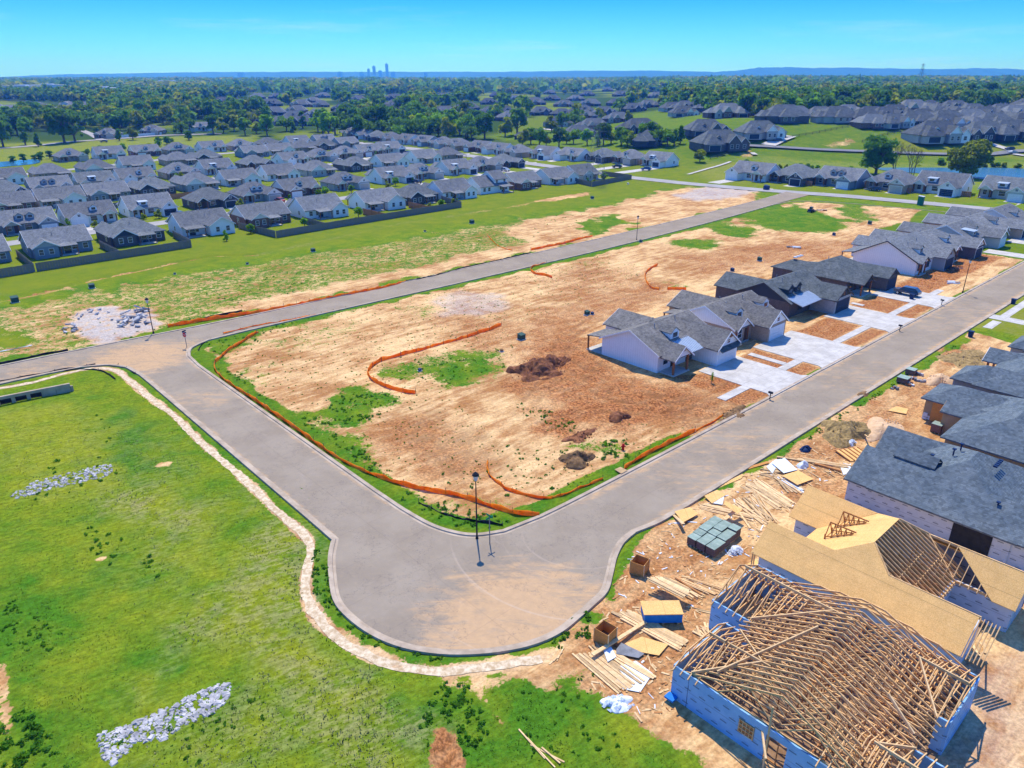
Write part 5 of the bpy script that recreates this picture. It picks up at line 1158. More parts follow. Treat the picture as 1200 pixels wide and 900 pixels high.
slat([at(771,157),at(800,152),at(835,147)],'dark rail fence beside the terraced lawn left of the hill houses'); slat([at(1010,167),at(1040,158),at(1070,152)],'dark rail fence climbing beside the big white hill house'); slat([at(770,163),at(800,162),at(806,161)],'short dark rail fence below the terraced lawn')
slat([at(920,163),at(960,156),at(1000,148),at(1010,146)],'dark rail fence along the upper edge of the hill pasture'); slat([at(832,187),at(858,180),at(868,176)],'dark rail fence down from the brick house to the lot')
# ------------------------------------------------------------------ cars
def car_mesh(root, paint, suv=True):
    L=4.7; W2=.92; h0=.32
    prof=[(-2.35,.55),(-2.3,.95),(-1.3,1.05),(-.7,1.62),(1.5,1.66),(2.1,1.15),(2.33,1.0),(2.35,.5)] if suv else [(-2.35,.5),(-2.3,.8),(-1.2,.92),(-.5,1.42),(.9,1.42),(1.7,1.0),(2.3,.92),(2.35,.5)]
    b=MB(); n=len(prof)
    for s in (-1,1): b.v += [(x,s*(W2 if z<1.1 else W2*.82),z) for x,z in prof]
    for i in range(n): j=(i+1)%n; b.f.append((i,j,n+j,n+i)); b.m.append(0)
    b.f.append(tuple(range(n))); b.f.append(tuple(range(2*n-1,n-1,-1))); b.m+=[0,0]
    bo=b.build('body',paint,root)
    g=MB(); up=[p for p in prof if p[1]>=1.0]; zt=max(p[1] for p in prof)-.1; zb=1.0 if not suv else 1.1
    xa,xb=(-.95,1.75) if suv else (-.85,1.3)
    for s in (-1,1):
        y=s*(W2*.9); g.slab([(xa-.15,s*(W2+.005),zb),(xb+.2,s*(W2+.005),zb),(xb-.2,s*W2*.84,zt),(xa+.4,s*W2*.84,zt)],.03)
    x0,z0=prof[2]; x1,z1=prof[3]; g.quad((x0+.08,-.74,z0+.06),(x0+.08,.74,z0+.06),(x1-.05,.68,z1-.04),(x1-.05,-.68,z1-.04))
    x0,z0=prof[4]; x1,z1=prof[5]; g.quad((x0+.06,-.68,z0-.03),(x0+.06,.68,z0-.03),(x1-.02,.74,z1+.05),(x1-.02,-.74,z1+.05))
    g.build('windows',M['glass'],root)
    for x in (-1.45,1.4):
        for s in (-1,1):
            wv=MB(); wv.tube([(x,s*.74,.34),(x,s*.95,.34)],.34,14); o=wv.build('wheel',M['tyre'],root); rm=MB(); rm.tube([(x,s*.94,.34),(x,s*.965,.34)],.2,10); rm.build('rim',M['rim'],o)
    for s in (-1,1): hl=MB(); hl.box(-2.36,-2.25,s*.65-.2,s*.65+.2,.72,.86); hl.build('headlight',M['lamphead'],root)
CP_={}
def car(p, rot, colour, label, suv=True, group='parked cars'):
    key=(colour,suv)
    if key not in CP_:
        r=thing('parked_car',label,'car',(0,0,0),0,group); car_mesh(r,CARC[colour],suv); CP_[key]=r; remember(r); o=r
    else: o=copy_tree(CP_[key]); o['label']=label; o['group']=group
    o.location=p; o.rotation_euler=(0,0,rot)
p=W(115.2,5.6); car((p.x,p.y,.09),TH+math.pi/2+math.pi,'dark blue','dark blue estate car on the driveway of the charcoal house')
for x,y,c,rot,lab,sv in ((107,257,'white',.8,'white car by the garage of the second row white house at the left',False),(195,245,'red',.75,'red car on the drive left of the dark brick house',False),(269,235,'blue',2.3,'blue pickup style car on the drive right of the dark brick house',True),
   (214,205,'white',.8,'white car among the third row houses at the left',False),(349,191,'blue',.8,'blue car beside the dark garage in the fourth row',True),(461,213,'silver',.8,'silver car before the dark garage of the middle white house',True),(508,206,'white',.8,'white car between pale houses of the second row',False),
   (582,198,'white',.8,'white car beside the tan brick houses, left one of two',False),(589,197,'silver',.8,'silver car beside the tan brick houses, right one of two',False),(625,184,'dark blue',-.5,'dark car on a drive by the fourth side street house',True),(723,197,'black',-.4,'black car on the lawn side drive of the side street',True),(757,200,'blue',-.4,'dark blue car before the nearest white gabled house on the side street',True),
   (907,213,'black',-.6,'black pickup on the drive of the second house across the street',True),(915,211,'silver',-.6,'silver car on the drive of the second house across the street',False),(1025,224,'dark blue',-.6,'dark blue car on the drive of the tan brick house across the street',True),(1143,165,'white',.2,'white car below the big white hill house',True),(1186,180,'silver',.1,'silver car at the hill road junction',False),(122,167,'black',.3,'black car driving on the country road at the left',False),
   (1183,176,'black',.1,'dark car beside the junction on the hill road',True),(911,166,'black',.2,'dark car at the stone house drive on the hill',True)):
    car(at(x,y,.12),rot,c,lab,sv)
_q=random.Random(17)
for nm,cells,bf in (('second',((2,4.6),(35.5,4.6),(72,4.6),(133,4.6),(186,4.6)),lambda a:185+a*.115),('fourth',((9,4.6),(40,4.6),(75,4.6),(92.5,4.6),(151,4.6),(200,4.6)),lambda a:256+a*.235)):
    for k,(a,m) in enumerate(cells):
        p=W(a+m+_q.uniform(-1,1),bf(a)+1.5); p.z=gz(p.x,p.y)+.1; c=_q.choice(('white','silver','black','red','dark blue'))
        car(p,TH+math.pi/2+_q.choice((0,math.pi)),c,f"{c} car parked on an estate drive, {ORD[k+1]} from left, {nm} row",_q.random()<.5,'cars on estate drives')
# ------------------------------------------------------------------ trees
def leaf_cloud(n, H, Rr, size, seed, clumps=10, shape='round', base=.1):
    g=np.random.default_rng(seed); cs=[]; rs=[]
    for k in range(clumps):
        an=g.uniform(0,2*math.pi); t=g.uniform(0,1); rr=Rr*math.sqrt(g.uniform(.02,1))*.68
        if shape=='tall': z=H*(base+.04+(.9-base)*t); rr*= (1-.6*t)
        elif shape=='wide': z=H*(.36+.46*t)*(1-.25*(rr/Rr)); rr*=1.2
        else: z=H*(base+.14+(.72-base)*t); rr*=math.sqrt(max(.15,1-((z/H-.5)/.52)**2))
        cs.append((rr*math.cos(an),rr*math.sin(an),z)); rs.append(Rr*g.uniform(.26,.46)*(.75 if shape=='tall' else 1))
    cs=np.array(cs); rs=np.array(rs); k=g.integers(0,clumps,n)
    d=g.normal(size=(n,3)); d/=np.linalg.norm(d,axis=1)[:,None]; d[:,2]=np.where(d[:,2]<-.35,-d[:,2]*.6,d[:,2])
    c=cs[k]+d*rs[k][:,None]*(g.uniform(.25,1.0,n)**.4)[:,None]*np.array([1,1,.8])
    nn=d*.9+g.normal(size=(n,3))*.55; nn/=np.linalg.norm(nn,axis=1)[:,None]
    u=np.cross(nn,g.normal(size=(n,3))); u/=np.linalg.norm(u,axis=1)[:,None]+1e-9; v=np.cross(nn,u)
    s=(size*g.uniform(.6,1.3,n))[:,None]; w=s*g.uniform(.55,1.0,n)[:,None]
    q=np.stack([c-u*s-v*w*.4,c+u*s*.2-v*w,c+u*s+v*w*.3,c-u*s*.1+v*w],1)
    return q.reshape(-1,3), cs
def leaf_mesh(name, V, mat):
    n=len(V)//4; me=bpy.data.meshes.new(name); me.vertices.add(len(V)); me.vertices.foreach_set('co',V.astype(np.float32).ravel())
    me.loops.add(4*n); me.loops.foreach_set('vertex_index',np.arange(4*n,dtype=np.int32)); me.polygons.add(n); me.polygons.foreach_set('loop_start',np.arange(0,4*n,4,dtype=np.int32))
    me.update(calc_edges=True); me.materials.append(mat); return me
def make_tree(label, H, Rr, n, size, seed, mat, shape='round', clumps=10, group=None, name='tree'):
    r=thing(name,label,'tree',(0,0,0),0,group)
    V,cs=leaf_cloud(n,H,Rr,size,seed,clumps,shape)
    me=leaf_mesh('crown',V,M[mat]); o=bpy.data.objects.new('crown',me); C.objects.link(o); o.parent=r
    t=MB(); tr=H*.028+.05; top=(0.1*Rr,0,H*.6); t.tube([(0,0,-.4),(0,0,H*.2),(.05*Rr,.02,H*.42),top],[tr*1.3,tr,tr*.8,tr*.4],7)
    for c in cs[:max(4,len(cs)*2//3)]:
        b=(0.02*Rr,0,min(H*.34,c[2]*.6)); t.tube([b,(c[0]*.5,c[1]*.5,(b[2]+c[2])*.52),tuple(c)],[tr*.55,tr*.35,tr*.12],5,cap=False)
    t.build('trunk',M['bark'],r,fix=False); return r
TREEP={}
KINDS=[('round','leaf',11,5.2,'mid green round tree'),('round','leaf_dark',12,5.6,'dark green full tree'),('wide','leaf',10,6.2,'broad green spreading tree'),('tall','leaf_dark',13,4.0,'tall dark green tree'),('round','leaf_yellow',9,4.4,'yellow green tree'),('tall','leaf',9,3.2,'slender green tree')]
def put_tree(kind, p, s, label, group, far=True, rot=None):
    key=(kind,far)
    if key not in TREEP:
        sh,mat,H,Rr,_=KINDS[kind]; r=make_tree(label,H,Rr,760 if far else 4200,.72 if far else .36,kind*7+3,mat,sh,16 if far else 24); TREEP[key]=r; remember(r); o=r
    else: o=copy_tree(TREEP[key]); o['label']=label
    if group: o['group']=group
    o.location=p; o.rotation_euler=(0,0,random.uniform(0,6.28) if rot is None else rot); o.scale=(s,s,s*random.uniform(.9,1.12)); return o
# single trees the eye can pick out
for x,y,k,s,lab in ((1026,204,1,1.45,'dark full tree left of the bare trees by the pond'),(1132,208,4,2.1,'big yellow green tree standing before the pond'),
    (820,190,4,.75,'loose yellowish tree above the vacant lot left of the brick house'),(76,168,1,1.75,'biggest dark tree beside the country road at the left'),(88,166,1,1.5,'large dark tree right beside the biggest one at the country road'),(45,172,5,.8,'small green tree on the verge in front of the left wood'),(30,170,3,.9,'dark upright tree left of the verge tree'),(4,172,1,1.4,'dark tree at the left frame edge by the road'),
    (140,165,5,.9,'slim tree between road and long blue fence'),(156,164,4,.9,'yellowish tree in front of the long blue fence'),(213,157,2,.9,'broad tree right of the ranch house with pale roof'),(441,152,0,1.6,'rounded green tree right above the estate roofs, left of centre'),(462,155,3,1.15,'dark upright tree right of the rounded green one above the roofs'),(483,156,4,1.35,'pale yellow green tree above the estate roofs in the middle'),
    (514,160,2,1.5,'broad green tree above the last estate roofs'),(546,162,0,1.4,'round green tree beside the pale houses in the middle'),(568,163,1,1.4,'dense green tree before the side street roofs'),(592,160,4,1.4,'yellow green tree before the side street roofs'),(606,158,0,1.7,'largest round tree at the top of the side street'),
    (726,130,1,.9,'dark tree in the middle of the hill lawn'),(736,143,4,.9,'bright yellow green tree on the hill lawn'),(668,152,5,.5,'young tree by the two storey hill house')):
    put_tree(k,at(x,y,-1.8 if y>203 else 0),s,lab,None,far=not(y>185))
for i,x in enumerate((622,640,655,672,688,700,716,728,742,756,770,782,797,612,632,664,707,735,763,790)):
    y=169+ (i%3)*1.8-(x-600)*.004; k=(0,4,1,2,0,5,4)[i%7]
    put_tree(k,at(x,y),random.uniform(.75,1.1),f"{KINDS[k][4]} in the tree belt behind the side street houses, one of many",'tree belt behind the side street')
# left woodland edge and wood beyond: the ones that show largest, each a tree of its own
blocked=[tuple(q) for q in bigpos]
def free(p, d): return all((p.x-q[0])**2+(p.y-q[1])**2>d*d for q in blocked)
clear=[[(560,146),(640,135),(640,158),(700,150),(745,133),(800,128),(850,136),(900,140),(1000,135),(1200,128),(1260,128),(1260,230),(560,230)],[(-60,164),(110,158),(190,154),(330,162),(600,168),(600,240),(-60,240)],[(-60,120),(60,120),(110,122),(110,139),(-60,139)],[(92,149),(124,154),(118,165),(84,163)],[(215,140),(255,140),(262,156),(225,158)],[(165,148),(205,146),(208,160),(165,160)]]
def inpoly(P,x,y):
    c=False; j=len(P)-1
    for i in range(len(P)):
        if (P[i][1]>y)!=(P[j][1]>y) and x<(P[j][0]-P[i][0])*(y-P[i][1])/(P[j][1]-P[i][1])+P[i][0]: c=not c
        j=i
    return c
front=[(x,y) for x,y,*_ in BIG if x<775]
def allowed(px,py): return not any(inpoly(P,px,py) for P in clear) and not any(abs(px-x)<15 and -2<py-y<11 for x,y in front)
pts=[]; tries=0
while len(pts)<250 and tries<60000:
    tries+=1; x=random.uniform(-30,1230); y=118+46*random.random()**1.0
    if not allowed(x,y): continue
    p=G(x,y)
    if p.y>1000 or not free(p,12): continue
    if any((p.x-q.x)**2+(p.y-q.y)**2<(9)**2 for q in pts): continue
    pts.append(p)
for p in pts:
    big_=1.0 if proj(p.x,p.y,0)[0]>330 else .8; k=random.choices(range(6),(6,3,4,2,4,2))[0]; p=Vector((p.x,p.y,gz(p.x,p.y)))
    x=proj(p.x,p.y,p.z)[0]; zone='left wood behind the country road' if x<330 else ('wood behind the middle of the estate' if x<620 else 'wood around the hill houses')
    put_tree(k,p,random.uniform(1.0,1.6)*big_,f"{KINDS[k][4]}, one of many in the {zone}",'trees of the '+zone)
g=random.Random(31)
for k in range(34):                                            # young yard trees of the estate
    a=8+g.uniform(0,195); row_=g.choice((0,1,2)); b=(188+a*.1 if row_==0 else (262+a*.21 if row_==1 else 150+g.uniform(-2,2)))+g.uniform(-2.5,2.5); p=on(a,b)
    put_tree(g.choice((5,0,4)),p,g.uniform(.22,.36),('small young yard tree before the second estate row','small young yard tree before the fourth estate row','small young yard tree in the gardens behind the field fence')[row_],('yard trees before the second row','yard trees before the fourth row','yard trees behind the field fence')[row_])
# bare trees
def bare(p,H,label,seed):
    g=random.Random(seed); r=thing('bare_tree',label,'tree',p,0,'bare trees by the pond'); m=MB()
    def grow(a,d,L,rad,n):
        b=a+d*L; m.tube([a,(a+b)/2+Vector((g.uniform(-.1,.1),g.uniform(-.1,.1),0))*L*.5,b],[rad,rad*.85,rad*.65],5,cap=False)
        if n==0: return
        for k in range(3 if n>1 else 4):
            e=(d+Vector((g.uniform(-1,1),g.uniform(-1,1),g.uniform(-.1,.7)))*.6).normalized(); grow(b if k else a.lerp(b,.7),e,L*g.uniform(.6,.78),rad*.55,n-1)
    for k in range(3): grow(Vector((g.uniform(-.6,.6),g.uniform(-.6,.6),-.3)),Vector((g.uniform(-.35,.35),g.uniform(-.3,.3),1)).normalized(),H*.34,.2,4)
    m.build('branches',M['bark'],r,fix=False)
    V,_=leaf_cloud(160,H*.9,H*.28,.22,seed,9,'round'); me=leaf_mesh('sparse_leaves',V,M['leaf_yellow']); o=bpy.data.objects.new('sparse_leaves',me); C.objects.link(o); o.parent=r
bare(at(1047,204),15,'bare grey tree left of two in front of the pond',3); bare(at(1069,207),14,'bare grey tree right of two in front of the pond',8)
# the far wood: one mass
def mass(name, spots, tmpl, mat):
    Vs=[]
    for (x,y,z,s,rot,t,sz) in spots:
        V=tmpl[t]; c,sn=math.cos(rot)*s,math.sin(rot)*s
        Vs.append(np.stack([V[:,0]*c-V[:,1]*sn+x,V[:,0]*sn+V[:,1]*c+y,V[:,2]*sz+z],1))
    me=leaf_mesh(name,np.concatenate(Vs),mat); o=bpy.data.objects.new(name,me); C.objects.link(o); return o
tm=[leaf_cloud(110,11,5.4,1.35,50+i,9,('round','wide','round')[i%3])[0] for i in range(5)]
tm2=[leaf_cloud(64,11,6.5,2.3,70+i,9,('round','wide','round')[i%3])[0] for i in range(5)]
tm3=[leaf_cloud(46,12,24,5.5,90+i,9,'wide')[0] for i in range(4)]
S={0:[],1:[],2:[]}
for y0,y1,stp,tt in ((395,760,9.5,tm),(760,1500,15,tm2),(1500,4300,44,tm3)):
    y=y0
    while y<y1:
        hw=y*.78+40; x=-hw
        while x<hw:
            X=x+random.uniform(-.45,.45)*stp; Y=y+random.uniform(-.45,.45)*stp; z=gz(X,Y); px_,py_=proj(X,Y,z)
            ok=(py_<153 and allowed(px_,py_) and vn(X,Y)>(.27 if y0<1400 else .1)) if (vn:=lambda a,b: float(vnoise(np.array([a]),np.array([b]),60.0,2)[0])) else False
            if ok and free(Vector((X,Y,0)),11):
                sc=random.uniform(.9,1.5); S[random.choices((0,1,2),(5,3,3))[0]].append((X,Y,z-.4,sc,random.uniform(0,6.28),random.randrange(len(tt)),sc*random.uniform(.85,1.15),tt))
            x+=stp
        y+=stp
for k,mat,lab in ((0,'leaf','mid green canopy of the far wood reaching to the horizon'),(1,'leaf_dark','dark green canopy of the far wood reaching to the horizon'),(2,'leaf_yellow','yellowish canopy patches of the far wood')):
    Vs=[]
    for (x,y,z,s,rot,t,sz,tt) in S[k]:
        V=tt[t]; c,sn=math.cos(rot)*s,math.sin(rot)*s
        Vs.append(np.stack([V[:,0]*c-V[:,1]*sn+x,V[:,0]*sn+V[:,1]*c+y,V[:,2]*sz+z],1))
    me=leaf_mesh('far_wood',np.concatenate(Vs),M[mat]); o=bpy.data.objects.new('far_wood',me); C.objects.link(o); stuff(o,lab,'wood')
# ------------------------------------------------------------------ ground growth: grass tufts, weeds
def lay_at(P, keys):
    i=np.clip(np.searchsorted(GX,P[:,0]),1,NX-1)-1; j=np.clip(np.searchsorted(GY,P[:,1]),1,NY-1)-1; k=j*NX+i
    return {q:lay[q][k] for q in keys}, ZZ[k], flat[k]
def tufts(n, x0,x1,y0,y1, hmin,hmax, fn, mat, name, label, cat, blades=3, wd=.05, lean=.6, pw=1.0):
    g=np.random.default_rng(len(name)+n); X=g.uniform(0,1,(n,2)); Y=y0+(y1-y0)*X[:,1]**pw; Xx=x0+(x1-x0)*X[:,0]; Pp=np.stack([Xx,Y],1)
    L,Z,fl=lay_at(Pp,('dirt','lush','mow','dry','gravel','dark')); keep=(g.uniform(size=n)<fn(L,Pp))&(fl>.93); Pp=Pp[keep]; Z=Z[keep]; m=len(Pp)
    hh=g.uniform(hmin,hmax,m)*(.5+vnoise(Pp[:,0],Pp[:,1],3.0,4)); Vs=[]
    for b in range(blades):
        an=g.uniform(0,6.28,m); d=np.stack([np.cos(an),np.sin(an),np.zeros(m)],1); e=np.stack([-np.sin(an),np.cos(an),np.zeros(m)],1)
        base=np.stack([Pp[:,0],Pp[:,1],Z-.03],1)+d*.06*g.uniform(0,1,(m,1)); w=wd*g.uniform(.6,1.3,(m,1)); tip=base+d*(lean*hh*g.uniform(.2,1,m))[:,None]; tip[:,2]+=hh
        mid=(base+tip)/2; mid[:,2]+=hh*.12
        Vs.append(np.stack([base-e*w,base+e*w,mid+e*w*.8+(tip-mid)*.9,mid-e*w*.8+(tip-mid)*.7],1).reshape(-1,3))
    me=leaf_mesh(name,np.concatenate(Vs),mat); o=bpy.data.objects.new(name,me); C.objects.link(o); stuff(o,label,cat); return o
t=NT('grass_blade'); P=t.world(); n3=t.noise(P,.22,5,.62,.6); n1=t.noise(P,.55,4,.68)
g_=t.math('ADD',t.math('MULTIPLY_ADD',t.math('SUBTRACT',n3,.5),1.6,.5),t.math('MULTIPLY',t.math('SUBTRACT',n1,.5),.9),clamp=True)
M['blade']=t.col(t.mix(g_,(.2,.22,.02),(.06,.16,.015)),.85)
t=NT('dry_blade'); P=t.world(); M['dry_blade']=t.col(t.mix(t.noise(P,1.2,3),(.36,.33,.15),(.27,.27,.09)),.85)
tufts(80000,-62,40,31,95,.035,.08,lambda L,P:np.clip(1-L['dirt']*2.2,0,1)*(.35+.65*L['lush'])*np.clip(1-L['mow'],0,1),M['blade'],'grass','rough green grass of the big basin','grass',3,.022,.9,1.5)
tufts(40000,-62,40,31,80,.05,.14,lambda L,P:np.clip(1-L['dirt']*3,0,1)*np.clip(L['dry']*1.5,0,1)*np.clip(1-L['mow'],0,1),M['dry_blade'],'dry_grass','straw coloured dry grass of the big basin','grass',3,.03,.9,1.5)
# leafy weeds, sprinkled and in patches
g=np.random.default_rng(11); spots=[]
def patch(P,n,r0,r1):
    P=pxl(P); xs=[p[0] for p in P]; ys=[p[1] for p in P]; k=0
    while k<n:
        x,y=g.uniform(min(xs),max(xs)),g.uniform(min(ys),max(ys))
        if inpoly(P,x,y): spots.append((x,y,gz(x,y),g.uniform(r0,r1))); k+=1
for P,n,r0,r1 in (([(0,705),(25,705),(75,745),(60,765),(20,765),(0,750)],42,.1,.3),([(0,850),(30,835),(70,870),(110,900),(0,900)],40,.2,.5),([(490,835),(520,800),(545,800),(575,850),(545,895),(535,850),(505,845),(500,890)],60,.14,.4),
    ([(366,640),(385,655),(392,700),(436,745),(475,760),(525,768),(515,775),(440,757),(400,727),(376,705),(366,690)],70,.12,.38),([(350,560),(375,600),(375,615),(340,590)],20,.1,.35),([(640,742),(662,720),(692,718),(690,748),(660,760),(640,765)],26,.15,.45),
    ([(600,810),(700,790),(690,830),(760,890),(600,895)],50,.08,.26),([(100,610),(140,630),(180,655),(185,680),(150,670),(100,650)],26,.1,.4),([(110,480),(150,520),(135,560),(110,540)],14,.1,.3),([(90,870),(230,840),(300,810),(330,860),(230,900)],26,.1,.28),([(60,540),(120,548),(135,560),(110,575),(30,590)],22,.1,.35),
    ([(385,500),(385,478),(400,465),(455,458),(465,475),(440,495)],70,.12,.4),([(345,492),(365,487),(450,545),(470,560),(440,560),(390,520)],50,.12,.4),([(445,440),(500,415),(600,405),(610,425),(520,455),(470,450)],60,.1,.35),([(600,470),(640,480),(688,500),(675,507),(610,485)],40,.12,.4),([(505,560),(600,520),(690,530),(680,570),(560,590)],40,.1,.35),([(700,518),(740,514),(742,536),(706,540)],24,.15,.5),
    ([(480,575),(560,600),(600,610),(590,622),(520,615),(470,585)],40,.12,.4),([(240,395),(300,384),(350,375),(350,385),(280,410),(250,425)],40,.12,.35),([(250,430),(300,440),(330,470),(310,470),(265,440)],30,.1,.3),([(20,400),(80,370),(180,385),(170,360),(290,330),(420,300),(420,320),(200,390),(100,410)],90,.12,.35),([(430,300),(640,255),(700,245),(700,262),(500,305)],50,.15,.35),
    ([(230,400),(620,320),(720,295),(760,320),(600,390),(520,460),(640,560),(520,580),(330,470),(270,420)],1500,.06,.2),([(640,500),(760,490),(820,500),(740,550),(640,590),(580,570)],240,.04,.16),([(0,480),(130,470),(300,600),(360,720),(480,800),(480,895),(0,895)],20,.04,.1),([(905,530),(1000,478),(1130,397),(1125,402),(1000,485),(915,540)],60,.1,.3)):
    patch(P,n,r0,r1)
Vs=[]
wt=[leaf_cloud(46,1.0,.62,.17,200+i,6,'wide')[0]-np.array([0,0,.35]) for i in range(4)]
for (x,y,z,r) in spots:
    V=wt[int(g.integers(4))]; an=g.uniform(0,6.28); c,s=math.cos(an)*r*1.5,math.sin(an)*r*1.5
    Vs.append(np.stack([V[:,0]*c-V[:,1]*s+x,V[:,0]*s+V[:,1]*c+y,V[:,2]*r*1.3+z],1))
o=bpy.data.objects.new('weeds',leaf_mesh('weeds',np.concatenate(Vs),M['leaf_weed'])); C.objects.link(o); stuff(o,'scattered leafy green weeds over bare ground and rough grass','weeds')
# hedgerows, reeds and shrubs far off
def shrubs(P,n,smin,smax,kinds,lab,group):
    P=pxl(P)
    for i in range(n):
        t=(i+random.uniform(.1,.9))/n*(len(P)-1); k=int(t); a,b=Vector((*P[k],0)),Vector((*P[min(k+1,len(P)-1)],0)); p=a.lerp(b,t-k); p.x+=random.uniform(-2,2); p.y+=random.uniform(-2,2); p.z=gz(p.x,p.y)-.6
        kk=random.choice(kinds); o=put_tree(kk,p,random.uniform(smin,smax),lab,group); o.name='shrub'; o['category']='shrub'
shrubs([(20,191),(60,186),(110,180),(150,176)],16,.25,.42,(0,1),'green shrub in the hedge behind the left pond','hedge shrubs behind the left pond')
shrubs([(865,193),(900,196),(950,199),(1010,203)],30,.16,.34,(4,0),'low yellowish bush on the bank behind the street houses','bank bushes behind the street houses')
shrubs([(1095,192.5),(1130,194),(1170,196),(1215,198)],22,.24,.36,(4,0),'reed like bush along the far pond bank','pond bank bushes')
shrubs([(96,160),(130,156),(200,156),(215,156)],8,.3,.5,(0,1),'shrub by the long blue grey fence','shrubs by the country road'); shrubs([(160,180),(185,172),(200,168),(230,162)],9,.3,.6,(1,0),'dark shrub at the end of the estate rows','shrubs at the end of the estate')
# ------------------------------------------------------------------ street furniture
def lamp(p, rot, label, h=6.8):
    r=thing('street_lamp',label,'street lamp',p,rot,'street lamps')
    m=MB(); m.tube([(0,0,-.3),(0,0,.5),(0,0,h)],[.09,.085,.05],10); m.build('pole',M['lampblack'],r)
    m=MB(); m.tube([(0,0,-.05),(0,0,.35)],[.19,.13],10); m.build('base',M['lampblack'],r)
    m=MB(); m.tube([(0,0,h),(0,0,h+.12),(0,0,h+.5),(0,0,h+.62)],[.1,.17,.24,.3],10); m.build('lantern',M['lamphead'],r)
    m=MB(); m.tube([(0,0,h+.6),(0,0,h+.72),(0,0,h+.95)],[.34,.28,.05],10); m.build('lamp_cap',M['lampblack'],r)
lamp(at(559,631),0,'tall black street lamp at the inside of the rounded street corner',6.4)
lamp(at(180,391),0,'black street lamp beside the broken concrete pad',5.3); lamp(at(1128,343),0,'black street lamp on the kerb before the dirt front yards',6.0); lamp(at(746,281),0,'distant black street lamp beyond the long street, among dirt lots',5.6)
def pole_sign(p, rot, kind, label):
    r=thing(kind,label,'street sign',p,rot); m=MB(); h=2.9 if kind=='stop_sign' else 3.2
    m.box(-.035,.035,-.035,.035,-.3,h); m.build('post',M['steel'],r)
    if kind=='stop_sign':
        m=MB(); R0=.42; P=[(math.cos(math.pi/8+k*math.pi/4)*R0,math.sin(math.pi/8+k*math.pi/4)*R0) for k in range(8)]
        m.add([(x,-.06,2.3+z) for x,z in P]+[(x,-.045,2.3+z) for x,z in P],[tuple(range(8)),tuple(range(15,7,-1))]+[(i,(i+1)%8,8+(i+1)%8,8+i) for i in range(8)]); pl=m.build('sign_plate',M['white_paint'],r)
        m=MB(); P=[(x*.92,z*.92) for x,z in P]; m.add([(x,-.075,2.3+z) for x,z in P]+[(x,-.061,2.3+z) for x,z in P],[tuple(range(8)),tuple(range(15,7,-1))]+[(i,(i+1)%8,8+(i+1)%8,8+i) for i in range(8)]); m.build('sign_face',M['red'],pl)
        cu=bpy.data.curves.new('lettering','FONT'); cu.body='STOP'; cu.size=.3; cu.align_x='CENTER'; cu.align_y='CENTER'; cu.extrude=.004; tmp=bpy.data.objects.new('tmp',cu); C.objects.link(tmp)
        dg=bpy.context.evaluated_depsgraph_get(); me=bpy.data.meshes.new_from_object(tmp.evaluated_get(dg)); bpy.data.objects.remove(tmp)
        me.materials.clear(); me.materials.append(M['white_paint']); o=bpy.data.objects.new('lettering',me); C.objects.link(o); o.parent=pl; o.rotation_euler=(math.pi/2,0,0); o.location=(0,-.082,2.3)
    for k,(a,z) in enumerate(((0,h-.2),(math.pi/2,h+.02))):
        m=MB(); c,s=math.cos(a)*.42,math.sin(a)*.42; m.bar((-c,-s,z),(c,s,z),.03,.2); m.build('name_blade',M['sign_green'] if kind!='stop_sign' else M['navy'],r)
pole_sign(at(219,407),R(-20),'stop_sign','red octagonal stop sign at the junction corner of the dirt block'); pole_sign(at(574,637),TH,'street_name_sign','thin post with green street name blades beside the corner lamp')
def ubox(p, w,d,h,mat,label,name='utility_box',rot=None,group='utility boxes on the lots'):
    r=thing(name,label,'utility box',p,TH if rot is None else rot,group); m=MB(); m.box(-w/2-.1,w/2+.1,-d/2-.1,d/2+.1,-.15,.1); m.build('base_pad',M['concrete'],r)
    m=MB(); m.box(-w/2,w/2,-d/2,d/2,.1,h*.82); m.build('cabinet',M[mat],r)
    m=MB(); m.slab([(-w/2-.03,-d/2-.05,h*.83),(w/2+.03,-d/2-.05,h*.83),(w/2+.03,d/2+.03,h),(-w/2-.03,d/2+.03,h)],.06); m.build('lid',M[mat],r)
for x,y,s,mat,lab in ((18,354,1.5,'box_green','dark utility box at the left frame edge beside the trench'),(108,338,1.2,'box_green','green utility box beside the trench, right of the frame edge one'),(205,322,.5,'box_green','tiny utility post in the grass above the rubble pad'),(290,310,.6,'box_green','small utility post right of the trench end'),(367,295,1.1,'box_green','utility box in the grass above the middle of the long street'),
    (498,272,.6,'box_green','small dark utility post between boxes in the mown field'),(553,262,1.4,'box_green','wide dark utility box near the red trench of the field'),(611,397,1.3,'box_green','dark green utility box beside the big red soil heap'),(688,369,1.0,'box_green','green utility box behind the nearest white house, left of a pair'),(694,369,.6,'navy','small dark pedestal behind the nearest white house, right of a pair'),
    (890,305,1.1,'box_green','dark utility box behind the second new house'),(858,318,.9,'navy','dark blue pedestal behind the dark brick house'),(977,276,.9,'navy','two toned pedestal behind the charcoal house'),(1019,263,1.2,'box_green','green utility box near the far green patch'),(694,233,1.2,'box_green','green utility box in the lot under the lattice mast'),(751,284,.8,'box_green','green utility box at the foot of the distant lamp'),
    (492,435,.5,'navy','little dark cable post inside the curved orange fence'),(588,413,.5,'soil_brown','small brown stump like post near the red soil'),(898,222,2.4,'navy','tall dark blue container at the cross street corner'),(736,216,.8,'lamphead','small pale box on the lawn at the cross street end')):
    s*=.85; ubox(at(x,y),.95*s,.8*s,.95*s,mat,lab)
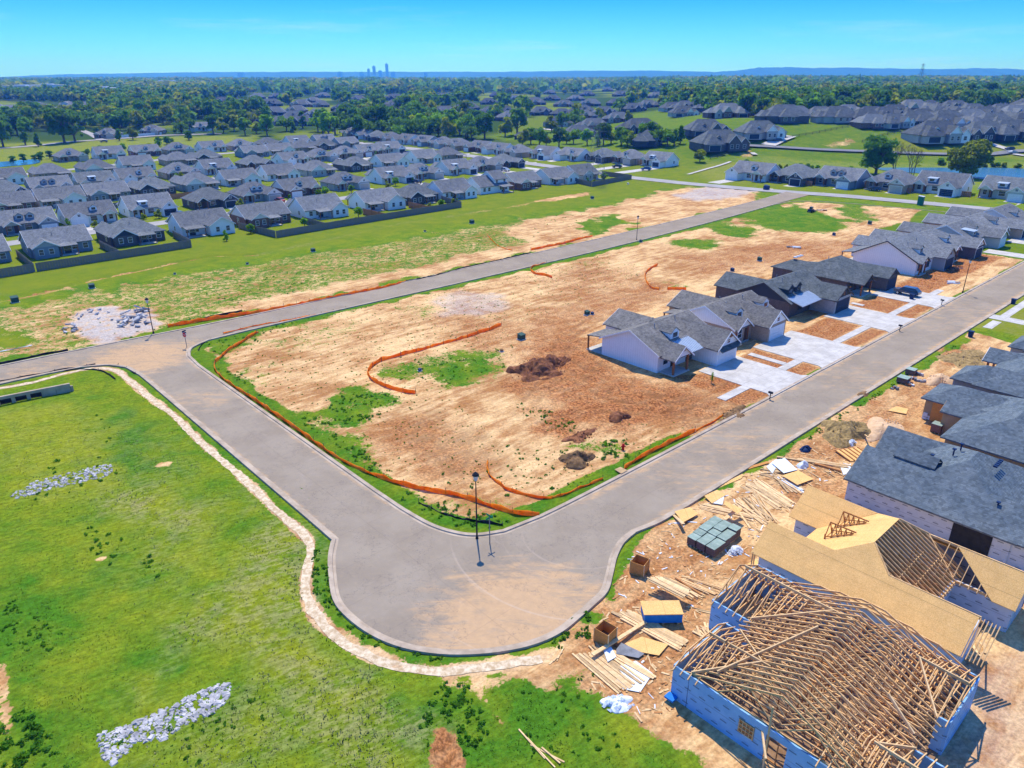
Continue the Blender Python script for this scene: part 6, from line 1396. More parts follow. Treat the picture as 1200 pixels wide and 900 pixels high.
def toilet(p,mat,label,rot):
    r=thing('portable_toilet',label,'portable toilet',p,rot); m=MB(); m.box(-.58,.58,-.58,.58,0,2.1); m.build('cabin',M[mat],r); m=MB(); m.box(-.48,.48,-.62,-.585,.1,1.95); m.build('door',M[mat],r)
    m=MB(); m.slab([(-.65,-.65,2.15),(.65,-.65,2.15),(.65,.65,2.3),(-.65,.65,2.3)],.1); m.build('roof',M['lamphead'],r); m=MB(); m.tube([(.4,.4,2.2),(.4,.4,2.6)],.06,6); m.build('vent_pipe',M['lampblack'],r); r.scale=(1.35,)*3
toilet(at(1078,240.5),'porta_green','green portable toilet standing on the cross street edge',TH)
# compact work machine on the far lot
r=thing('skid_loader','small blue work machine with boom and bucket on the far dirt lot','work machine',at(950,249),TH); r.scale=(.72,)*3

m=MB(); m.box(-1.4,1.2,-.8,.8,.5,1.4); m.build('body',M['navy'],r); m=MB(); m.box(-.6,.7,-.6,.6,1.4,2.4); m.build('cab',M['glass'],r); m=MB(); m.bar((-1.2,.9,1.5),(2.4,.9,.7),.14,.2); m.bar((-1.2,-.9,1.5),(2.4,-.9,.7),.14,.2); m.build('boom',M['steel'],r)
m=MB(); m.box(2.3,3.1,-.9,.9,.1,.7); m.build('bucket',M['steel'],r)
for x in (-.9,.8):
    for s in (-1,1): m=MB(); m.tube([(x,s*.75,.42),(x,s*1.05,.42)],.42,12); m.build('wheel',M['tyre'],r)
def flatpile(p,items,label,name='debris_pile',rot=0,group=None,cat='pile'):
    r=thing(name,label,cat,p,rot,group)
    for nm,mat,bx in items: m=MB(); m.box(*bx); m.build(nm,M[mat],r)
for k,(x,y,lab) in enumerate(((962,247,'grey building rubble left beside the small work machine'),(930,290,'heap of grey scraps behind the charcoal house'),(1103,305,'pale scraps in the dirt yard beyond the third street lamp'),(1112,332,'dark scraps in the dirt yard before the huge white side gable'))):
    rr=random.Random(k); flatpile(at(x,y),[('scrap',rr.choice(('rubble','timber','grey_sheet','plastic_sheet')),(a:=rr.uniform(-2,1.4),a+rr.uniform(.5,1.6),b:=rr.uniform(-1,.8),b+rr.uniform(.2,.6),0,rr.uniform(.1,.35)) ) for _ in range(9)],lab,group='scrap heaps')
# orange and black barrier fabric
def ribbon(pts, h, mat, label, name, cat, wob=.12, group=None, stakes=True, sag=.3, lean=0):
    P=[G(*p) for p in pts]; Q=[]
    P=[Vector((x,y,0)) for x,y in smooth([(p.x,p.y) for p in P],5)]
    for a,b in zip(P[:-1],P[1:]):
        n=max(1,int((b-a).length/.45)); Q+=[a.lerp(b,k/n) for k in range(n)]
    Q.append(P[-1]); c=Q[0].copy(); c.z=gz(c.x,c.y); r=thing(name,label,cat,tuple(c),0,group); rg=random.Random(len(Q)+int(pts[0][0])); m=MB(); n=len(Q); ph=rg.uniform(0,6)
    N=[]
    for i,p in enumerate(Q):
        d=(Q[min(i+1,n-1)]-Q[max(i-1,0)]).normalized(); nn=Vector((-d.y,d.x,0)); z=gz(p.x,p.y); s=i*.45
        hh=h*.66*(1-sag*1.2*abs(math.sin(s*1.3+ph))*rg.uniform(.2,1)-sag*.8*max(0,math.sin(s*.23+ph))); N.append((p,nn,z,hh))
    for off in (0,.03):
        for i,(p,nn,z,hh) in enumerate(N):
            for k,f in enumerate((0,.5,1)):
                q=p+nn*(off+(wob*math.sin(i*.9+ph+k*1.7)*(1-f*.3))+lean*f*hh); m.v.append((q.x-c.x,q.y-c.y,z-c.z-.04+hh*f))
    for i in range(n-1):
        for k in range(2):
            a=i*3+k; m.f.append((a,a+3,a+4,a+1)); b=a+n*3; m.f.append((b+1,b+4,b+3,b)); m.m+=[0,0]
    for i in range(n-1): a=i*3+2; m.f.append((a,a+3,a+3+n*3,a+n*3)); m.m.append(0)
    m.build('fabric',M[mat],r,smooth=True,fix=False)
    if stakes:
        st=[N[i] for i in range(0,n,max(5,n//60))]
        for p,nn,z,hh in st: k=MB(); q=p-c+nn*.1; k.box(q.x-.025,q.x+.025,q.y-.025,q.y+.025,z-c.z-.2,z-c.z+h*.75); k.build('stake',M['bark'],r,fix=False)
OR='orange safety fences'
ribbon([(300,391),(286,400),(270,410),(258,420),(251,428),(256,439),(275,454),(299,470),(342,500),(395,537),(440,559),(487,574),(537,583),(587,599),(607,604),(632,604)],1.0,'orange','long orange mesh fence following the side street kerb round to the corner','safety_fence','fence',group=OR)
ribbon([(587,381),(562,391),(537,399),(507,407),(475,416),(450,423),(438,429),(431,438),(436,446),(447,452),(472,460),(487,462)],1.1,'orange','hook shaped orange mesh fence in the middle of the dirt lots','safety_fence','fence',group=OR)
ribbon([(197,384),(240,377),(300,367),(360,355),(420,343),(450,337),(476,330)],1.2,'orange','straight orange mesh fence along the far kerb of the long street','safety_fence','fence',group=OR)
ribbon([(262,391),(300,382),(350,373),(411,360)],.7,'orange','low orange mesh fence along the near kerb of the long street','safety_fence','fence',group=OR)
ribbon([(731,550),(745,541),(762,531),(778,523),(792,516),(815,506)],1.0,'orange','orange mesh fence along the kerb near the wooden plank, corner street','safety_fence','fence',group=OR)
ribbon([(815,506),(835,495),(848,487)],.5,'orange','sagging thin end of orange mesh near the churned soil kerb','safety_fence','fence',group=OR)
ribbon([(571,541),(571,548),(573,556),(587,570),(600,577),(637,585),(657,582),(677,574),(692,568),(707,562)],.7,'orange','curving orange mesh fence close behind the corner lamp','safety_fence','fence',group=OR)
ribbon([(640,308),(630,311),(622,315),(625,321),(635,323),(647,326)],1.0,'orange','small C shaped orange fence next to the long street','safety_fence','fence',group=OR)
ribbon([(770,312),(762,316),(756,322),(757,330),(762,336),(772,340)],1.0,'orange','C shaped orange fence between grass patches behind the new houses','safety_fence','fence',group=OR)
ribbon([(782,339),(804,340)],1.0,'orange','short straight piece of orange fence right of the C shaped one','safety_fence','fence',group=OR)
ribbon([(622,294),(640,290),(660,286),(678,281),(694,277)],1.0,'orange','distant orange fence on the far side of the long street','safety_fence','fence',group=OR)
ribbon([(571,276),(583,288),(600,294)],.5,'orange','thin low orange fence scrap in the far lots','safety_fence','fence',group=OR)
ribbon([(296,392),(303,390)],.6,'orange','tiny orange fence scrap near the street edge','safety_fence','fence',group=OR)
BK_='black silt fences'
ribbon([(490,590),(505,597),(522,604),(536,608),(550,611),(570,614),(589,616)],.6,'black_fabric','black silt fence in the weeds just behind the corner kerb','silt_fence','fence',sag=.45,group=BK_)
ribbon([(476,330),(510,323),(550,313),(600,302),(622,297)],.8,'black_fabric','black silt fence continuing beyond the straight orange fence','silt_fence','fence',group=BK_)
ribbon([(240,375),(262,370),(284,366)],.7,'black_fabric','short black silt fence above the long orange street fence','silt_fence','fence',group=BK_)
ribbon([(-40,431),(0,427),(52,416),(80,411)],.6,'black_fabric','black silt fence along the far kerb at the left edge','silt_fence','fence',group=BK_)
ribbon([(-40,452),(0,447),(40,439),(80,432),(112,427)],.6,'black_fabric','black silt fence between worn footpath and street at the left','silt_fence','fence',group=BK_)
ribbon([(60,437),(95,433),(122,437),(135,446)],.5,'black_fabric','black silt fence below the footpath, bending down at its end','silt_fence','fence',group=BK_)
ribbon([(138,427),(148,431),(158,438)],.5,'black_fabric','short black silt fence at the left mouth of the side street','silt_fence','fence',group=BK_)
ribbon([(233,411),(237,404),(247,397),(270,390),(300,383)],.45,'black_fabric','black silt fence curving round the stop sign corner','silt_fence','fence',group=BK_)
ribbon([(0,413),(20,409),(38,405)],.25,'plastic_sheet','pale strip lying across the lawn at the left edge','plastic_strip','strip',stakes=False)
# heaps
def heap(p, rx, ry, h, rot, mat, label, seed, rough=.35, name='soil_heap', cat='heap', group='soil heaps'):
    g=random.Random(seed); m=MB(); nr,na=14,40
    def H(u,v): return (vnoise(np.array([u]),np.array([v]),1.1,seed)[0]-.5)*rough+(vnoise(np.array([u]),np.array([v]),.42,seed+3)[0]-.5)*rough*.55
    for i in range(nr+1):
        for j in range(na):
            f=i/nr; a=2*math.pi*j/na; w=1+.22*math.sin(3*a+seed)+.12*math.sin(5*a+seed*2); x,y=rx*f*w*math.cos(a),ry*f*w*math.sin(a)
            z=h*(1-f**1.6)*(1 if f<1 else 0)+H(x+50+seed,y+50)*min(1,(1-f)*4)*h**.3*1.2; m.v.append((x,y,z-.12*(f>.97)))
    for i in range(nr):
        for j in range(na): m.f.append((i*na+j,(i+1)*na+j,(i+1)*na+(j+1)%na,i*na+(j+1)%na)); m.m.append(0)
    for k in range(60):                                   # clods
        a,f=g.uniform(0,6.28),math.sqrt(g.uniform(0,1.1)); x,y=rx*f*math.cos(a),ry*f*math.sin(a); z=h*max(0,1-f**1.6); s=g.uniform(.05,.2)*(1 if h<2 else 1.4)
        m.add([(x-s,y,z),(x,y-s,z),(x+s,y,z),(x,y+s*.8,z),(x+s*.1,y,z+s*.8),(x,y,z-s)],[(0,1,4),(1,2,4),(2,3,4),(3,0,4),(1,0,5),(2,1,5),(3,2,5),(0,3,5)])
    o=m.build(name,M[mat],None,fix=False); o.location=p; o.rotation_euler=(0,0,rot); tag(o,label,cat,group); return o
heap(at(630,432),5.6,3.6,1.3,TH,'soil_red','broad heap of dark red soil and roots left of the nearest white house',1,.9)
heap(at(676,540),2.1,1.6,1.1,TH,'soil_brown','rounded brown soil heap near the street corner',2,.6); heap(at(725,490),1.7,1.0,.6,TH,'soil_red','low dark soil heap between corner heap and churned tracks',3,.5); heap(at(682,512),2.6,1.2,.25,TH,'soil_red','flat strip of dark soil beside the band of green',7,.4)
heap(at(990,508),4.0,2.8,1.2,TH,'straw','large straw brown heap of grassy soil across the street',4,.7); heap(at(1033,504),3.6,2.2,.9,TH,'sand','pale pinkish sand heap behind the slate roofed shell',5,.25); heap(at(1101,448),2.4,1.9,1.1,TH,'sand','pale sand heap beside two green pallets',6,.2); heap(at(1132,421),6.0,3.6,.5,TH,'straw','flat dark heap of brown trash and soil near the right edge',8,.5)
heap(at(1015,281),4,1.6,.8,TH+.5,'soil_red','long low soil bank behind the charcoal house',9,.5); heap(at(1118,315),4.4,1.3,.5,TH,'soil_red','low soil mound in the dirt front yard',10,.4)
heap(at(862,484),3,1.2,.2,TH,'soil_brown','flat brown soil bank near the kerb below the first driveway',12,.4); heap(at(1012,462),1.4,.8,.35,TH,'soil_brown','small soil heap near the kerb across from the second driveway',13,.4)
# rubble: broken slabs
rg=random.Random(5)
def slab_piece(p, s, label, group, mat='rubble'):
    m=MB(); n=rg.randint(4,6); an=sorted(rg.uniform(0,6.28) for _ in range(n)); P=[(math.cos(a)*s*rg.uniform(.7,1.2),math.sin(a)*s*rg.uniform(.6,1),.2) for a in an]
    m.slab(P,.22); o=m.build('concrete_slab',M[mat]); o.location=p; o.rotation_euler=(rg.uniform(-.5,.5),rg.uniform(-.5,.5),rg.uniform(0,6)); tag(o,label,'rubble',group)
for (x0,x1,y0,y1,n,lab,sz) in ((138,174,360,384,46,'broken grey concrete slab in the jumbled pile on the pad',.95),(76,90,384,392,9,'broken grey slab in the small heap left of the pad',.8),(88,132,362,378,16,'low pale concrete chunk along the back edge of the pad',.55)):
    for k in range(n):
        x,y=rg.uniform(x0,x1),rg.uniform(y0,y1)
        if x0==138 and (y-360)<(x-174)*-.55-6: continue
        slab_piece(at(x,y,rg.uniform(.05,.6 if sz>.6 else .1)),sz*rg.uniform(.45,1.0),lab,lab.split(' in ')[0]+' group')
# riprap strips
def riprap(P, n, label, s0,s1):
    P=pxl(P); xs=[p[0] for p in P]; ys=[p[1] for p in P]; m=MB(); k=0
    while k<n:
        x,y=rg.uniform(min(xs),max(xs)),rg.uniform(min(ys),max(ys))
        if not inpoly(P,x,y): continue
        k+=1; s=rg.uniform(s0,s1); z=gz(x,y)+s*.02; s*=rg.choice((.6,.8,1,1,1.35)); R_=Matrix.Rotation(rg.uniform(0,6),3,'Z')@Matrix.Rotation(rg.uniform(-.6,.6),3,'X')
        V=[R_@Vector((a*s*rg.uniform(.7,1.2),b*s*rg.uniform(.6,1),c*s*rg.uniform(.5,.8)))+Vector((x,y,z)) for a,b,c in ((-1,-1,-.5),(1,-1,-.6),(1,1,-.5),(-1,1,-.5),(-.6,-.7,.5),(.7,-.6,.6),(.6,.7,.5),(-.7,.6,.6))]
        m.add(V,[(3,2,1,0),(4,5,6,7),(0,1,5,4),(1,2,6,5),(2,3,7,6),(3,0,4,7)])
    o=m.build('riprap',M['riprap'],None,fix=False); stuff(o,label,'stones')
riprap([(12,583),(40,566),(80,556),(115,546),(130,545),(134,554),(118,561),(80,569),(45,580),(20,586)],330,'strip of pale loose stones in the middle of the grass',.1,.2)
riprap([(114,862),(140,852),(165,840),(200,828),(240,808),(262,799),(271,803),(266,822),(248,838),(215,852),(190,868),(160,870),(150,882),(136,897),(122,895)],520,'strip of pale loose stones at the bottom left',.1,.21)
# concrete culvert
r=thing('culvert','low concrete culvert headwall with dark square openings at the left edge','culvert',at(40,470),0)
a,b=at(-60,487)-at(40,470),at(84,459)-at(40,470); m=MB(); m.bar(a+Vector((0,0,1.0)),b+Vector((0,0,1.0)),.34,.4)
n_=(b-a).normalized(); pr=Vector((n_.y,-n_.x,0))
for k in range(9):
    q=a.lerp(b,k/8); e=a.lerp(b,(k+(.25 if k<6 else .98))/8) if k<8 else b+n_*.3
    m.bar(q+Vector((0,0,.32)),e+Vector((0,0,.32)),.28,.96)
m.build('headwall',M['kerb'],r); m=MB(); m.bar(a+pr*-.5+Vector((0,0,.3)),b+pr*-.5+Vector((0,0,.3)),.1,.9); m.bar(a+pr*-.12+Vector((0,0,-.12)),b+pr*-.12+Vector((0,0,-.12)),.1,.5); m.build('opening',M['lampblack'],r)  # black bars behind the posts paint the shade inside the openings
# ------------------------------------------------------------------ building site goods
SITE='site goods'
def crate(p, rot, label):
    r=thing('trash_crate',label,'crate',p,rot,'open trash crates'); w,h,t=.62,1.25,.03
    for nm,bx in (('panel',(-w,w,-w,-w+t,0,h)),('panel',(-w,w,w-t,w,0,h)),('panel',(-w,-w+t,-w+t,w-t,0,h)),('panel',(w-t,w,-w+t,w-t,0,h))): m=MB(); m.box(*bx); m.build(nm,M['osb_dark'],r)
    m=MB(); m.box(-w+t,w-t,-w+t,w-t,.05,.3); m.build('rubbish',M['soil_brown'],r)
    for x in (-w+.05,w-.05):
        for y in (-w-.03,w+.03): m=MB(); m.box(x-.04,x+.04,y-.03,y+.03,0,h+.05); m.build('corner_stud',M['lumber'],r)
crate(at(749,670),TH+.25,'open topped plywood trash crate beside the street bulb, upper of two'); crate(at(709,751),TH+.1,'open topped plywood trash crate by the lumber piles, lower of two')
r=thing('skip','blue flat lidded skip carrying plywood and a stack of boards','skip',at(776,724),TH-.72+1.57*0)
for nm,mat,bx in (('body','tarp_blue',(-1.6,1.4,-.75,.75,.1,.95)),('plywood_lid','osb',(-1.7,1.45,-.85,.8,.96,1.02))): m=MB(); m.box(*bx); m.build(nm,M[mat],r)
for k in range(3): m=MB(); m.box(-1.4+k*1.2,-1.2+k*1.2,-.8,.8,-.05,.1); m.build('skid',M['bale'],r)
def board(p, q, w, t, mat, label, group, z=0.0, z2=None, name='board', cat='board'):
    a=at(*p); b=at(*q); a.z+=z+t/2; b.z+=(z if z2 is None else z2)+t/2; c=(a+b)/2; m=MB(); m.bar(a-c,b-c,w,t); o=m.build(name,M[mat],None,fix=False); o.location=c; return tag(o,label,cat,group)
def boards(lab, group, p0, p1, q0, q1, n, w=.18, t=.05, mat='lumber', jit=2.0, lay_=2, z=0):
    for k in range(n):
        f=(k+.5)/n; a=(p0[0]+(p1[0]-p0[0])*f+rg.uniform(-jit,jit),p0[1]+(p1[1]-p0[1])*f+rg.uniform(-jit,jit)*.7); b=(q0[0]+(q1[0]-q0[0])*f+rg.uniform(-jit,jit)*1.6,q0[1]+(q1[1]-q0[1])*f+rg.uniform(-jit,jit)*1.2)
        e=rg.uniform(0,.18); a2=(a[0]+(b[0]-a[0])*e,a[1]+(b[1]-a[1])*e); board(a2,b,w*rg.uniform(.6,1.15),t,rg.choice((mat,mat,'lumber','bale')),lab,group,z+(k%lay_)*t*1.02+rg.uniform(0,.01))
boards('pale plank in the front pile fanned out at the grass edge','planks fanned at the grass edge',(669,767),(705,755),(722,812),(768,794),26,.2,.06)
boards('plank crossing under the pile near the lower trash crate','planks under the lower crate pile',(682,757),(700,752),(728,796),(744,806),9,.17,.05)
boards('long plank in the stack running up from the lower trash crate','long planks above the lower crate',(712,718),(738,717),(796,762),(806,750),24,.24,.06)
boards('board in the stack lying on the blue skip','boards lying on the blue skip',(754,690),(770,686),(800,711),(808,704),14,.2,.06,jit=1.2,z=1.03)
boards('long thin timber behind the blue skip','long timbers behind the skip',(778,681),(800,676),(818,700),(850,693),18,.1,.06,'truss',jit=2.2); boards('reddish timber near the blue skip','reddish timbers near the skip',(770,680),(792,676),(812,702),(822,696),7,.16,.1,'truss_dark',jit=1.2)
boards('thin pale strip lying right of the blue skip','thin strips right of the skip',(806,709),(816,716),(850,724),(856,722),5,.1,.04,jit=1.5)
boards('pale board in the wide pile beside the covered brick pallets','boards beside the brick pallets',(806,594),(824,588),(880,612),(892,604),15,.2,.06,jit=2.4); boards('board in the large pile across from the white house driveways','boards of the large yard pile',(868,570),(888,562),(912,594),(932,590),30,.24,.06,jit=3.4)
boards('board lying at the kerb edge of the lumber yard','boards at the kerb edge',(805,580),(810,577),(858,553),(862,551),6,.18,.06,jit=1); boards('plank strewn along the kerb before the slate roofed shell','planks along the kerb before the shell',(884,556),(906,545),(916,560),(940,548),16,.2,.05,jit=4)
boards('plank in the loose scatter behind the covered brick pallets','planks behind the brick pallets',(850,590),(884,578),(884,622),(910,608),18,.2,.05,jit=5)
boards('board scattered between lower stacks and blue skip','boards between stacks and skip',(742,712),(764,730),(764,738),(790,752),12,.18,.05,jit=5)
boards('wide orange board leaning in the yard pile','wide orange boards of the yard',(832,574),(840,571),(866,560),(872,557),6,.35,.05,'osb',jit=1.2)
boards('board near the wall panel in front of the slate roofed shell','boards near the wall panel',(930,538),(942,541),(990,551),(996,548),9,.2,.07,jit=2); boards('thin loose stick strewn in the dirt yards','sticks strewn in the yards',(896,560),(960,540),(924,572),(992,560),12,.1,.05,jit=5)
boards('grey plank in the heap left of the slate roofed shell','grey planks left of the shell',(900,556),(925,560),(925,575),(950,578),14,.22,.05,'plastic_sheet',jit=3)
boards('short offcut lying between the two framed houses','offcuts between the framed houses',(1120,760),(1150,752),(1128,776),(1158,768),12,.18,.05,jit=4); boards('short offcut scattered before the trussed house','offcuts before the trussed house',(812,738),(850,724),(822,752),(858,736),34,.16,.06,jit=6)
boards('board lying along the curb point of the yard','boards near the street bulb',(690,709),(694,707),(706,694),(708,693),3,.16,.05,jit=1); boards('small stick lying on the weedy bank beside the bulb','sticks on the weedy bank',(640,780),(656,776),(654,765),(662,762),4,.12,.05,jit=2)
boards('thin pale pole lying in the grass at the bottom','poles in the bottom grass',(606,850),(632,880),(640,895),(668,898),4,.09,.06,jit=6)
board((694,772),(756,733),.3,.1,'lumber','single wide plank lying diagonally across the lower stacks','lone planks',.35,.3); board((787,600),(800,622),.34,.06,'lumber','single pale plank leaning on a plywood sheet near the brick pallets','lone planks',.05,.7); board((910,537),(994,550),.25,.12,'lumber','longest single beam in the yard before the slate roofed shell','lone planks',.1); board((954,546),(985,554),.3,.2,'truss_dark','red brown beam beside the longest pale beam in the yard','lone planks',.1)
board((876,549),(900,543),.4,.08,'osb_dark','dark orange board near the kerb beside the yard pile','lone planks',.1); board((1010,508),(1016,523),.16,.1,'lumber','upright slanting plank stuck behind the wall panel','lone planks',.1,1.0); board((848,615),(866,606),.4,.05,'lumber','pale board leaning on the brick pallets','lone planks',.5,1.0)
def sheet_thing(P, z, mat, label, name='plywood_sheet', t=.03, cat='sheet', group='sheets lying in the yards', tilt=0):
    Q=[at(*p) for p in P]; c=sum(Q,Vector())/len(Q); m=MB(); zz=max(q.z for q in Q)+z
    m.slab([(q.x-c.x,q.y-c.y,zz-c.z+tilt*k/3) for k,q in enumerate(Q)],t); o=m.build(name,M[mat],None); o.location=c; tag(o,label,cat,group)
sheet_thing([(833,592),(838,578),(849,582),(846,594)][:4],.12,'plastic_sheet','white plastic sheet on the pile beside an orange plywood sheet'); sheet_thing([(825,584),(840,577),(850,583),(834,593)],.14,'osb','orange plywood sheet next to the white plastic sheet near the kerb') 
sheet_thing([(790,603),(808,598),(818,606),(800,616)],.25,'osb','plywood sheet with a plank across it near the brick pallets'); sheet_thing([(846,606),(848,602),(868,612),(862,618)],1.35,'osb','orange plywood square lying on the covered brick pallets')
sheet_thing([(916,560),(935,554),(953,564),(934,571)],.2,'osb','pale plywood sheet in the yard below the plastic panels'); sheet_thing([(904,545),(919,539),(934,553),(918,557)],.2,'plastic_sheet','pale blue plastic panel lying in the yard'); sheet_thing([(898,548),(908,540),(915,539),(905,556)],.1,'plastic_sheet','narrow white sheet left of the pale blue panel')
sheet_thing([(732,756),(752,748),(783,757),(772,770),(745,765)],.1,'osb','wide plywood sheet under offcuts near the lower stacks'); sheet_thing([(722,763),(728,755),(755,768),(748,773),(722,768)],.15,'grey_sheet','dark grey membrane lying among the lower stacks'); sheet_thing([(706,762),(716,760),(722,772),(712,778)],.2,'plastic_sheet','crumpled white plastic on the front plank pile','plastic_sheet')
sheet_thing([(715,785),(745,775),(765,790),(750,812),(730,808)],.04,'plastic_sheet','large pale plastic sheet under the front plank pile','plastic_sheet'); heap(at(724,825),1.0,.8,.3,0,'plastic_sheet','pale grey pile of spilt cement at the grass edge',31,.15,'cement_pile','pile',None)
sheet_thing([(1040,482),(1050,477),(1064,480),(1062,486)],.1,'osb','pale plywood piece by the pale pinkish sand heap'); sheet_thing([(872,672),(884,665),(892,676),(880,682)],.9,'osb','plywood platform on posts beside the sheathed house'); sheet_thing([(984,548),(996,547),(998,556),(988,558)],.08,'plastic_sheet','small blue white plastic scrap near the porch post')
sheet_thing([(727,549),(735,553),(728,557),(720,552)],.16,'bale','weathered plywood plate over the kerb inlet')
for (p,lab) in (((944,528),'dark blue tarp heap near the kerb across from the driveways'),((862,646),'white and blue wrapped bundle beside the brick pallets'),((940,547),'blue and white wrapped bundle in the lumber yard'),((975,512),'white plastic wrapping beside the straw brown heap'),((997,520),'white wrapped parcel near the wall panel')):
    heap(at(*p),.9,.5,.5,TH,'navy' if 'tarp' in lab else 'plastic_sheet',lab,len(lab),.5,'wrapped_bundle','bundle','wrapped bundles')
r=thing('wall_panel','pre-built timber wall panel with dark battens lying in the yard','panel',at(1000,534),TH-.5)
m=MB(); m.box(-1.5,1.5,-1.3,1.3,.15,.2); m.build('board_face',M['osb'],r)
for k in range(6): m=MB(); x=-1.5+k*.6; m.box(x-.06,x+.06,-1.32,1.32,.2,.3); m.build('batten',M['truss_dark'],r)
def pallet(p, rot, w, h, top, body, label, group):
    r=thing('brick_pallet',label,'pallet',p,rot,group); m=MB(); m.box(-w,w,-w,w,.12,h); m.build('bricks',M[body],r)
    m=MB(); m.box(-w-.02,w+.02,-w-.02,w+.02,h,h+.05); m.build('cover',M[top],r)
    for k in (-1,0,1): m=MB(); m.box(-w,w,k*w*.85-.06,k*w*.85+.06,-.02,.12); m.build('skid',M['bale'],r)
c0=on(*Gab(836,636)); ca,cb=AB(c0.x,c0.y); kk=0
for i in range(5):
    for j in range(3):
        kk+=1; q=on(ca-1.6+i*1.0*.95,cb-.9+j*1.0+i*.04); pallet(q,TH+rg.uniform(-.05,.05),.44,rg.uniform(.75,.95),'pallet_green','brown_brick',f"brick pallet with grey green cover, {ORD[i+1]} from the street end {('near','middle','far')[j]} line of block",'covered brick pallets')
pallet(at(1097,506),TH,.55,1.1,'pallet_green','brick_red','lone pallet of red bricks with a pale cover beside the tan walled shell','single pallets'); pallet(at(1058,449),TH,.7,.8,'pallet_green','brown_brick','grey green covered pallet near the pale sand heap, lower of two','single pallets'); pallet(at(1067,439),TH,.6,.8,'pallet_green','brown_brick','grey green covered pallet near the pale sand heap, upper of two','single pallets')
r=thing('membrane_roll','dark grey roll of membrane lying near the finished slate roofs','roll',at(1129,453),TH+.15); m=MB(); m.tube([(-1.4,0,.5),(1.4,0,.5)],.5,16); m.build('roll',M['grey_sheet'],r); m=MB(); m.tube([(-1.46,0,.5),(-1.41,0,.5)],.2,12); m.build('core',M['lampblack'],r)
rr=random.Random(3)
for k,(x,y) in enumerate(((1070,447),(1076,440),(1082,449),(1066,452),(1050,456))): flatpile(at(x,y),[('scrap',rr.choice(('rubble','plastic_sheet','timber','grey_sheet')),(a:=rr.uniform(-.7,.3),a+rr.uniform(.3,.7),b:=rr.uniform(-.5,.4),b+rr.uniform(.2,.4),0,rr.uniform(.1,.4))) for _ in range(5)],'small heap of broken trash strewn around the two green pallets','debris_pile',rr.uniform(0,3),'trash by the two green pallets')
def bin_(p,label,mat='navy'):
    r=thing('wheelie_bin',label,'bin',p,TH,'bins'); m=MB(); m.add([(-.25,-.3,0),(.25,-.3,0),(.25,.3,0),(-.25,.3,0),(-.33,-.38,.95),(.33,-.38,.95),(.33,.38,.95),(-.33,.38,.95)],[(3,2,1,0),(0,1,5,4),(1,2,6,5),(2,3,7,6),(3,0,4,7),(4,5,6,7)]); m.build('body',M[mat],r); m=MB(); m.box(-.36,.36,-.41,.41,.952,1.02); m.build('lid',M[mat],r)
bin_(at(1068,350.5),'blue bin in the dirt yard before the parked dark car'); bin_(at(1187,356),'blue bin beside the pale path on the near side lawn'); bin_(at(1137,394.5),'dark blue bin tipped near the kerb, beyond the flat brown heap')
def mailbox(p,label):
    r=thing('mailbox',label,'mailbox',p,TH,'mailboxes'); m=MB(); m.box(-.05,.05,-.05,.05,-.1,1.05); m.build('post',M['bark'],r); m=MB(); m.box(-.13,.13,-.3,.3,1.06,1.3); m.build('box',M['lampblack'],r)
mailbox(at(1103,358),'black mailbox at the kerb by the third driveway strip'); mailbox(at(1054,388),'black mailbox at the kerb by the dark brick house driveway'); mailbox(at(902,468),'black mailbox at the kerb by the nearest white house driveway')
r=thing('hydrant','red fire hydrant in green weeds near the corner orange fence','hydrant',at(730,528),0); m=MB(); m.tube([(0,0,-.1),(0,0,.1),(0,0,.55),(0,0,.62),(0,0,.8)],[.2,.14,.14,.19,.06],10); m.build('barrel',M['red'],r); m=MB(); m.tube([(-.26,0,.45),(.26,0,.45)],.08,8); m.build('outlet',M['red'],r)
r=thing('yucca','spiky young green plant in the front yard of the nearest white house','plant',at(834,449),0); m=MB()
for k in range(46):
    a=k*2.4; el=.5+.9*(k/46); d=Vector((math.cos(a)*math.cos(el),math.sin(a)*math.cos(el),math.sin(el))); b=Vector((0,0,.3+.9*k/46)); s_=Vector((-math.sin(a),math.cos(a),0))*.05; m.quad(b-s_,b+s_,b+d*.7)
m.build('leaves',M['leaf_weed'],r,fix=False); m=MB(); m.tube([(0,0,-.2),(0,0,1.2)],.05,6); m.build('stem',M['bark'],r)
m=MB(); YP=pxl([(740,650),(800,600),(900,545),(1000,500),(1040,520),(960,570),(880,650),(800,740),(790,840),(740,850),(690,800),(700,720)]); xs=[p[0] for p in YP]; ys=[p[1] for p in YP]; k=0
while k<620:
    x,y=rg.uniform(min(xs),max(xs)),rg.uniform(min(ys),max(ys))
    if not inpoly(YP,x,y): continue
    k+=1; a=rg.uniform(0,6.28); L=rg.uniform(.12,.6)*rg.choice((1,1,1.6)); z=gz(x,y)+.03; d=Vector((math.cos(a)*L/2,math.sin(a)*L/2,rg.uniform(-.02,.05))); m.bar(Vector((x,y,z))-d,Vector((x,y,z))+d,rg.choice((.05,.09,.14)),.03,m=rg.choice((0,0,0,1,2)))
stuff(m.build('wood_scraps',[M['lumber'],M['truss_dark'],M['plastic_sheet']],None,fix=False),'small offcuts and scraps littering the near building yards','scraps')
# temporary posts at the sheathed house corner
for (a,b,h,lab) in (((884,686),None,2.4,'prop'),): pass
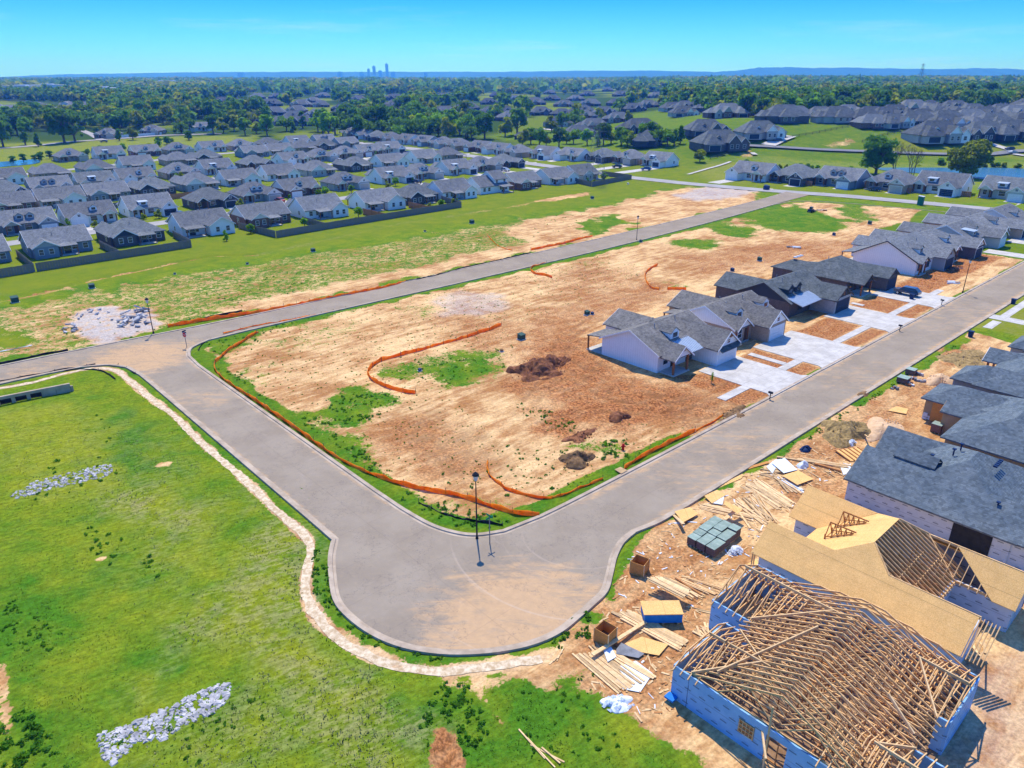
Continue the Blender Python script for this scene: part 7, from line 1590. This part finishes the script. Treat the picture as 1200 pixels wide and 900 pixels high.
# ------------------------------------------------------------------ lattice masts, far buildings, hills
def mast(p, H, w, label, thick=.14):
    r=thing('lattice_mast',label,'pylon',p,.4,'lattice masts'); m=MB(); n=9
    def wz_(z): return w*(1-.86*(z/H)**.8)/2
    lv=[H*(k/n)**.85 for k in range(n+1)]
    for k in range(n):
        a,b=lv[k],lv[k+1]; wa,wb=wz_(a),wz_(b); ca=[(-wa,-wa,a),(wa,-wa,a),(wa,wa,a),(-wa,wa,a)]; cb=[(-wb,-wb,b),(wb,-wb,b),(wb,wb,b),(-wb,wb,b)]
        for i in range(4): m.bar(ca[i],cb[i],thick); m.bar(ca[i],cb[(i+1)%4],thick*.6); m.bar(ca[(i+1)%4],cb[i],thick*.6); m.bar(cb[i],cb[(i+1)%4],thick*.6)
    m.build('tower',M['steel'],r,fix=False)
    for z,l in ((H*.74,w*.75),(H*.86,w*.62),(H*.97,w*.45)): q=MB(); q.bar((-l,0,z),(l,0,z),thick,thick*1.4); q.bar((-l,0,z),(0,0,z+1.2),thick*.6); q.bar((l,0,z),(0,0,z+1.2),thick*.6); q.build('crossarm',M['steel'],r,fix=False)
mast(at(697,216),23,7.5,'thin grey lattice mast standing in the lots behind the side street fence',.07); p=at(1073,121); mast(p,35,7,'distant lattice mast rising over the right wood to the hill line',.09)
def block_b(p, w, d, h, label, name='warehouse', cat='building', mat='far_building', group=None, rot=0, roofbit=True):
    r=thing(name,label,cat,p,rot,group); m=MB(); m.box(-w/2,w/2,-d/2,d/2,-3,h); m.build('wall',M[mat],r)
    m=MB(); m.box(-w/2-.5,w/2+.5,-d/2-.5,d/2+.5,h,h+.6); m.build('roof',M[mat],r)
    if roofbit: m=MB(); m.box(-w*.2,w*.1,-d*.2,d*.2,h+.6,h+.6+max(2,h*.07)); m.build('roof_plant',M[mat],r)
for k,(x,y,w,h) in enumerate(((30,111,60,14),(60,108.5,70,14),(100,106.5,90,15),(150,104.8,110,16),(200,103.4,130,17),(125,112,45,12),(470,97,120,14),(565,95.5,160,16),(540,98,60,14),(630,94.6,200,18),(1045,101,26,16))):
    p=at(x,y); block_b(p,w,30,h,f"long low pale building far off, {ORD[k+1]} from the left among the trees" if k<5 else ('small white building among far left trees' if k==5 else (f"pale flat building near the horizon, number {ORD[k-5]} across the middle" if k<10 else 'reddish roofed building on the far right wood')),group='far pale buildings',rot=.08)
def sky_at(x, Y):                                              # ground point at depth Y under a picture column
    dep=Y*CP+(CAM_H-T(0,Y))*SP; return Vector(((x-600)/F*dep,Y,8.0))
YS=8500
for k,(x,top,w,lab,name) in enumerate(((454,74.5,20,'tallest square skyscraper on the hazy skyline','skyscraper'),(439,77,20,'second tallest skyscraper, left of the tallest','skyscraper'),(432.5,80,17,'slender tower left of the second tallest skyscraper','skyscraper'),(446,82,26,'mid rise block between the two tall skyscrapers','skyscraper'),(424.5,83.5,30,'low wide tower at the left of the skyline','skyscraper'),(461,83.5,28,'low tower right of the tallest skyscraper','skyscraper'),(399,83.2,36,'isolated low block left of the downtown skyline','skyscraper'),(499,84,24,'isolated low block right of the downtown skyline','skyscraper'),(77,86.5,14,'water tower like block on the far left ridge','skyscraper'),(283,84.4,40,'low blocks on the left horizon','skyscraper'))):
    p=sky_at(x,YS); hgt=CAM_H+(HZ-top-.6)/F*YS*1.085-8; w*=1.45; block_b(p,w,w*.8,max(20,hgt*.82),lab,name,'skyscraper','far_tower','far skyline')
def hills(name, prof, Y, depth, label):
    m=MB(); n=len(prof); g=random.Random(4); X=[]
    fine=[]
    for (x0,y0),(x1,y1) in zip(prof[:-1],prof[1:]):
        for k in range(8): f=k/8; fine.append((x0+(x1-x0)*f,y0+(y1-y0)*f+g.uniform(-.25,.25)))
    fine.append(prof[-1]); rows=[]
    for j,f in enumerate((0,.25,.55,1,.5,0)):
        Yj=Y-depth+ j*depth/2.5
        rowv=[]
        for x,y in fine:
            hgt=max(2,CAM_H+(HZ-y)/F*Y*1.085-4); rowv.append(len(m.v)); m.v.append(((x-600)/F*Y*1.085,Yj,4+hgt*f*(1 if f in (0,1) else g.uniform(.85,1.1))))
        rows.append(rowv)
    for a,b in zip(rows[:-1],rows[1:]):
        for i in range(len(a)-1): m.f.append((a[i],a[i+1],b[i+1],b[i])); m.m.append(0)
    o=m.build(name,M['hill'],None,smooth=False,fix=False); structure(o)
M['hill']=varied('hill_forest',(.012,.06,.05),(.02,.08,.06),.004,.95,0,kind='World')
hills('hills',[(-120,98),(0,94),(60,91),(110,88.5),(160,87),(230,86),(300,85.2),(380,85),(460,85),(540,85),(600,84.8),(660,84),(740,84),(800,85.2)],9200,700,'')
hills('hills',[(560,88),(620,86),(660,84.2),(740,83.8),(805,85),(830,83.5),(850,81),(880,80.6),(905,81.4),(940,81),(980,81.8),(1040,82.4),(1070,81.6),(1100,82),(1150,85),(1200,91.5),(1260,96)],8300,900,'')
# ------------------------------------------------------------------ light, air, camera
EL=R(60); SUN=Vector((-.12*math.cos(EL),.993*math.cos(EL),math.sin(EL)))
w=bpy.data.worlds.new('World'); bpy.context.scene.world=w; w.use_nodes=True; nt=w.node_tree; bg=nt.nodes['Background']
sk=nt.nodes.new('ShaderNodeTexSky'); sk.sky_type='NISHITA'; sk.sun_disc=False; sk.sun_elevation=EL; sk.sun_rotation=math.atan2(SUN.x,SUN.y); sk.altitude=200; sk.air_density=1.0; sk.dust_density=.3; sk.ozone_density=4.0
mx=nt.nodes.new('ShaderNodeMix'); mx.data_type='RGBA'; mx.blend_type='MULTIPLY'; mx.inputs[0].default_value=1.0
tc=nt.nodes.new('ShaderNodeTexCoord'); sx=nt.nodes.new('ShaderNodeSeparateXYZ'); nt.links.new(tc.outputs['Generated'],sx.inputs[0])
cr=nt.nodes.new('ShaderNodeValToRGB'); nt.links.new(sx.outputs['Z'],cr.inputs[0]); e=cr.color_ramp.elements; e[0].position=0.0; e[0].color=(.25,.74,1.1,1); e[1].position=.11; e[1].color=(.0,.33,.9,1)
e2=cr.color_ramp.elements.new(.3); e2.color=(.36,.92,1.75,1)
nt.links.new(sk.outputs[0],mx.inputs[6]); nt.links.new(cr.outputs[0],mx.inputs[7]); ns=nt.nodes.new('ShaderNodeTexNoise'); mp=nt.nodes.new('ShaderNodeMapping'); mp.inputs['Scale'].default_value=(2.2,2.2,26); nt.links.new(tc.outputs['Generated'],mp.inputs[0]); nt.links.new(mp.outputs[0],ns.inputs['Vector']); ns.inputs['Scale'].default_value=1.6; ns.inputs['Detail'].default_value=6; ns.inputs['Roughness'].default_value=.62
mr=nt.nodes.new('ShaderNodeMapRange'); mr.interpolation_type='SMOOTHSTEP'; mr.inputs['From Min'].default_value=.52; mr.inputs['From Max'].default_value=.8; mr.inputs['To Max'].default_value=.4; nt.links.new(ns.outputs['Fac'],mr.inputs['Value'])
mc=nt.nodes.new('ShaderNodeMix'); mc.data_type='RGBA'; nt.links.new(mr.outputs[0],mc.inputs[0]); nt.links.new(mx.outputs[2],mc.inputs[6]); mc.inputs[7].default_value=(3.4,5.2,5.8,1); nt.links.new(mc.outputs[2],bg.inputs['Color']); bg.inputs['Strength'].default_value=.15
sl=bpy.data.lights.new('sun','SUN'); sl.energy=4.7; sl.angle=R(.55); sl.color=(1,.91,.74); so=bpy.data.objects.new('sun',sl); C.objects.link(so); so.rotation_euler=(-SUN).to_track_quat('-Z','Y').to_euler(); so.location=(0,0,200)
HZD=0.0002
m=MB(); m.box(-9400,9400,-300,9350,-8,200); hz=m.build('haze',bpy.data.materials.new('haze_air')); hm=hz.data.materials[0]; hm.use_nodes=True; n=hm.node_tree.nodes; n.remove(n['Principled BSDF'])
pv=n.new('ShaderNodeVolumePrincipled'); pv.inputs['Color'].default_value=(.06,.28,1.0,1); pv.inputs['Absorption Color'].default_value=(1,1,1,1); pv.inputs['Density'].default_value=HZD; pv.inputs['Anisotropy'].default_value=.4; hm.node_tree.links.new(pv.outputs[0],n['Material Output'].inputs['Volume']); stuff(hz)
cam=bpy.data.cameras.new('camera'); cam.lens=F/1200*36; cam.sensor_width=36; cam.clip_end=30000; cam.clip_start=.5; co=bpy.data.objects.new('camera',cam); C.objects.link(co); co.location=(0,0,CAM_H); co.rotation_euler=(math.pi/2-PITCH,0,0)
sc=bpy.context.scene; sc.camera=co; vs=sc.view_settings; vs.view_transform='Standard'; vs.look='None'; vs.gamma=1; vs.use_curve_mapping=False; vs.exposure=.22
sc.cycles.max_bounces=6; sc.cycles.transparent_max_bounces=8; sc.cycles.volume_bounces=0
